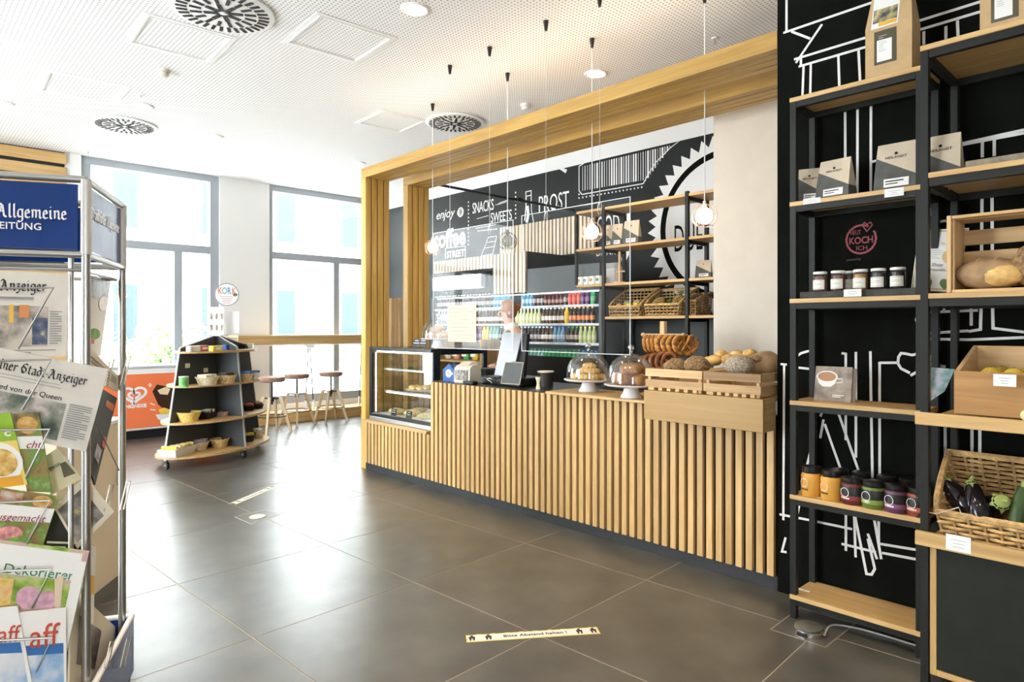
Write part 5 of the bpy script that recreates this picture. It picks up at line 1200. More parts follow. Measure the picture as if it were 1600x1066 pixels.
# ---- jam jars with white lids
LIDW = mat('white_lid', (.80, .79, .76), .35); LABW = mat('jar_label', (.76, .74, .68), .6)
JG = clear('jar_glass', (.92, .94, .93), .10)
def jam(label, px, Y, fill, k):
    p = onY(px, 440, Y); t = thing('jam_jar', label, 'jar', (p.x, Y, ZA[2]+.0345), 0, 'white lidded jam jars on the riser'); r, h = .0335, .098
    loc_obj(B().lathe([(0, .003), (r*.9, .003), (r*.93, .008), (r*.93, h*.78), (0, h*.78)], 18), 'contents', fill, t, True)
    loc_obj(B().lathe([(0, 0), (r*.92, 0), (r, .006), (r, h*.80), (r*.88, h*.88), (r*.86, h*.9), (0, h*.9)], 18), 'glass', JG, t, True)
    loc_obj(B().lathe([(0, h*.885), (r*.96, h*.885), (r*.98, h*.9), (r*.98, h*1.0), (r*.9, h*1.02), (0, h*1.02)], 18), 'lid', LIDW, t, True)
    b = B(); n = 9
    for i in range(n):
        a0, a1 = -PI/2-1.0+2.0*i/n, -PI/2-1.0+2.0*(i+1)/n; R = r*1.02
        b.add([(R*math.cos(a0), R*math.sin(a0), .010), (R*math.cos(a1), R*math.sin(a1), .010), (R*math.cos(a1), R*math.sin(a1), .058), (R*math.cos(a0), R*math.sin(a0), .058)], [(0, 1, 2, 3)])
    loc_obj(b, 'label', LABW, t)
    b = B()
    for z, w in ((.052, .7), (.038, .5), (.032, .55), (.015, .7)):
        for i in range(6):
            a0, a1 = -PI/2-w+2*w*i/6, -PI/2-w+2*w*(i+1)/6; R = r*1.03; b.add([(R*math.cos(a0), R*math.sin(a0), z), (R*math.cos(a1), R*math.sin(a1), z), (R*math.cos(a1), R*math.sin(a1), z+.0022), (R*math.cos(a0), R*math.sin(a0), z+.0022)], [(0, 1, 2, 3)])
    loc_obj(b, 'label_print', MATS['grey_print2'], t)
JB, JO, JD = mat('brown_spread', (.16, .045, .02), .4), mat('mustard_jam', (.42, .20, .03), .4), mat('dark_jam', (.012, .008, .01), .35)
for k, (px, Y, f, l) in enumerate(((1281.5, 3.445, JB, 'brown jam jar at left end of the riser'), (1309.5, 3.445, JB, 'second brown jam jar on the riser'), (1326.5, 3.51, JD, 'jam jar standing behind the front row on riser'), (1344.5, 3.445, JO, 'mustard yellow jam jar in the middle of riser'), (1372.5, 3.445, JD, 'dark jam jar right of the mustard yellow one'), (1403, 3.445, JD, 'dark jam jar at right end of the riser'))): jam(l, px, Y, f, k)
# ---- framed poster leaning at the back of both racks
fp = thing('framed_poster', 'white gold-rimmed poster leaning behind the small crate', 'poster', (-.82, 3.6, ZBs[2]))
q = [onY(1423, 453, 3.60), onY(1493, 457, 3.60), onY(1514, 356, 3.655), onY(1436, 360, 3.655)]
def panel(q, off, th, inset=0):
    n = (q[1]-q[0]).cross(q[3]-q[0]).normalized(); cc = (q[0]+q[1]+q[2]+q[3])/4; v = [x+(cc-x)*inset+n*off for x in q]; v2 = [x-n*th for x in v]
    return B().add(v+v2, [(0, 1, 2, 3), (7, 6, 5, 4), (0, 4, 5, 1), (1, 5, 6, 2), (2, 6, 7, 3), (3, 7, 4, 0)])
panel(q, 0, .006).obj('frame', LIDW, fp); panel(q, .0008, .0006, .05).obj('gold_rim', mat('gold_ink', (.50, .36, .14), .4), fp); panel(q, .0016, .0006, .085).obj('sheet', PAPER, fp)
nq = (q[1]-q[0]).cross(q[3]-q[0]).normalized()
def on(q, u, v, off): return q[0].lerp(q[1], u).lerp(q[3].lerp(q[2], u), v)+nq*off
PMx = lambda u, v: FR(on(q, u, v, .0022), q[1]-q[0], q[3]-q[0])
text('KELLER BUCHT', .021, MATS['gold_ink'], PMx(.5, .76), fp); text('Shop', .024, INK, PMx(.5, .42), fp, shear=.2); text('freundlich', .02, INK, PMx(.55, .34), fp, shear=.2)
for u, v, r, m in ((.30, .12, .03, mat('green_print', (.06, .22, .13), .5)), (.75, .13, .024, mat('leaf_print', (.10, .18, .05), .5)), (.72, .55, .03, mat('tan_print', (.62, .45, .22), .5))):
    B().prism([(r*math.cos(a), r*math.sin(a)*(1+.2*math.sin(3*a))) for a in [2*PI*i/16 for i in range(16)]], 0, .0008, PMx(u, v)).obj('print_blot', m, fp)
for k in range(6): B().box((-.03, -.0012, 0), (.03*random.uniform(.3, 1), .0012, .0006)).obj('print_line', MATS['grey_print2'], fp).matrix_basis = PMx(.42, .68-.03*k)
# ---- coffee picture booklet
c = onY(1300, 617, 3.50)
bk = thing('picture_booklet', 'booklet with cappuccino cup photograph on the fourth board', 'booklet', (c.x, 3.50, ZA[3]+.0005), .05)
w, h = .178, .178
R = Matrix.Rotation(-.16, 4, 'X')
loc_obj(B().box((-w/2, 0, 0), (w/2, .006, h)), 'cover', photo('coffee_photo', [(.09, .06, .04), (.20, .15, .11), (.34, .28, .22), (.25, .2, .15)], 12), bk, M=R)
loc_obj(B().box((-w/2+.02, .0065, -.0), (w/2+.018, .010, h-.006)), 'back_leaf', mat('leaf_brown', (.16, .12, .09), .5), bk, M=R)
MP = R @ Matrix.Translation((-.03, -.0008, .125)) @ Matrix.Rotation(PI/2, 4, 'X')
loc_obj(B().prism([(.052*math.cos(a), .030*math.sin(a)) for a in [2*PI*i/24 for i in range(24)]], 0, .0008), 'cup_print', PAPER, bk, M=MP)
loc_obj(B().prism([(-.052, 0), (.052, 0), (.040, -.035), (.02, -.052), (-.02, -.052), (-.04, -.035)], 0, .0007), 'cup_print', PAPER, bk, M=MP)
loc_obj(B().prism([(.044*math.cos(a), .024*math.sin(a)) for a in [2*PI*i/24 for i in range(24)]], .0009, .0015), 'coffee_print', mat('coffee_crema', (.42, .22, .10), .5), bk, M=MP)
loc_obj(B().tube([(.05, -.01, .0004), (.075, -.008, .0004), (.075, -.025, .0004), (.045, -.03, .0004)], .004, 4), 'handle_print', PAPER, bk, M=MP)
loc_obj(B().box((.0, -.0012, .03), (.055, -.0004, .034)).box((.0, -.0012, .022), (.04, -.0004, .026)), 'caption', PAPER, bk, M=R)
# ---- spread jars on the fifth board
LIDB = mat('black_lid', (.012, .012, .012), .3)
def spread(label, px, py, Y, r, h, lab, fill, k, tx):
    p = onY(px, py, Y); t = thing('spread_jar', label, 'jar', (p.x, Y, ZA[4]+.0005), 0, 'black lidded spread jars on the fifth board')
    loc_obj(B().lathe([(0, 0), (r*.92, 0), (r, .008), (r, h*.72), (r*.84, h*.80), (0, h*.80)], 20), 'jar', fill, t, True)
    loc_obj(B().lathe([(0, h*.79), (r*.90, h*.79), (r*.92, h*.81), (r*.92, h*.98), (r*.86, h), (0, h)], 20), 'lid', LIDB, t, True)
    loc_obj(B().lathe([(r*1.012, h*.14), (r*1.02, h*.15), (r*1.02, h*.68), (r*1.012, h*.69)], 20), 'label', lab[0], t, True)
    if lab[1]: loc_obj(B().lathe([(r*1.025, h*.16), (r*1.03, h*.17), (r*1.03, h*.33), (r*1.025, h*.34)], 20), 'label_band', lab[1], t, True)
    M = Matrix.Rotation(-.35, 4, 'Z') @ Matrix.Translation((0, -r*1.035, h*.46)) @ Matrix.Rotation(PI/2, 4, 'X')
    loc_obj(B().strip([(r*.42*math.cos(2*PI*i/18), r*.42*math.sin(2*PI*i/18)) for i in range(19)], .0022, Matrix.Identity(4)), 'label_badge', PAPER, t, M=M)
    if not tx:
        b = B()
        for i in range(5):
            a0 = -PI/2-.35-.45+.18*i; R = r*1.042; b.add([(R*math.cos(a), R*math.sin(a), z) for z in (h*.22, h*.27) for a in (a0, a0+.14)], [(0, 1, 3, 2)])
        loc_obj(b, 'label_print', PAPER if lab[1] else INK, t)
    else: link('lettering', tmesh(tx, r*.26, PAPER if lab[1] else INK), t, world=False, M=Matrix.Rotation(-.35, 4, 'Z') @ Matrix.Translation((0, -r*1.04, h*(.25 if lab[1] else .36))) @ Matrix.Rotation(PI/2, 4, 'X'))
ORJ = mat('orange_label', (.66, .33, .05), .45)
spread('first honey orange labelled jar at left end of fifth board', 1268, 775, 3.455, .049, .150, (ORJ, None), ORJ, 0, None); spread('second honey orange labelled jar beside the first', 1299, 779, 3.445, .049, .148, (ORJ, None), ORJ, 1, None)
BLB = mat('black_label', (.02, .02, .02), .4)
for k, (px, py, Y, cc, tx, l) in enumerate(((1332, 784, 3.445, (.22, .035, .035), None, 'dark jar with maroon band beside the orange jars'), (1365, 792, 3.44, (.22, .32, .05), 'CURRY', 'dark jar with lime green band on the fifth board'), (1401, 802, 3.44, (.22, .08, .16), None, 'dark jar with purple band on the fifth board'), (1436, 808, 3.45, (.45, .10, .06), None, 'dark jar with coral band beside the steel upright'))):
    spread(l, px, py, Y, .0515, .128, (BLB, mat('band_%d' % k, cc, .4)), mat('fill_%d' % k, [x*.6 for x in cc], .3), k, tx)
for k, (px, Y) in enumerate(((1312, 3.56), (1345, 3.57), (1385, 3.57), (1420, 3.58))):
    spread(('rear orange labelled jar behind the orange pair', 'rear dark jar behind the maroon banded one', 'rear dark jar behind the purple banded one', 'rear dark jar nearest the steel upright')[k], px, 760, Y, .047, .135, (ORJ, None) if k == 0 else (BLB, MATS['band_1']), ORJ if k == 0 else MATS['fill_1'], k, None)
# ---- small crate on its side with loaf
cx0, cx1 = onY(1481, 400, 3.22).x, BX1-.08; cz0 = ZBs[2]+.0005; ch = onY(1495, 338, 3.24).z-cz0
sc_ = thing('small_crate', 'small pine crate tipped on its side holding bread', 'crate', ((cx0+cx1)/2, 3.4, cz0))
for x in (cx0, cx1-.016): B().cbox((x, 3.20, cz0), (x+.016, 3.235, cz0+ch), .0015).obj('end_slat', pine[2], sc_); B().cbox((x, 3.255, cz0), (x+.016, 3.42, cz0+ch-.004), .0015).obj('end_slat', pine[2], sc_)
for z in (cz0+.0, cz0+ch-.014): B().cbox((cx0+.0165, 3.205, z), (cx1-.0165, 3.255, z+.013), .0015).obj('edge_slat', pine[0], sc_); B().cbox((cx0+.0165, 3.27, z), (cx1-.0165, 3.40, z+.013), .0015).obj('edge_slat', pine[0], sc_)
for k in range(3): z = cz0+.03+k*(ch-.06)/3*1.05; B().cbox((cx0+.0165, 3.40+.003, z), (cx1-.0165, 3.415, z+ch*.20), .0015).obj('back_slat', pine[0], sc_)
lp = onY(1547, 436, 3.28); lf = loaf('white_loaf', 'long floured loaf with pale cut face in the small crate', (lp.x, 3.29, cz0+.077), (.122, .075, .064), FLOURC, .1, 2.2, slash=2, amp=.03)
loc_obj(B().blob((.03, -.030, -.008), (.088, .050, .046), 18, 10), 'cut_face', mat('pale_crumb', (.72, .47, .17), .7, noise=.3, nscale=25), lf, True)
p = onY(1606, 420, 3.27); loaf('nut_loaf', 'dark nut loaf at right of the small crate', (p.x+.03, 3.29, cz0+.105), (.085, .075, .09), SEED, 0, 4.1, amp=.06)
# ---- slanted crate with lemons, metal tray, squash, paper
ZT = 1.094+.032
PKN = wood('knotty_pine', (.60, .34, .11), (.26, .11, .028), 0, .45, .1, .4)
sx0, sx1 = onY(1491, 580, 3.20).x, BX1-.06
sl = thing('slanted_crate', 'slanted knotty pine crate of lemons on the deep rack', 'crate', ((sx0+sx1)/2, 3.4, ZT))
zf = onY(1500, 619, 3.18).z; fz1 = onY(1500, 580, 3.18).z; bz1 = onY(1525, 540, 3.5).z
B().cbox((sx0, 3.195, ZT+.02), (sx1, 3.213, fz1), .002).obj('front_board', PKN, sl)
for x in (sx0, sx1-.016):
    B().prism([(3.2135, ZT+.02), (3.52, ZT+.03), (3.52, bz1), (3.2135, fz1)], x, x+.016, Matrix(((0, 0, 1, 0), (1, 0, 0, 0), (0, 1, 0, 0), (0, 0, 0, 1)))).obj('side_board', pine[1], sl)
B().cbox((sx0+.0165, 3.505, ZT+.03), (sx1-.0165, 3.52, bz1), .002).obj('back_board', pine[0], sl); B().box((sx0+.0165, 3.214, fz1-.06), (sx1-.0165, 3.504, fz1-.05)).obj('false_floor', pine[0], sl)
for x in (sx0+.05, sx1-.07): B().box((x, 3.25, ZT+.0), (x+.02, 3.5, ZT+.02)).obj('runner', pine[1], sl)
for k, (px, Y) in enumerate(((1549, 3.30), (1585, 3.29), (1606, 3.33), (1630, 3.30), (1565, 3.40))):
    p = onY(px, 576, Y); fruit('lemon', ('leftmost lemon in the slanted crate', 'second lemon in the slanted crate', 'third lemon in the slanted crate', 'rightmost lemon in the slanted crate', 'rear lemon in the slanted crate')[k], (p.x, Y, fz1-.05+.034), .033, mat('dull_lemon', (.60, .42, .05), .45), 'lemons in the slanted crate', 'lemon')
mt = thing('metal_tray', 'shallow dull metal tray before the slanted crate', 'tray', (sx0+.3, 3.17, ZT))
ty0, ty1, tx0 = YBs-.006, 3.192, onY(1478, 645, 3.17).x
tag(mt, 'shallow dull metal tray before the slanted crate', 'tray')
ZTR = mat('zinc', (.35, .34, .29), .38, .8, noise=.3, nscale=12)
B().box((tx0, ty0, ZT+.0005), (sx1, ty1, ZT+.004)).obj('bottom', ZTR, mt)
bl = B(); bl.box((tx0, ty0, ZT+.004), (sx1, ty0+.002, ZT+.016)); bl.box((tx0, ty1-.002, ZT+.004), (sx1, ty1, ZT+.017)); bl.box((tx0, ty0+.002, ZT+.004), (tx0+.002, ty1-.002, ZT+.017)); bl.obj('rim', ZTR, mt)
t = thing('squash', 'pale patty pan squash at right on the metal tray', 'squash', (onY(1606, 632, 3.178).x+.03, 3.181, ZT+.0045))
loc_obj(B().blob((0, 0, .035), (.052, .052, .032), 24, 9, lambda d: 1+.12*math.cos(9*math.atan2(d.y, d.x))*(1-d.z*d.z)), 'body', mat('squash_skin', (.62, .62, .32), .45), t, True, M=Matrix.Diagonal((.2*5, .2, 1, 1))) if False else loc_obj(B().blob((0, 0, .032), (.052, .018, .032), 24, 9, lambda d: 1+.12*math.cos(9*math.atan2(d.y, d.x))*(1-d.z*d.z)), 'body', mat('squash_skin', (.62, .62, .32), .45), t, True)
loc_obj(B().cyl((0, 0, .06), (.006, 0, .085), .009, .012, n=8), 'stalk', mat('squash_stalk', (.42, .45, .10), .6), t, True)
pa, pb_ = onY(1455, 624, 3.45), onY(1490, 576, 3.47)
tag(B().add([onY(1452, 628, 3.44), onY(1476, 612, 3.46), onY(1492, 577, 3.48), onY(1454, 574, 3.47), onY(1452, 628, 3.442), onY(1476, 612, 3.462), onY(1492, 577, 3.482), onY(1454, 574, 3.472)], [(0, 1, 2, 3), (7, 6, 5, 4), (0, 4, 5, 1), (1, 5, 6, 2), (2, 6, 7, 3), (3, 7, 4, 0)]).obj('leaflet', photo('marbled_print', [(.12, .25, .28), (.2, .4, .42), (.45, .5, .62), (.6, .62, .7)], 30)), 'blue marbled leaflet behind the slanted crate', 'leaflet')
# ---- wicker basket with vegetables
ZV = .590+.032
bx0, bx1v = onY(1462, 790, 3.21).x, BX1-.12
vb = thing('vegetable_basket', 'large wicker scoop basket of aubergines on the deep rack', 'basket', ((bx0+bx1v)/2, 3.21+.18, ZV+.0005))
wicker(vb, (bx1v-bx0)*.94, .35, .105, .30, 16, .05, .0075)
AUB = mat('aubergine_skin', (.008, .006, .009), .12); CAL = mat('green_calyx', (.30, .36, .10), .6)
def aubergine(label, px, py, Y, L, r, rot):
    p = onY(px, py, Y); t = thing('aubergine', label, 'aubergine', (p.x, Y, p.z), 0, 'aubergines in the wicker basket'); t.rotation_euler = rot
    loc_obj(B().lathe([(0, -L*.5), (r*.6, -L*.47), (r, -L*.30), (r*.98, -L*.05), (r*.72, L*.25), (r*.52, L*.42), (0, L*.45)], 18), 'fruit', AUB, t, True)
    b = B().lathe([(r*.55, L*.40), (r*.62, L*.36), (r*.45, L*.46), (0, L*.47)], 10); b.tube([(0, 0, L*.46), (.004, 0, L*.52), (.014, 0, L*.58)], r*.16, 6)
    for k in range(5): a = 2*PI*k/5; b.add([(r*.56*math.cos(a-.4), r*.56*math.sin(a-.4), L*.40), (r*.80*math.cos(a), r*.80*math.sin(a), L*.24), (r*.56*math.cos(a+.4), r*.56*math.sin(a+.4), L*.40)], [(0, 1, 2)])
    loc_obj(b, 'calyx', CAL, t, True)
aubergine('glossy aubergine pointing forward in the wicker basket', 1526, 784, 3.27, .19, .045, (-.55, -.40, 0)); aubergine('aubergine lying behind the glossy one', 1497, 775, 3.36, .20, .05, (-.9, -.5, .6)); aubergine('rounded aubergine in the middle of the wicker basket', 1557, 790, 3.32, .19, .056, (1.1, .3, .3))
ZUC = mat('zucchini_skin', (.035, .075, .015), .35, noise=.4, nscale=18, stretch=(3, 3, 1))
for k, (px, py, Y) in enumerate(((1591, 795, 3.27), (1608, 785, 3.31))):
    p = onY(px, py, Y); t = thing('zucchini', ('zucchini standing left of its pair in wicker basket', 'zucchini standing right of its pair in wicker basket')[k], 'zucchini', (p.x+.004, Y, p.z), 0, 'zucchini in the wicker basket'); t.rotation_euler = (-.35, .12, 0)
    loc_obj(B().lathe([(0, -.12), (.022, -.115), (.029, -.08), (.028, .04), (.021, .085), (0, .09)], 14), 'fruit', ZUC, t, True); loc_obj(B().cyl((0, 0, .085), (0, 0, .108), .011, .013, n=8), 'stalk', CAL, t)
hk = [onY(x, y, 3.185) for x, y in ((1446, 790), (1452, 801), (1463, 803), (1498, 793), (1502, 803), (1512, 806))]
tag(B().tube(hk, .0025, 6).obj('wire_clip', mat('pale_wire', (.62, .55, .42), .4, .3)), 'bent wire clip on the front rim of the wicker basket', 'clip')
# ================================================================== rolling display stand
GC = Vector((-7.956, 2.793, 0)); GA = math.atan2(-.864, .503)
gd = thing('display_stand', 'rolling dark display stand with tiers of curved wooden shelves', 'display stand', GC, GA)
GZ = (.135, .485, .875, 1.24)
def ga(z): return .767-(.767-.56)*(z-.135)/1.105
def gb(z): return .40-(.40-.29)*(z-.135)/1.105
PAN = mat('stand_panel', (.048, .054, .055), .5); EDGE = mat('panel_edge', (.42, .42, .40), .5)
th = .010
def wing(L0, L1, axis, sgn, n0):
    "tapered upright wing from the centre outwards"
    pts = [(n0, .115), (L0, .115), (L1, 1.275), (.04, 1.40), (n0, 1.40)]
    b = B()
    M = Matrix.Rotation(PI/2, 4, 'X') if axis == 'x' else Matrix.Rotation(PI/2, 4, 'Z') @ Matrix.Rotation(PI/2, 4, 'X')
    if sgn < 0: M = Matrix.Rotation(PI, 4, 'Z') @ M
    b.prism(pts, -th, th, M); o = loc_obj(b, 'wing_panel', PAN, gd)
    e = B().prism([(L0-.001, .115), (L0+.008, .115), (L1+.008, 1.275), (L1-.001, 1.275)], -th-.001, th+.001, M).prism([(L1, 1.274), (L1, 1.284), (.04, 1.409), (.04, 1.399)], -th-.001, th+.001, M); loc_obj(e, 'edge_strip', EDGE, o)
for s in (1, -1): wing(ga(.115), ga(1.275), 'x', s, th+.0005 if False else .0); 
for s in (1, -1): wing(gb(.115), gb(1.275), 'y', s, th+.001)
for z in GZ:
    A_, B_ = ga(z)+.012, gb(z)+.035
    for sx in (1, -1):
        for sy in (1, -1):
            poly = [(th+.002, th+.002)]+[(max(th+.002, A_*math.cos(PI/2*i/14)), max(th+.002, B_*math.sin(PI/2*i/14))) for i in range(15)]
            poly = [(x*sx, y*sy) for x, y in poly]
            if sx*sy < 0: poly = poly[::-1]
            loc_obj(B().prism(poly, z-.022, z), 'shelf', oak[0], gd)
for x, y in ((ga(.1)-.03, 0), (-ga(.1)+.03, 0), (0, gb(.1)-.03), (0, -gb(.1)+.03)):
    o = loc_obj(B().cyl((x-.012, y+.004, .047), (x+.012, y-.004, .047), .046, n=16), 'caster_wheel', BLKP, gd, True)
    loc_obj(B().box((x-.018, y-.018, .094), (x+.018, y+.018, .1135)).cyl((x-.0145, y, .047), (x+.0145, y, .047), .012, n=8), 'caster_fork', STEEL, o)
STRAW = mat('straw_bowl', (.66, .47, .22), .7, noise=.3, nscale=60, bump=.4); STRAW2 = mat('pale_straw_bowl', (.72, .60, .38), .7, noise=.25, nscale=60, bump=.4); YST = mat('yellow_straw_bowl', (.74, .55, .14), .7, noise=.25, nscale=60, bump=.4)
def bowl(name, label, px, py, z, r, h, m, kind='round', rz=0, fill=None, group='bowls on the display stand', fillname='packets'):
    p = onZ(px, py, z); t = thing(name, label, name.replace('_', ' ').split()[-1], (p.x, p.y, z+.0006), rz, group)
    if kind == 'round': loc_obj(B().lathe([(0, 0), (r*.72, 0), (r*.78, h*.3), (r, h), (r*1.04, h), (r*1.04, h*1.06), (r*.95, h*1.06), (r*.72, h*.3), (r*.66, .006), (0, .006)], 20), 'bowl', m, t, True)
    else:
        a, b = r*1.25, r*.62
        q = lambda k, zz: [(-a*k, -b*k, zz), (a*k, -b*k, zz), (a*k, b*k, zz), (-a*k, b*k, zz)]
        bb = B(); R = [q(.78, 0), q(1, h), q(.94, h), q(.74, .008)]
        for i in range(3): bb.add(R[i]+R[i+1], [(j, (j+1) % 4, 4+(j+1) % 4, 4+j) for j in range(4)])
        bb.add(R[0], [(3, 2, 1, 0)]); bb.add(R[3], [(0, 1, 2, 3)]); loc_obj(bb, 'tray', m, t)
    if fill:
        f = fill if isinstance(fill, list) else [fill]; n = 5
        for k in range(n):
            w, d, hh = r*.22, r*.5, h*.95; x = (k-(n-1)/2)*r*(.30 if kind == 'round' else .40)
            loc_obj(B().cbox((-w*.42, -d, 0), (w*.42, d, hh*1.15), .004), fillname[:-1] if fillname.endswith('s') else fillname, f[k % len(f)], t, M=Matrix.Translation((x, 0, h*.30)) @ Matrix.Rotation(random.uniform(-.25, .25), 4, 'Y') @ Matrix.Rotation(random.uniform(-.2, .2), 4, 'Z'))
    return t
def pk(n, c): return mat('packet_'+n, c, .35, noise=.3, nscale=40)
CREAMP, BROWNP, BLUEP, YELP, REDP, PURP, DARKP, SILV = pk('cream', (.72, .62, .45)), pk('brown', (.30, .17, .08)), pk('blue', (.10, .25, .55)), pk('yellow', (.80, .58, .12)), pk('red', (.55, .07, .05)), pk('purple', (.45, .35, .55)), pk('dark', (.06, .045, .04)), mat('silver_foil', (.7, .7, .7), .25, .8, noise=.2, nscale=40)
WT = mat('white_tray', (.80, .79, .77), .4)
a0 = GA
bowl('packet_tray', 'white tray of upright yellow packets on the lowest tier', 278, 711, GZ[0], .17, .085, WT, 'tray', a0+.2, [YELP, CREAMP])
bowl('straw_bowl', 'straw bowl of printed packets on the lowest tier', 311, 703, GZ[0], .105, .085, STRAW2, 'round', a0, [PURP, CREAMP])
bowl('straw_bowl', 'yellow straw bowl beside the printed packets on lowest tier', 343, 698.5, GZ[0], .105, .09, STRAW, 'round', a0, None)
bowl('packet_tray', 'white tray of dark sweets at the wing edge on lowest tier', 366, 693, GZ[0], .13, .08, WT, 'tray', a0+.5, [BROWNP])
bowl('straw_bowl', 'wide yellow straw bowl on the second tier from floor', 295, 658, GZ[1], .125, .095, YST, 'round', a0, None)
bowl('snack_tray', 'black tray of snacks on the second tier from floor', 324, 653.5, GZ[1], .11, .07, BLKP, 'tray', a0+.25, [DARKP, CREAMP])
t = bowl('paper_pouch', 'pinkish paper pouch lying beside the black snack tray', 348, 650, GZ[1], .07, .05, pk('pink', (.62, .45, .45)), 'tray', a0, None)
o_ = onZ(287, 605, GZ[2]); t = thing('green_tin', 'small green tin on the third tier of the stand', 'tin', (o_.x, o_.y, GZ[2]+.0006), 0)
loc_obj(B().lathe([(0, 0), (.048, 0), (.048, .102), (0, .102)], 18), 'can', mat('green_tin', (.16, .45, .12), .4, noise=.3, nscale=30), t, True); loc_obj(B().lathe([(0, .1025), (.05, .1025), (.05, .112), (0, .113)], 18), 'lid', WT, t, True)
bowl('straw_bowl', 'pale straw bowl of biscuits on the third tier', 324, 602, GZ[2], .12, .085, STRAW2, 'round', a0, [CREAMP])
bowl('straw_bowl', 'straw bowl of dark packets on the third tier', 354, 599.5, GZ[2], .105, .09, STRAW, 'round', a0, [DARKP])
bowl('straw_bowl', 'straw bowl of blue packets right of the dark wing', 385, 595, GZ[2], .085, .08, STRAW, 'round', a0, [BLUEP])
bowl('white_bowl', 'white bowl of blue packets at the right of third tier', 397, 592.5, GZ[2], .07, .075, WT, 'round', a0, [BLUEP, SILV])
bowl('snack_tray', 'black tray of reddish packets right on the second tier', 388, 641, GZ[1], .085, .06, BLKP, 'tray', a0+.9, [REDP, CREAMP])
bowl('snack_tray', 'black tray of brown packets furthest right on second tier', 402, 638, GZ[1], .085, .06, BLKP, 'tray', a0+.9, [BROWNP, DARKP])
bowl('dark_bowl', 'dark bowl of yellow packets right on the lowest tier', 389, 690, GZ[0], .07, .075, BLKP, 'round', a0, [YELP])
bowl('foil_tray', 'tray of silver foil packs right on the lowest tier', 403, 683, GZ[0], .085, .075, SILV, 'tray', a0+.9, [SILV, YELP])
for k, (px, py, cc, l) in enumerate(((302, 550, (.75, .74, .72), 'white paper pack on top of the display stand'), (316, 549, (.60, .10, .08), 'red pack on top of the display stand'), (337, 549.5, (.80, .60, .06), 'yellow pack on top of the display stand'), (357, 547, (.06, .14, .42), 'blue pack on top of the display stand'))):
    p = onZ(px, py, GZ[3]); t = thing('biscuit_pack', l, 'pack', (p.x, p.y, GZ[3]+.0006), a0+.1, 'packs on top of the display stand')
    loc_obj(B().cbox((-.085, -.03, 0), (.085, .03, .065), .008), 'pack', mat('pack_%d' % k, cc, .4), t); loc_obj(B().box((-.05, .0302, .02), (.04, .031, .045)).box((-.05, -.031, .02), (.04, -.0302, .045)), 'print', PAPER, t)
bowl('snack_tray', 'black tray at the right end of the stand top', 378, 545, GZ[3], .085, .055, BLKP, 'tray', a0+.6, None)
bowl('white_bowl', 'white carton at the far right of stand top', 391, 544.5, GZ[3], .06, .06, WT, 'tray', a0+.6, None)
sign('price_tag', 'upper white ticket on the dark panel of the display stand', 'price tag', onZ(293, 571, 1.06), 0, .01, .01, CARD) if False else None
for k, (px, py) in enumerate(((293, 571.5), (321.5, 578.5))):
    # tickets glued on the wing panel facing the room
    u = Vector((math.cos(GA), math.sin(GA), 0)); n = Vector((-u.y, u.x, 0)); d = ray(px, py); pl = GC+n*(th+.0008); s = (pl-Vector((0, 0, H))).dot(n)/d.dot(n); q = Vector((0, 0, H))+d*s
    M = FR(q, -u, (0, 0, 1)); tag(B().box((-.035, -.025, 0), (.035, .025, .001)).obj('shelf_ticket', CARD), ('left white ticket on the dark wing of the display stand', 'right white ticket on the dark wing of the display stand')[k], 'ticket').matrix_basis = M
# cork goods spinner standing on the stand
kx = GC+Vector((-.03, .05, 0)); ks = thing('cork_spinner', 'white spinner with round colourful sign on the display stand top', 'sign', (kx.x, kx.y, 1.42), 0)
WPL = mat('white_acrylic', (.82, .83, .84), .3)
fdir = Vector((-kx.x, -kx.y, 0)).normalized(); rgt = Vector((-fdir.y, fdir.x, 0))
def KM(r, z, o=0): q = kx+rgt*r+fdir*o; return FR((q.x, q.y, z), rgt, (0, 0, 1))
B().cyl((kx.x, kx.y, 1.405), (kx.x, kx.y, 1.76), .012, n=8).obj('pole', WPL, ks)
B().cyl((kx.x, kx.y, 1.403), (kx.x, kx.y, 1.415), .09, n=20).obj('foot', WPL, ks)
for r, z, w, h, o in ((-.04, 1.58, .17, .32, .05), (.14, 1.56, .14, .26, -.03)): B().box((-w/2, -h/2, -.004), (w/2, h/2, .004)).obj('display_panel', WPL, ks).matrix_basis = KM(r, z, o)
b = B()
for k in range(3):
    for j in range(2): b.box((-.10+k*.055, 1.47-1.58+j*.13, .0045), (-.085+k*.055, 1.53-1.58+j*.13, .012))
b.obj('hanging_trinket', mat('trinkets', (.42, .30, .25), .5, noise=.6, nscale=30), ks).matrix_basis = KM(0, 1.58, .05)
sg = B().cyl((0, 0, -.006), (0, 0, .006), .135, n=32).obj('round_sign', WPL, ks); sg.matrix_basis = KM(.075, 1.885, .06)
o = B().strip([(.128*math.cos(2*PI*i/36), .128*math.sin(2*PI*i/36)) for i in range(37)], .010, Matrix.Translation((0, 0, .0065))).obj('sign_ring', mat('grey_ink', (.25, .25, .25), .5), ks); o.matrix_basis = KM(.075, 1.885, .06)
for k, (ch, cc) in enumerate((('K', (.70, .18, .10)), ('O', (.20, .42, .30)), ('R', (.10, .30, .55)), ('K', (.70, .20, .12)))): text(ch, .11, mat('kork_%d' % k, cc, .5), KM(.0+k*.05, 1.925, .068), ks, sx=.62, bold=.002)
for k in range(4): B().box((-.07+.01*k, -.004, 0), (.07-.01*k, .004, .001)).obj('sign_line', mat('rose_ink', (.55, .32, .32), .6), ks).matrix_basis = KM(.075, 1.86-.024*k, .068)
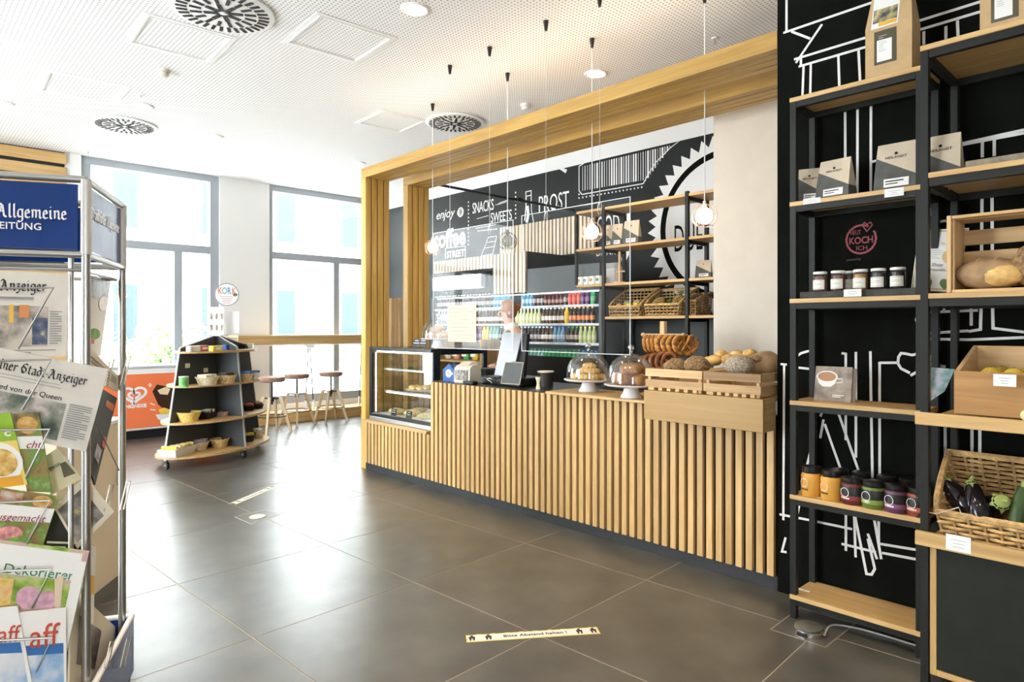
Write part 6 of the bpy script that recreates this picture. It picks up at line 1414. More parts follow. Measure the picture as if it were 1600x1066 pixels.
B().prism([(.026*math.cos(a), .02*math.sin(a)) for a in [2*PI*i/12 for i in range(12)]], 0, .001, KM(.165, 1.885, .068)).obj('sign_leaf', mat('olive_ink', (.16, .17, .08), .6), ks)
# ================================================================== ice cream freezer
FXF = -9.93; fy0, fy1 = 1.75, 3.62
fz = thing('ice_cream_freezer', 'chest freezer with orange ice cream advert in front of the window', 'freezer', (FXF-.22, (fy0+fy1)/2, 0))
zo0, zo1 = onX(200, 671, FXF).z, onX(200, 585.5, FXF).z; zt1 = onX(200, 577, FXF).z; FW = mat('freezer_white', (.80, .80, .79), .35)
B().cbox((FXF-.48, fy0, .115), (FXF, fy1, zt1), .012).obj('body', FW, fz); B().box((FXF-.44, fy0+.03, 0), (FXF-.04, fy1-.03, .115)).obj('plinth', BLKP, fz)
B().cbox((FXF-.48, fy0, zt1+.0), (FXF+.004, fy1, zt1+.035), .006).obj('lid_rail', mat('freezer_rail', (.50, .52, .54), .35), fz)
for k in range(2): B().box((FXF-.45, fy0+.03+k*(fy1-fy0)/2, zt1+.036+.008*k), (FXF-.02, fy0+(fy1-fy0)/2*(1+k)-.02, zt1+.042+.008*k)).obj('glass_lid', GLASS, fz)
fy_l, fy_r = fy0+.05, fy1-.05; ORF = mat('orange_advert', (.85, .20, .075), .35)
B().box((FXF, fy_l, zo0), (FXF+.002, fy_r, zo1)).obj('advert_panel', ORF, fz)
FM = FR((FXF+.0022, 0, 0), (0, 1, 0), (0, 0, 1))
def fp_(px, py): q = onX(px, py, FXF+.0022); return (q.y, q.z)
def heart(cx, cz, s, w):
    pts = []
    for i in range(41):
        t = 2*PI*i/40; pts.append((cx+s*.0625*16*math.sin(t)**3/1.0*.9, cz+s*.11+s*.045*(13*math.cos(t)-5*math.cos(2*t)-2*math.cos(3*t)-math.cos(4*t))))
    return B().strip(pts, w, FM)
hc = fp_(209, 622); heart(hc[0], hc[1]+.025, .165, .032).obj('logo_heart', FW, fz); heart(hc[0]+.005, hc[1]+.022, .075, .028).obj('logo_heart', FW, fz)
a, b = fp_(185, 637), fp_(229, 637); me = tmesh('LANGNESE', .1, FW, bold=.004); xs = [v.co.x for v in me.vertices]; sc2 = (b[0]-a[0])/(max(xs)-min(xs))
link('lettering', me, fz, world=True, M=FR((FXF+.0024, (a[0]+b[0])/2, a[1]), (0, 1, 0), (0, 0, 1)) @ Matrix.Diagonal((sc2, sc2*.95, 1, 1)))
def pl(pts, m, name, t=.001): B().prism([fp_(*p) for p in pts], 0, t, FM).obj(name, m, fz)
CHO = mat('chocolate_print', (.045, .018, .01), .4); CRP = mat('cream_print', (.82, .66, .42), .5)
pl([(238, 612), (245, 601), (256, 603), (264, 606), (285, 606), (285, 640), (263, 645), (247, 632)], CHO, 'advert_print'); pl([(246, 610), (258, 605), (266, 608), (262, 617), (250, 616)], CRP, 'advert_print', .0018)
pl([(243, 648), (285, 646), (285, 665), (255, 659), (247, 655)], FW, 'advert_print', .0018); pl([(248, 641), (256, 637), (268, 641), (266, 647), (250, 648)], mat('yellow_flower', (.80, .55, .08), .5), 'advert_print', .0022)
for p0_, p1_ in (((232, 601), (235, 605)), ((234, 599), (237, 603)), ((234, 630), (242, 633)), ((235, 640), (243, 641))): B().strip([fp_(*p0_), fp_(*p1_)], .012, FM).obj('advert_stroke', FW, fz)
# ================================================================== window bar and stools
BXF = -10.0
br_ = thing('window_bar', 'long oak bar table along the far window', 'bar table', (-10.2, 5.1, 0))
z1_, z0_ = onX(450, 524, BXF).z, onX(450, 538.5, BXF).z; yb0, yb1 = onX(372, 524, BXF).y, 6.4
B().cbox((BXF-.022, yb0, z0_), (BXF, yb1, z1_), .002).obj('apron', oak[1], br_); B().cbox((WX+.01, yb0, z1_-.03), (BXF-.0225, yb1, z1_), .002).obj('top', oak[1], br_)
B().box((BXF-.03, yb0+.01, z0_-.018), (BXF-.004, yb1, z0_-.001)).obj('under_strip', WPL, br_)
for px in (483, 566):
    ty = onX(px, 545, BXF-.1).y
    B().cbox((BXF-.18, ty-.07, z0_-.06), (BXF-.04, ty+.07, z0_-.0185), .003).obj('leg_bracket', WPL, br_)
    for s in (-1, 1):
        q = B().cyl((BXF-.1, ty+s*.015, z0_-.06), (BXF-.06-.05*(s > 0), ty+s*.085, .163), .009, n=8).obj('trestle_leg', BLK, br_)
        B().cyl((BXF-.06-.05*(s > 0), ty+s*.085, .1625), (BXF-.06-.05*(s > 0), ty+s*.0825, .32), .016, n=8).obj('leg_sleeve', WPL, br_)
st_ = thing('window_step', 'low oak foot step under the window bar', 'step', (-10.2, 5.1, 0)); sy0 = onX(396, 650, BXF+.02).y
B().cbox((WX+.005, sy0, .13), (BXF+.03, 6.4, .160), .003).obj('tread', oak[1], st_); B().cbox((BXF, sy0, 0), (BXF+.022, 6.4, .129), .002).obj('riser', oak[1], st_); B().box((WX+.03, sy0+.05, 0), (WX+.06, 6.4, .129)).obj('rear_support', BLKP, st_)
LEA = mat('brown_leather', (.30, .17, .125), .5, noise=.25, nscale=14); ASH = wood('ash_leg', (.68, .52, .33), (.52, .37, .2), 2, .5)
def stool(label, px, x, rz):
    p = onX(px, 655, x); t = thing('bar_stool', label, 'bar stool', (x, p.y, 0), rz, 'leather topped bar stools at the window bar')
    loc_obj(B().lathe([(0, .722), (.155, .722), (.178, .734), (.184, .765), (.176, .79), (.15, .799), (0, .799)], 28), 'seat', LEA, t, True)
    loc_obj(B().cyl((0, 0, .40), (0, 0, .7215), .013, n=10).cyl((0, 0, .44), (0, 0, .50), .03, .022, n=10), 'screw_column', BLK, t)
    b = B()
    for k in range(4): a = PI/4+PI/2*k; b.box((-.012, -.012, .47), (.012, .012, .475)); b.cyl((0, 0, .48), (.125*math.cos(a), .125*math.sin(a), .49), .010, n=6)
    loc_obj(b, 'spider', BLK, t)
    for k in range(4):
        a = PI/4+PI/2*k; d = Vector((math.cos(a), math.sin(a), 0)); q = Vector((-d.y, d.x, 0)); b = B(); vs = []
        for r, z, w in ((.27, .0, .017), (.12, .505, .024)):
            c = d*r
            for sx, sy in ((-1, -1), (1, -1), (1, 1), (-1, 1)): v = c+d*(w*sx)+q*(w*.75*sy); vs.append((v.x, v.y, z))
        b.add(vs, [(3, 2, 1, 0), (4, 5, 6, 7)]+[(i, (i+1) % 4, 4+(i+1) % 4, 4+i) for i in range(4)]); loc_obj(b, 'leg', ASH, t)
    loc_obj(B().tube([(.205*math.cos(2*PI*i/28), .205*math.sin(2*PI*i/28), .235) for i in range(28)], .007, 6, True), 'foot_ring', BLK, t, True)
    return t
stool('bar stool nearest the rolling display stand', 425, -9.25, .1); stool('middle bar stool of the three by the window', 464, -9.62, .35); stool('bar stool nearest the portal post', 517, -9.68, .0); stool('bar stool half hidden behind the portal post', 590, -9.7, .3)
# ================================================================== newspaper rack
RST = mat('rack_steel', (.44, .43, .41), .36, 1.0)
D1 = 2.3; PH = math.radians(18.5); SIDE = .52
def camp(r, f): return Vector((SN*r-CS*f, CS*r+SN*f, 0))
e1 = camp(math.cos(PH), math.sin(PH)); e2 = camp(-math.sin(PH), math.cos(PH)); n1 = -e2; n2 = e1
P1 = camp(-.643*D1, D1); RC = P1-e1*(SIDE/2)+e2*(SIDE/2)
nr = thing('newspaper_rack', 'tall steel newspaper rack with blue header in the foreground', 'newspaper rack', RC, 0)
HZ0, HZ1 = 1.753, 2.013
def cor(i, j, z, k=1.0): q = RC+e1*(SIDE/2*i*k)+e2*(SIDE/2*j*k); return Vector((q.x, q.y, z))
for i, j in ((-1, -1), (1, -1), (1, 1), (-1, 1)):
    B().cyl(cor(i, j, .03), cor(i, j, HZ0), .0145, n=14).obj('post', RST, nr, True)
    B().cyl(cor(i, j, HZ0), cor(i, j, HZ1), .017, n=14).obj('corner_sleeve', mat('satin_alu', (.60, .59, .57), .45, .5), nr, True)
for z in (HZ0, HZ1):
    b = B()
    for (i, j), (k, l) in (((-1, -1), (1, -1)), ((1, -1), (1, 1)), ((1, 1), (-1, 1)), ((-1, 1), (-1, -1))): b.cyl(cor(i, j, z), cor(k, l, z), .0125, n=12)
    b.obj('ring_tube', RST, nr, True)
for z in (1.70, .98, .5): 
    for i, j, k, l in ((-1, -1, 1, -1), (1, -1, 1, 1), (1, 1, -1, 1), (-1, 1, -1, -1)):
        if z == 1.70: B().cyl(cor(i, j, z, .93), cor(k, l, z, .93), .006, n=8).obj('cross_tube', RST, nr, True)
for sx in (-.6, .80):
    q = RC+e1*(SIDE/2*sx)-e2*(SIDE/2*.9); B().cyl((q.x, q.y, .05), (q.x, q.y, HZ0), .0085, n=8).obj('inner_rod', RST, nr, True)
BLUH = mat('header_blue', (.004, .036, .19), .25, spec=.3, coat=.25)
for (i, j), (k, l) in (((-1, -1), (1, -1)), ((1, -1), (1, 1)), ((1, 1), (-1, 1)), ((-1, 1), (-1, -1))):
    a, b_ = cor(i, j, 0, .985), cor(k, l, 0, .985); d = (b_-a).normalized(); n = Vector((d.y, -d.x, 0)); a += d*.022; b_ -= d*.022; m_ = B(); q = [a+n*.004, b_+n*.004, b_-n*.004, a-n*.004]
    m_.add([(v.x, v.y, HZ0+.016) for v in q]+[(v.x, v.y, HZ1-.018) for v in q], [(3, 2, 1, 0), (4, 5, 6, 7)]+[(i_, (i_+1) % 4, 4+(i_+1) % 4, 4+i_) for i_ in range(4)]); m_.obj('header_panel', BLUH, nr)
# rack planes
def hit(px, py, pt, n): d = ray(px, py); return Vector((0, 0, H))+d*((pt-Vector((0, 0, H))).dot(n)/d.dot(n))
PF = P1+Vector((0, 0, 1)); 
def F1(px, py, off=0): return hit(px, py, PF+n1*off, n1)
def F2(px, py, off=0): return hit(px, py, PF+n2*off, n2)
# broad-nib lettering (gothic newspaper titles)
GL = {'l': (.44, [[(.18, 1.6), (.18, .15), (.32, 0)]]), 'i': (.44, [[(.06, .85), (.18, 1), (.18, .15), (.3, 0)], [(.14, 1.35), (.24, 1.42)]]),
 'n': (.78, [[(.06, .85), (.18, 1), (.18, .1), (.27, 0)], [(.18, .82), (.45, 1), (.56, .85), (.56, .15), (.7, 0)]]),
 'm': (1.12, [[(.06, .85), (.18, 1), (.18, .1), (.27, 0)], [(.18, .82), (.42, 1), (.53, .85), (.53, .1), (.6, 0)], [(.53, .82), (.78, 1), (.89, .85), (.89, .15), (1.02, 0)]]),
 'e': (.66, [[(.52, .62), (.36, 1), (.14, .8), (.14, .2), (.35, 0), (.58, .16)], [(.16, .5), (.52, .62)]]),
 'g': (.72, [[(.55, .92), (.3, 1), (.12, .8), (.12, .25), (.3, .05), (.55, .2)], [(.56, 1), (.56, -.3), (.3, -.5), (.1, -.35)]]),
 'a': (.76, [[(.12, .85), (.35, 1), (.56, .85), (.56, .15), (.7, 0)], [(.56, .55), (.22, .45), (.12, .2), (.3, 0), (.54, .2)]]),
 'r': (.6, [[(.06, .85), (.18, 1), (.18, .1), (.28, 0)], [(.18, .8), (.4, 1), (.52, .85)]]),
 'z': (.6, [[(.1, .95), (.45, 1), (.2, .6), (.46, .45), (.46, .05), (.2, -.35), (.08, -.2)]]),
 'd': (.72, [[(.25, 1.55), (.52, 1.15), (.58, .2), (.35, 0), (.12, .2), (.12, .7), (.35, .95), (.56, .8)]]),
 't': (.5, [[(.2, 1.35), (.2, .15), (.4, 0)], [(.02, .95), (.42, 1)]]),
 'o': (.72, [[(.35, 1), (.12, .8), (.12, .2), (.33, 0), (.56, .2), (.56, .8), (.35, 1)]]),
 'ö': (.72, [[(.35, 1), (.12, .8), (.12, .2), (.33, 0), (.56, .2), (.56, .8), (.35, 1)], [(.18, 1.35), (.26, 1.42)], [(.44, 1.35), (.52, 1.42)]]),
 'A': (1.12, [[(.12, 1.25), (.35, 1.55), (.62, 1.3), (.76, .2), (.98, 0)], [(.5, 1.3), (.38, .6), (.06, .1), (.32, 0)], [(.25, .65), (.7, .72)]]),
 'K': (.92, [[(.22, 1.55), (.22, .1), (.05, 0)], [(.22, .8), (.6, 1.5), (.76, 1.4)], [(.22, .8), (.52, .7), (.62, .2), (.82, 0)]]),
 'S': (.98, [[(.82, 1.4), (.5, 1.55), (.2, 1.3), (.3, 1.0), (.66, .8), (.76, .4), (.5, 0), (.15, .15)], [(.08, 1.0), (.14, .45), (.45, .12)]]),
 'F': (.9, [[(.32, 1.4), (.32, .2), (.1, 0)], [(.08, 1.4), (.5, 1.55), (.85, 1.42)], [(.32, .85), (.66, .95)]]),
 'k': (.7, [[(.16, 1.6), (.16, .1), (.28, 0)], [(.16, .7), (.4, 1), (.54, .9), (.3, .6), (.5, .1), (.64, 0)]]),
 'f': (.5, [[(.5, 1.48), (.32, 1.6), (.2, 1.3), (.2, -.15)], [(.02, .95), (.42, 1)]]),
 'u': (.78, [[(.06, .85), (.18, 1), (.18, .2), (.35, 0), (.56, .2)], [(.56, 1), (.56, .15), (.7, 0)]]), '-': (.46, [[(.06, .5), (.36, .6)]]), ' ': (.45, [])}
def gothic(s, M, width, m, parent, name='masthead', t=.0008):
    tot = sum(GL[c][0] for c in s); k = width/tot; b = B(); x = 0; nx, ny = .085, .075
    for c in s:
        for ln in GL[c][1]:
            for (x0, y0), (x1, y1) in zip(ln[:-1], ln[1:]):
                p, q = Vector((x+x0, y0)), Vector((x+x1, y1)); nb = Vector((nx, ny)); dd = (q-p)
                if abs(dd.x*nb.y-dd.y*nb.x) < .02: nb = Vector((nx, -ny))*.5
                poly = [p-nb, p+nb, q+nb, q-nb]
                ar = sum(poly[i].x*poly[(i+1) % 4].y-poly[(i+1) % 4].x*poly[i].y for i in range(4))
                if ar < 0: poly = poly[::-1]
                b.prism([(v.x*k, v.y*k) for v in poly], 0, t+.00004*(len(b.v)//8 % 9), M)
        x += GL[c][0]
    return b.obj(name, m, parent)
PH1 = lambda px, py, off=0: FR(F1(px, py, off), e1, (0, 0, 1))
hw = (F1(105, 335, .0055)-F1(-6, 335, .0055)).length
gothic('Allgemeine', PH1(-6, 338.5, .0055), hw, WPL, nr)
hw2 = hw*sum(GL[c][0] for c in 'Frankfurter')/sum(GL[c][0] for c in 'Allgemeine')
gothic('Frankfurter', FR(F1(-6, 338.5, .0055)-e1*(hw2+.03), e1, (0, 0, 1)), hw2, WPL, nr)
text('ZEITUNG', .033, WPL, PH1(26, 353.5, .0055), nr, bold=.0004, space=1.05)
PH2 = lambda px, py, off=0: FR(F2(px, py, off), e2, (0, 0, 1))
w3 = .40; gothic('Frankfurter Allgemeine', FR(RC+e1*(SIDE/2+.0015)-e2*.2+Vector((0, 0, 1.89)), e2, (0, 0, 1)), w3, WPL, nr)
# base bin
bz = B(); kk = 1.14
outer = [cor(-1, -1, 0, kk), cor(1, -1, 0, kk), cor(1, 1, 0, kk), cor(-1, 1, 0, kk)]; inner = [cor(-1, -1, 0, kk-.05), cor(1, -1, 0, kk-.05), cor(1, 1, 0, kk-.05), cor(-1, 1, 0, kk-.05)]
for o_, z_ in (): pass
def prism4(q, z0, z1): return B().add([(v.x, v.y, z0) for v in q]+[(v.x, v.y, z1) for v in q], [(3, 2, 1, 0), (4, 5, 6, 7)]+[(i, (i+1) % 4, 4+(i+1) % 4, 4+i) for i in range(4)])
prism4([cor(-1, -1, 0, 1.1), cor(1, -1, 0, 1.1), cor(1, 1, 0, 1.1), cor(-1, 1, 0, 1.1)], 0, .03).obj('base_plate', BLKP, nr)
for i in range(4): q = [outer[i], outer[(i+1) % 4], inner[(i+1) % 4], inner[i]]; prism4(q, .031, .26).obj('bin_side', BLUH, nr)
b = B()
for i in range(4):
    p, q = (outer[i]+inner[i])/2, (outer[(i+1) % 4]+inner[(i+1) % 4])/2; b.cyl((p.x, p.y, .268), (q.x, q.y, .268), .011, n=10)
b.obj('bin_rim', WPL, nr, True)
# wire pockets
FRONTW = [[(-60, 451), (83, 450), (28, 545)], [(-60, 566), (80, 562), (35, 640)], [(-60, 674), (77, 671), (40, 747)], [(-60, 789), (78, 782), (42, 850)], [(-60, 895), (79, 890), (50, 950)], [(-60, 1004), (81, 997), (55, 1055)]]
for k, w in enumerate(FRONTW): B().tube([F1(x, y, .118) for x, y in w[:-1]]+[F1(w[-1][0], w[-1][1], .10)], .0042, 8).obj('wire_pocket', RST, nr, True)
for k, dy in enumerate((0, 195, 440)):
    for pts in ([(163, 604), (172, 563), (178, 562), (169, 602)], [(187, 604), (198, 558), (204, 557), (193, 602)]):
        B().tube([F2(x, y+dy*(1.0), .05) for x, y in pts], .0026, 6).obj('wire_pocket', RST, nr, True)
B().tube([F2(150, 660, .03), F2(186, 735, .03)], .0026, 6).obj('wire_pocket', RST, nr, True)
# ---- papers and magazines in the rack
NEWS = mat('newsprint', (.66, .63, .57), .8, noise=.04, nscale=20)
class Sheet:
    def __init__(s, name, label, cat, q, m, plane=None, off=0, th=.006, group=None):
        plane = plane or F1; s.q = [plane(x, y, off) for x, y in q]; s.n = n1 if plane is F1 else n2
        s.t = thing(name, label, cat, (s.q[0]+s.q[1])/2, 0, group)
        v = [p+s.n*0 for p in s.q]; v2 = [p-s.n*th for p in s.q]
        B().add(v+v2, [(0, 1, 2, 3), (7, 6, 5, 4), (0, 4, 5, 1), (1, 5, 6, 2), (2, 6, 7, 3), (3, 7, 4, 0)]).obj('pages', m, s.t); s.k = 0
    def at(s, u, v, o=.0008): return s.q[0].lerp(s.q[1], u).lerp(s.q[3].lerp(s.q[2], u), v)+s.n*o
    def patch(s, uv, m, name='picture', o=.0010):
        p = [s.at(u, v, o+.0004*s.k) for u, v in uv]; s.k += 1; p2 = [x-s.n*.0005 for x in p]
        return B().add(p+p2, [(0, 1, 2, 3), (7, 6, 5, 4), (0, 4, 5, 1), (1, 5, 6, 2), (2, 6, 7, 3), (3, 7, 4, 0)]).obj(name, m, s.t)
    def rect(s, u0, v0, u1, v1, m, name='picture'): return s.patch([(u0, v0), (u1, v0), (u1, v1), (u0, v1)], m, name)
    def oval(s, u, v, ru, rv, m, name='picture'):
        n = 18; s.k += 1; c = [s.at(u+ru*math.cos(2*PI*i/n), v+rv*math.sin(2*PI*i/n), .001+.0004*s.k) for i in range(n)]; c2 = [x-s.n*.0005 for x in c]
        return B().add(c+c2, [tuple(range(n)), tuple(range(2*n-1, n-1, -1))]+[(i, n+i, n+(i+1) % n, (i+1) % n) for i in range(n)]).obj(name, m, s.t)
    def M(s, u, v): s.k += 1; return FR(s.at(u, v, .0014+.0004*s.k), s.at(.9, v)-s.at(.1, v), s.at(u, .9)-s.at(u, .1))
    def lines(s, u0, v0, u1, v1, n, m=None):
        b = B(); s.k += 1
        for k in range(n):
            v = v0+(v1-v0)*(k+.5)/n; h = abs(v1-v0)/n*.22; ue = u1 if k % 4 else u0+(u1-u0)*.7; p = [s.at(u, w, .001+.0004*s.k) for u, w in ((u0, v-h), (ue, v-h), (ue, v+h), (u0, v+h))]; p2 = [x-s.n*.0003 for x in p]
            b.add(p+p2, [(0, 1, 2, 3), (0, 4, 5, 1), (1, 5, 6, 2), (2, 6, 7, 3), (3, 7, 4, 0)])
        b.obj('text_lines', m or mat('news_ink', (.28, .27, .26), .8), s.t)
    def title(s, tx, u, v, wu, m, goth=False, **kw):
        w = (s.at(u+wu, v)-s.at(u, v)).length; M = s.M(u, v)
        if goth: gothic(tx, M, w, m, s.t); return
        me = tmesh(tx, .1, m, align='LEFT', **kw); xs = [p.co.x for p in me.vertices]; k = w/(max(xs)-min(xs)); link('title', me, s.t, world=True, M=M @ Matrix.Diagonal((k, k, 1, 1)))
g = 'newspapers in the rack'
s = Sheet('newspaper', 'folded newspaper in the uppermost rack pocket', 'newspaper', [(-70, 560), (104, 556), (107, 428), (-70, 420)], NEWS, None, .012, group=g)
s.title('Anzeiger', .385, .775, .42, INK, True); s.rect(.15, .12, .82, .60, photo('news_photo_a', [(.05, .06, .05), (.20, .19, .17), (.42, .36, .30), (.55, .50, .42), (.6, .35, .08)], 16, 1)); s.rect(.47, .40, .51, .61, mat('yellow_ink', (.75, .45, .05), .5)); s.rect(.56, .46, .65, .61, mat('flag_orange', (.62, .24, .08), .6)); s.rect(.68, .14, .82, .46, photo('news_photo_b', [(.02, .03, .03), (.03, .05, .12), (.1, .12, .18), (.5, .42, .2)], 30, 3)); s.lines(.84, .14, .95, .55, 14); s.lines(.2, .66, .9, .72, 1); s.lines(.15, .03, .9, .09, 2)
s = Sheet('newspaper', 'tilted newspaper with gothic title across two pockets', 'newspaper', [(-115, 655), (134, 706), (169, 577), (-80, 528)], NEWS, None, .034, group=g)
s.title('Kölner Stadt-Anzeiger', .26, .76, .63, INK, True); s.title('Abschied von der Queen', .22, .555, .54, INK); s.rect(.22, .06, .80, .50, photo('news_photo_c', [(.03, .04, .03), (.10, .13, .09), (.26, .26, .22), (.52, .44, .42), (.62, .6, .55)], 17, 5)); s.lines(.82, .10, .97, .52, 16); s.lines(.2, .66, .97, .675, 1); s.lines(.2, .70, .95, .715, 1)
MG = 'magazines in the rack'
s = Sheet('magazine', 'recipe magazine with lime green and yellow cover', 'magazine', [(-70, 772), (43, 757), (16, 645), (-80, 655)], mat('lime_cover', (.28, .48, .03), .3), None, .060, group=MG)
s.rect(0, 0, 1, .62, mat('yellow_cover', (.80, .62, .16), .3)); s.oval(.66, .34, .36, .28, PAPER); s.oval(.70, .34, .24, .19, photo('food_a', [(.2, .3, .05), (.6, .3, .06), (.7, .5, .15), (.8, .7, .4)], 40, 2)); s.rect(0, 0, .95, .14, mat('orange_cover', (.78, .38, .03), .3)); s.title('C', .84, .72, .10, PAPER, bold=.006)
s = Sheet('magazine', 'slim recipe magazine with white title band', 'magazine', [(42, 768), (81, 770), (60, 645), (20, 647)], photo('food_b', [(.12, .08, .03), (.3, .2, .06), (.12, .3, .04), (.45, .4, .2)], 22, 6), None, .050, group=MG)
s.oval(.5, .85, .42, .11, photo('food_c', [(.45, .2, .04), (.65, .38, .1), (.75, .55, .25)], 45, 4)); s.rect(0, .55, 1, .71, PAPER); s.title('cht', .28, .60, .62, mat('wine_ink', (.30, .03, .06), .5), shear=.3)
s = Sheet('newspaper', 'cream paper with dark sketched title between the magazines', 'newspaper', [(79, 775), (128, 748), (90, 700), (72, 712)], mat('cream_cover', (.62, .54, .36), .5, noise=.15, nscale=10), None, -.016, group=g)
s.title('SPIEGEL', .08, .62, .62, INK, sx=.8); s.patch([(.55, .25), (.95, .2), (.9, .6), (.65, .62)], mat('sepia_ink', (.12, .10, .06), .6))
s = Sheet('magazine', 'black magazine behind the tilted grey newspaper', 'magazine', [(62, 872), (128, 872), (130, 790), (80, 782)], mat('black_cover', (.012, .014, .012), .55), None, -.045, group=MG); s.lines(.1, .15, .8, .32, 2, PAPER)
s = Sheet('newspaper', 'newspaper with large grey photograph standing on a corner', 'newspaper', [(121, 858), (178, 800), (132, 746), (82, 790)], mat('cream_news', (.68, .61, .48), .7), None, -.030, group=g)
s.patch([(.06, .10), (.80, .10), (.80, .86), (.06, .86)], photo('crowd_photo', [(.06, .055, .05), (.14, .13, .11), (.26, .23, .2), (.4, .33, .28)], 30, 8)); s.title('Ran', .36, .55, .25, mat('yellow_print', (.62, .48, .06), .5))
s = Sheet('magazine', 'cookery magazine with red script title on white band', 'magazine', [(-90, 868), (65, 858), (92, 776), (-70, 752)], photo('food_d', [(.10, .06, .03), (.28, .16, .06), (.16, .26, .04), (.5, .4, .2)], 20, 9), None, .072, group=MG)
s.rect(0, .50, 1, .76, PAPER); s.title('hausgemacht', .34, .56, .60, MATS['wine_ink'], shear=.3); s.oval(.86, .87, .10, .11, MATS['food_c']); s.rect(.44, .78, .66, .97, photo('food_e', [(.3, .06, .03), (.5, .3, .2), (.6, .55, .5)], 30, 3)); s.oval(.62, .28, .14, .14, mat('gingham', (.66, .28, .26), .6, noise=.5, nscale=60)); s.oval(.72, .12, .16, .12, mat('herb_green', (.14, .30, .04), .6, noise=.5, nscale=40))
s = Sheet('magazine', 'decorating magazine with large green serif title', 'magazine', [(-110, 1010), (104, 1020), (139, 862), (-90, 832)], photo('garden_photo', [(.08, .18, .02), (.22, .38, .03), (.5, .55, .2), (.6, .35, .42), (.75, .7, .6)], 12, 2), None, .084, group=MG)
s.rect(0, .70, .96, .97, PAPER); s.title('Dekorieren', .43, .745, .50, mat('green_ink', (.04, .20, .09), .5)); s.oval(.64, .50, .09, .11, mat('peony', (.62, .36, .44), .6, noise=.3, nscale=40)); s.oval(.78, .48, .08, .10, MATS['peony']); s.rect(.30, .18, .52, .66, photo('food_f', [(.6, .35, .05), (.75, .55, .2), (.7, .3, .2)], 30, 5)); s.patch([(.88, .20), (.90, .22), (.86, .75), (.80, .70)], mat('torn_paper', (.70, .56, .40), .7)); s.rect(.92, .05, 1, .9, PAPER)
LF = mat('red_title', (.52, .07, .04), .45); SKY = mat('sky_print', (.04, .16, .42), .4)
for k, (q, off, l) in enumerate(((([(44, 1110), (104, 1110), (103, 950), (30, 958)]), .104, 'landscape magazine with red title in lowest pocket, right copy'), ([(-50, 1110), (58, 1110), (27, 948), (-60, 956)], .113, 'landscape magazine with red title in lowest pocket, left copy'))):
    s = Sheet('magazine', l, 'magazine', q, PAPER, None, off, group=MG)
    s.rect(.06, .0, .94, .63, photo('cloud_photo', [(.05, .20, .50), (.25, .42, .65), (.62, .66, .70), (.74, .75, .76)], 9, 3)); s.patch([(.06, .0), (.94, .0), (.94, .22), (.5, .24), (.06, .14)], photo('village_photo', [(.03, .04, .02), (.1, .12, .05), (.3, .22, .15), (.55, .4, .3)], 35, 6)); s.rect(.06, .56, .94, .66, SKY); s.title('Laff' if k else 'aff', .18 if k == 0 else .40, .74, .66 if k == 0 else .54, LF, sx=.8)
# side face
s = Sheet('magazine', 'cream food magazine in the upper side pocket', 'magazine', [(131, 552), (157, 556), (173, 436), (131, 428)], mat('cream_food_cover', (.66, .60, .48), .45), F2, -.05, group=MG)
s.rect(0, .72, 1, 1, photo('grey_food', [(.12, .09, .08), (.25, .2, .18), (.5, .46, .4)], 20, 3)); s.oval(.80, .66, .2, .10, photo('sun_badge', [(.6, .3, .1), (.7, .55, .3)], 60, 2)); s.oval(.5, .26, .3, .07, MATS['herb_green']); s.oval(.4, .16, .1, .03, mat('red_ink', (.5, .05, .05), .5))
s = Sheet('newspaper', 'curled cream newspaper in the middle side pocket', 'newspaper', [(128, 585), (184, 612), (186, 590), (130, 532)], MATS['cream_news'], F2, -.02, group=g); s.lines(.1, .2, .9, .8, 4)
s = Sheet('magazine', 'black magazine in the side pocket below the newspaper', 'magazine', [(134, 715), (149, 758), (183, 622), (150, 602)], MATS['black_cover'], F2, -.01, group=MG); s.rect(.55, .82, .95, .90, mat('orange_title', (.6, .14, .03), .5)); s.rect(.50, .18, .85, .34, photo('car_photo', [(.02, .02, .03), (.3, .25, .35), (.6, .55, .6)], 40, 2)); s.rect(.8, .38, 1, .5, mat('red_ink', (.5, .05, .05), .5))
s = Sheet('magazine', 'white and yellow magazine edge in the low side pocket', 'magazine', [(132, 975), (146, 975), (150, 855), (132, 850)], PAPER, F2, -.01, group=MG); s.rect(.2, .38, .95, .62, MATS['yellow_ink'])
s = Sheet('newspaper', 'newspaper with dark photograph in the bin side pocket', 'newspaper', [(108, 1085), (157, 1090), (187, 986), (112, 915)], MATS['cream_news'], F2, -.03, group=g); s.patch([(.15, .30), (.62, .32), (.62, .80), (.15, .78)], photo('dark_news', [(.05, .04, .035), (.12, .1, .09), (.3, .24, .2)], 30, 4))
# ================================================================== cream cabinet behind the rack
cc0 = onZ(195, 911, 0); dv = camp(-.1275, 1).normalized(); pv = camp(-1, -.1275).normalized()
L_, W_ = .72, .55
def cq(a, b): q = cc0-dv*a+pv*b; return Vector((q.x, q.y, 0))
cab = thing('low_cabinet', 'low cream cabinet standing behind the newspaper rack', 'cabinet', cq(L_/2, W_/2), 0)
CRC = mat('cream_laminate', (.76, .66, .50), .45)
prism4([cq(0, 0), cq(0, W_), cq(L_, W_), cq(L_, 0)], .075, .955).obj('body', CRC, cab); prism4([cq(.004, .004), cq(.004, W_-.02), cq(L_-.02, W_-.02), cq(L_-.02, .004)], 0, .0745).obj('plinth', mat('grey_plinth', (.16, .16, .15), .5), cab); prism4([cq(-.006, -.006), cq(-.006, W_), cq(L_, W_), cq(L_, -.006)], .9555, .975).obj('top', WPL, cab)
b = B(); p = cq(.1, -.004); b.cyl((p.x, p.y, .60), (p.x, p.y, .70), .006, n=8); b.obj('handle', STEEL, cab)
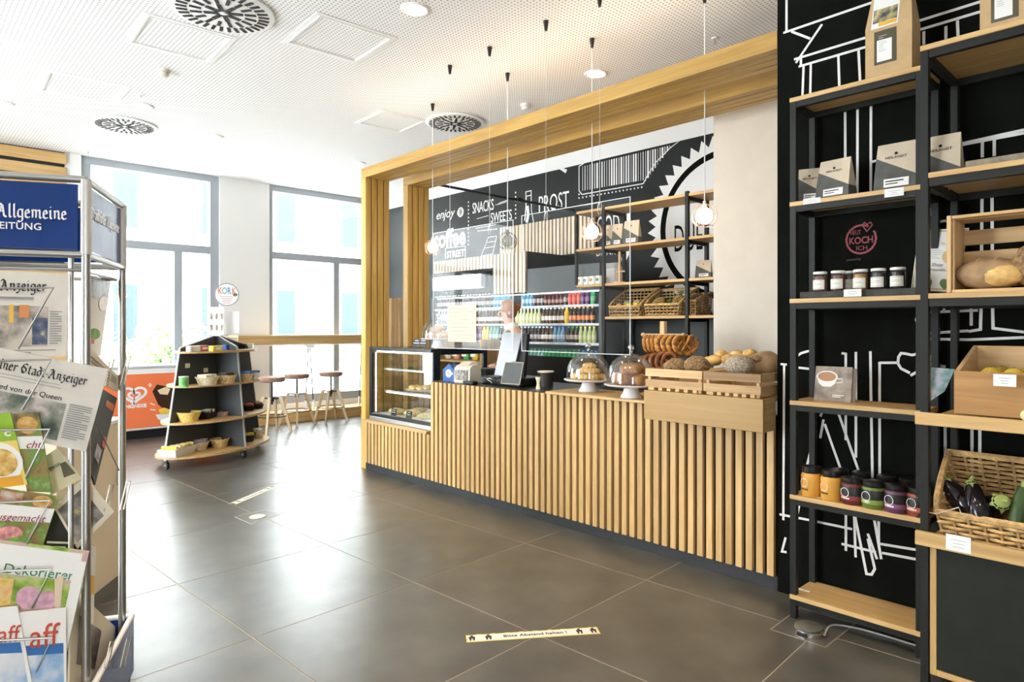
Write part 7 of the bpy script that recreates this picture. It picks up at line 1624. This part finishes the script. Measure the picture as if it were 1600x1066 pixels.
# ================================================================== floor markings and sockets
def quadz(pts, z0, z1): return B().add([(p.x, p.y, z0) for p in pts]+[(p.x, p.y, z1) for p in pts], [(3, 2, 1, 0), (4, 5, 6, 7)]+[(i, (i+1) % 4, 4+(i+1) % 4, 4+i) for i in range(4)])
YLW = mat('strip_yellow', (.78, .62, .20), .5); STW = mat('strip_white', (.80, .78, .70), .45)
def strip_sign(label, cs, full):
    q = [onZ(x, y, 0) for x, y in cs]; c = (q[0]+q[1]+q[2]+q[3])/4; t = thing('floor_sticker', label, 'floor sticker', (c.x, c.y, 0)); r = ((q[1]-q[0])+(q[2]-q[3]))/2; L = r.length; r.normalize(); u = Vector((-r.y, r.x, 0)); w = .072
    P = lambda a, b: c+r*a+u*b
    quadz([P(-L/2, -w/2), P(L/2, -w/2), P(L/2, w/2), P(-L/2, w/2)], .0004, .0014).obj('border', YLW, t); quadz([P(-L/2+.008, -w/2+.008), P(L/2-.008, -w/2+.008), P(L/2-.008, w/2-.008), P(-L/2+.008, w/2-.008)], .0014, .0020).obj('face', STW, t)
    text('Bitte Abstand halten !', .036, INK, FR(c+Vector((0, 0, .0022))+r*.01, r, u), t, ext=.0003, bold=.0005)
    for a in (-.30, -.22, .23, .30):
        M = FR(P(a, 0)+Vector((0, 0, .0021)), r, u); b = B(); b.prism([(-.012, -.024), (-.004, -.024), (-.004, -.004), (.004, -.004), (.004, -.024), (.012, -.024), (.016, .014), (-.016, .014)], 0, .0004, M); b.prism([(.008*math.cos(x), .022+.007*math.sin(x)) for x in [2*PI*i/10 for i in range(10)]], 0, .0004, M); b.obj('pictogram', INK, t)
    for k in range(9): a = -L/2+.05+k*(L-.1)/8; quadz([P(a, w/2), P(a+.03, w/2), P(a+.025, w/2+.004), P(a+.005, w/2+.004)], .0004, .0012).obj('border_scallop', YLW, t)
strip_sign('yellow edged distance sticker on the floor in the foreground', ((729, 1005), (936, 991), (935, 980), (728, 993)), True)
strip_sign('white distance sticker on the floor near the display stand', ((366, 790), (428, 763), (424, 759.5), (361, 786)), False)
def floorbox(label, pts, w=.008):
    q = [onZ(x, y, 0) for x, y in pts]; c = (q[0]+q[1]+q[2]+q[3])/4; t = thing('floor_box', label, 'floor box', (c.x, c.y, 0)); b = B()
    quadz(q, .0002, .0010).obj('cover_tile', mat('floor_box_tile', (.10, .096, .09), .35, noise=.15, nscale=4), t)
    for i in range(4):
        p, n = q[i], q[(i+1) % 4]; d = (n-p).normalized(); s_ = Vector((-d.y, d.x, 0))*w/2; b.add([(v.x, v.y, zz) for zz in (.0004, .0016) for v in (p-s_, n-s_, n+s_, p+s_)], [(3, 2, 1, 0), (4, 5, 6, 7)]+[(j, (j+1) % 4, 4+(j+1) % 4, 4+j) for j in range(4)])
    b.obj('trim', mat('brass_trim', (.42, .36, .27), .45, .5), t)
floorbox('square floor box with cream lid near the distance sticker', ((367, 808), (393, 819.5), (440, 803), (414, 797)))
p = onZ(402.5, 808, 0); t = thing('floor_socket', 'round cream floor socket lid in the far floor box', 'floor socket', (p.x, p.y, .0012)); loc_obj(B().lathe([(0, .0002), (.062, .0002), (.062, .004), (.056, .006), (0, .006)], 24), 'lid', mat('cream_lid', (.72, .66, .48), .5), t, True); loc_obj(B().lathe([(.02, .0062), (.022, .0075), (.018, .0075)], 16), 'ring', STEEL, t)
floorbox('square floor box with steel socket under the narrow shelf rack', ((1204, 984), (1290, 1012), (1336, 975), (1250, 950)))
p = onZ(1262, 989, 0); t = thing('floor_outlet', 'round steel floor outlet beside the front leg of shelf rack', 'floor outlet', (p.x+.01, p.y-.012, .0012))
loc_obj(B().lathe([(0, .0002), (.066, .0002), (.066, .030), (.060, .034), (.0, .034)], 28), 'drum', mat('chrome', (.75, .74, .72), .12, 1.0), t, True); loc_obj(B().lathe([(0, .0345), (.064, .0345), (.064, .040), (.058, .044), (0, .044)], 28), 'lid', mat('dull_steel_lid', (.20, .20, .18), .45, .6), t, True); loc_obj(B().box((-.03, -.0672, .006), (.02, -.060, .024)), 'cable_gate', BLKP, t)
pts = [onZ(x, y, 0) for x, y in ((1276, 985), (1300, 979), (1340, 984), (1390, 998), (1440, 1013), (1480, 1020))]
for v in pts: v.z = .006
pts[0] = Vector((p.x+.078, p.y+.006, .012)); pts = [Vector(v) for v in catmull([tuple(v) for v in pts], 6)]
tag(B().tube(pts, .0048, 6).obj('power_cable', mat('grey_cable', (.52, .50, .44), .5), None, True), 'grey power cable running from the floor outlet under the racks', 'cable')
# ================================================================== person behind the counter
SKIN = mat('skin', (.62, .38, .27), .5); HAIR = mat('auburn_hair', (.30, .115, .035), .45, noise=.5, nscale=40, stretch=(6, 6, 1)); TOPB = mat('black_top', (.012, .012, .014), .8); SLV = mat('taupe_sleeve', (.24, .19, .155), .8, noise=.3, nscale=25, stretch=(1, 1, 5)); TRS = mat('dark_trousers', (.02, .022, .03), .8)
PP = onY(805.5, 487, 4.95); px_, py_ = PP.x, 4.95
per = thing('person', 'person in black top with auburn hair behind the till', 'person', (px_, py_, 0), 0)
fw = Vector((-.45, -.80, 0)).normalized()           # looking down toward the till, to the photograph's left
sd = Vector((-fw.y, fw.x, 0))                       # the person's left
def PV(s, f, z): v = Vector((px_, py_, z))+sd*s+fw*f; return v
def skinned(name, V, E, R, m, root=0, parent=None, sub=2):
    me = bpy.data.meshes.new(name); me.from_pydata([tuple(v) for v in V], E, []); me.materials.append(m)
    o = link(name, me, parent); md = o.modifiers.new('skin', 'SKIN'); md.use_smooth_shade = True
    if not me.skin_vertices: me.skin_vertices.new() if hasattr(me.skin_vertices, 'new') else None
    sv = me.skin_vertices[0].data
    for i, r in enumerate(R): sv[i].radius = (r, r) if not isinstance(r, tuple) else r; sv[i].use_root = (i == root)
    s = o.modifiers.new('sub', 'SUBSURF'); s.levels = sub; s.render_levels = sub
    return o
hz = PP.z                                            # head centre height
nk = hz-.155
# arms: right hand on the till, left forearm forward
V = [PV(0, 0, .93), PV(0, .0, 1.12), PV(0, .01, 1.32), PV(0, .03, nk-.07), PV(0, .055, nk), PV(0, .085, hz-.05), PV(0, .09, hz+.045),
     PV(.17, .02, nk-.11), PV(.235, .04, nk-.36), PV(.17, .25, nk-.43), PV(.14, .33, nk-.43),
     PV(-.17, .02, nk-.11), PV(-.245, .0, nk-.37), PV(-.20, .22, nk-.46), PV(-.17, .30, nk-.46),
     PV(.09, 0, .88), PV(.10, .03, .48), PV(.10, -.02, .08), PV(.11, .12, .035), PV(-.09, 0, .88), PV(-.10, .03, .48), PV(-.10, -.02, .08), PV(-.11, .12, .035)]
E_ = [(0, 1), (1, 2), (2, 3), (3, 4), (4, 5), (5, 6), (3, 7), (7, 8), (8, 9), (9, 10), (3, 11), (11, 12), (12, 13), (13, 14), (0, 15), (15, 16), (16, 17), (17, 18), (0, 19), (19, 20), (20, 21), (21, 22)]
R_ = [.13, .115, .13, .10, .052, .078, .085, .06, .046, .034, .03, .06, .046, .034, .03, .088, .06, .042, .036, .088, .06, .042, .036]
try:
    body = skinned('body', V, E_, R_, SKIN, 0, per)
except Exception as e:
    b = B()
    for (i, j) in E_: b.tube([V[i], V[j]], 1, 10, rf=lambda u, i=i, j=j: R_[i]+(R_[j]-R_[i])*u)
    body = b.obj('body', SKIN, per, True)
def limb(name, idx, g, m):
    pts = catmull([tuple(V[i]) for i in idx], 5); rs = []
    for k in range(len(idx)-1):
        for j in range(5): rs.append(R_[idx[k]]+(R_[idx[k+1]]-R_[idx[k]])*j/5)
    rs.append(R_[idx[-1]]); n = len(pts)
    return B().tube(pts, 1, 14, rf=lambda u: rs[min(n-1, int(round(u*(n-1))))]*g).obj(name, m, per, True)
tb_ = B(); prof = [(.90, .16, .115), (1.0, .15, .11), (1.12, .145, .11), (1.28, .165, .125), (nk-.13, .185, .12), (nk-.06, .14, .10), (nk-.02, .075, .075)]
vs = []; n = 20
for z, a, b2 in prof:
    for i in range(n): t_ = 2*PI*i/n; v = PV(a*math.cos(t_), .02+b2*math.sin(t_), z); vs.append(v)
fs = [(k*n+i, k*n+(i+1) % n, (k+1)*n+(i+1) % n, (k+1)*n+i) for k in range(len(prof)-1) for i in range(n)]
tb_.add(vs, fs+[tuple(range(n-1, -1, -1))]).obj('black_top', TOPB, per, True)
limb('sleeve', (7, 8, 9), 1.22, TOPB); limb('sleeve', (11, 12, 13), 1.28, SLV)
for s_, idx in ((1, (15, 16, 17)), (-1, (19, 20, 21))): limb('trouser_leg', idx, 1.12, TRS)
B().lathe([(.078, nk-.035), (.086, nk-.02), (.072, nk+.02), (.06, nk+.035)], 18, PV(0, .045, 0)).obj('collar', PAPER, per, True)
for s_ in (1, -1):
    f0 = PV(s_*.11, .12, .0); B().blob((f0.x, f0.y, .04), (.05, .05, .04), 12, 8).obj('shoe', BLKP, per, True)
    # hands: palm, four fingers and a thumb resting on the till and counter
    hd = V[10] if s_ > 0 else V[14]; hb_ = B()
    hb_.blob(tuple(hd+fw*.035), (.040, .040, .018), 12, 8)
    for k in range(4):
        o0_ = hd+fw*.065+sd*((k-1.5)*.019); ln_ = (.058, .068, .064, .048)[k]; hb_.tube([o0_, o0_+fw*ln_*.5+Vector((0, 0, -.004)), o0_+fw*ln_+Vector((0, 0, -.02))], .0088, 8, rf=lambda u: 1-.25*u)
    o0_ = hd+fw*.02-sd*(s_*.032); hb_.tube([o0_, o0_-sd*(s_*.025)+fw*.02, o0_-sd*(s_*.035)+fw*.045+Vector((0, 0, -.008))], .0095, 8, rf=lambda u: 1-.25*u); hb_.obj('hand', SKIN, per, True)
hc_ = PV(0, .09, hz)
# hair: cap covering crown, sides and back, gathered in a bun
def hairf(d):
    f = d.dot(fw); return 1.0 if not (f > .45 and d.z < .45) else .80
B().blob(tuple(hc_-fw*.012+Vector((0, 0, .018))), (.098, .102, .118), 22, 14, hairf).obj('hair', HAIR, per, True)
B().blob(tuple(hc_-fw*.105+Vector((0, 0, .05))), (.045, .045, .042), 14, 9).obj('hair_bun', HAIR, per, True)
for s_ in (1, -1):
    e_ = hc_+fw*.079+sd*(s_*.031)+Vector((0, 0, -.004)); B().blob(tuple(e_), (.0125, .0125, .008), 10, 7).obj('eye', mat('eye_white', (.7, .68, .65), .3), per, True); B().blob(tuple(e_+fw*.009), (.0055, .0055, .0055), 8, 6).obj('iris', INK, per, True)
    B().tube([e_+Vector((0, 0, .019))-sd*.015, e_+Vector((0, 0, .024))+fw*.004, e_+Vector((0, 0, .019))+sd*.015], .0028, 5).obj('eyebrow', HAIR, per)
    B().blob(tuple(hc_+sd*(s_*.084)+Vector((0, 0, -.01))), (.014, .02, .028), 10, 7).obj('ear', SKIN, per, True)
B().tube([hc_+fw*.08+Vector((0, 0, .005)), hc_+fw*.105+Vector((0, 0, -.035)), hc_+fw*.085+Vector((0, 0, -.042))], .012, 8, rf=lambda u: .6+.5*u).obj('nose', SKIN, per, True)
B().tube([hc_+fw*.082+Vector((0, 0, -.068))-sd*.022, hc_+fw*.09+Vector((0, 0, -.066)), hc_+fw*.082+Vector((0, 0, -.068))+sd*.022], .006, 6).obj('mouth', mat('lips', (.48, .18, .15), .5), per, True)
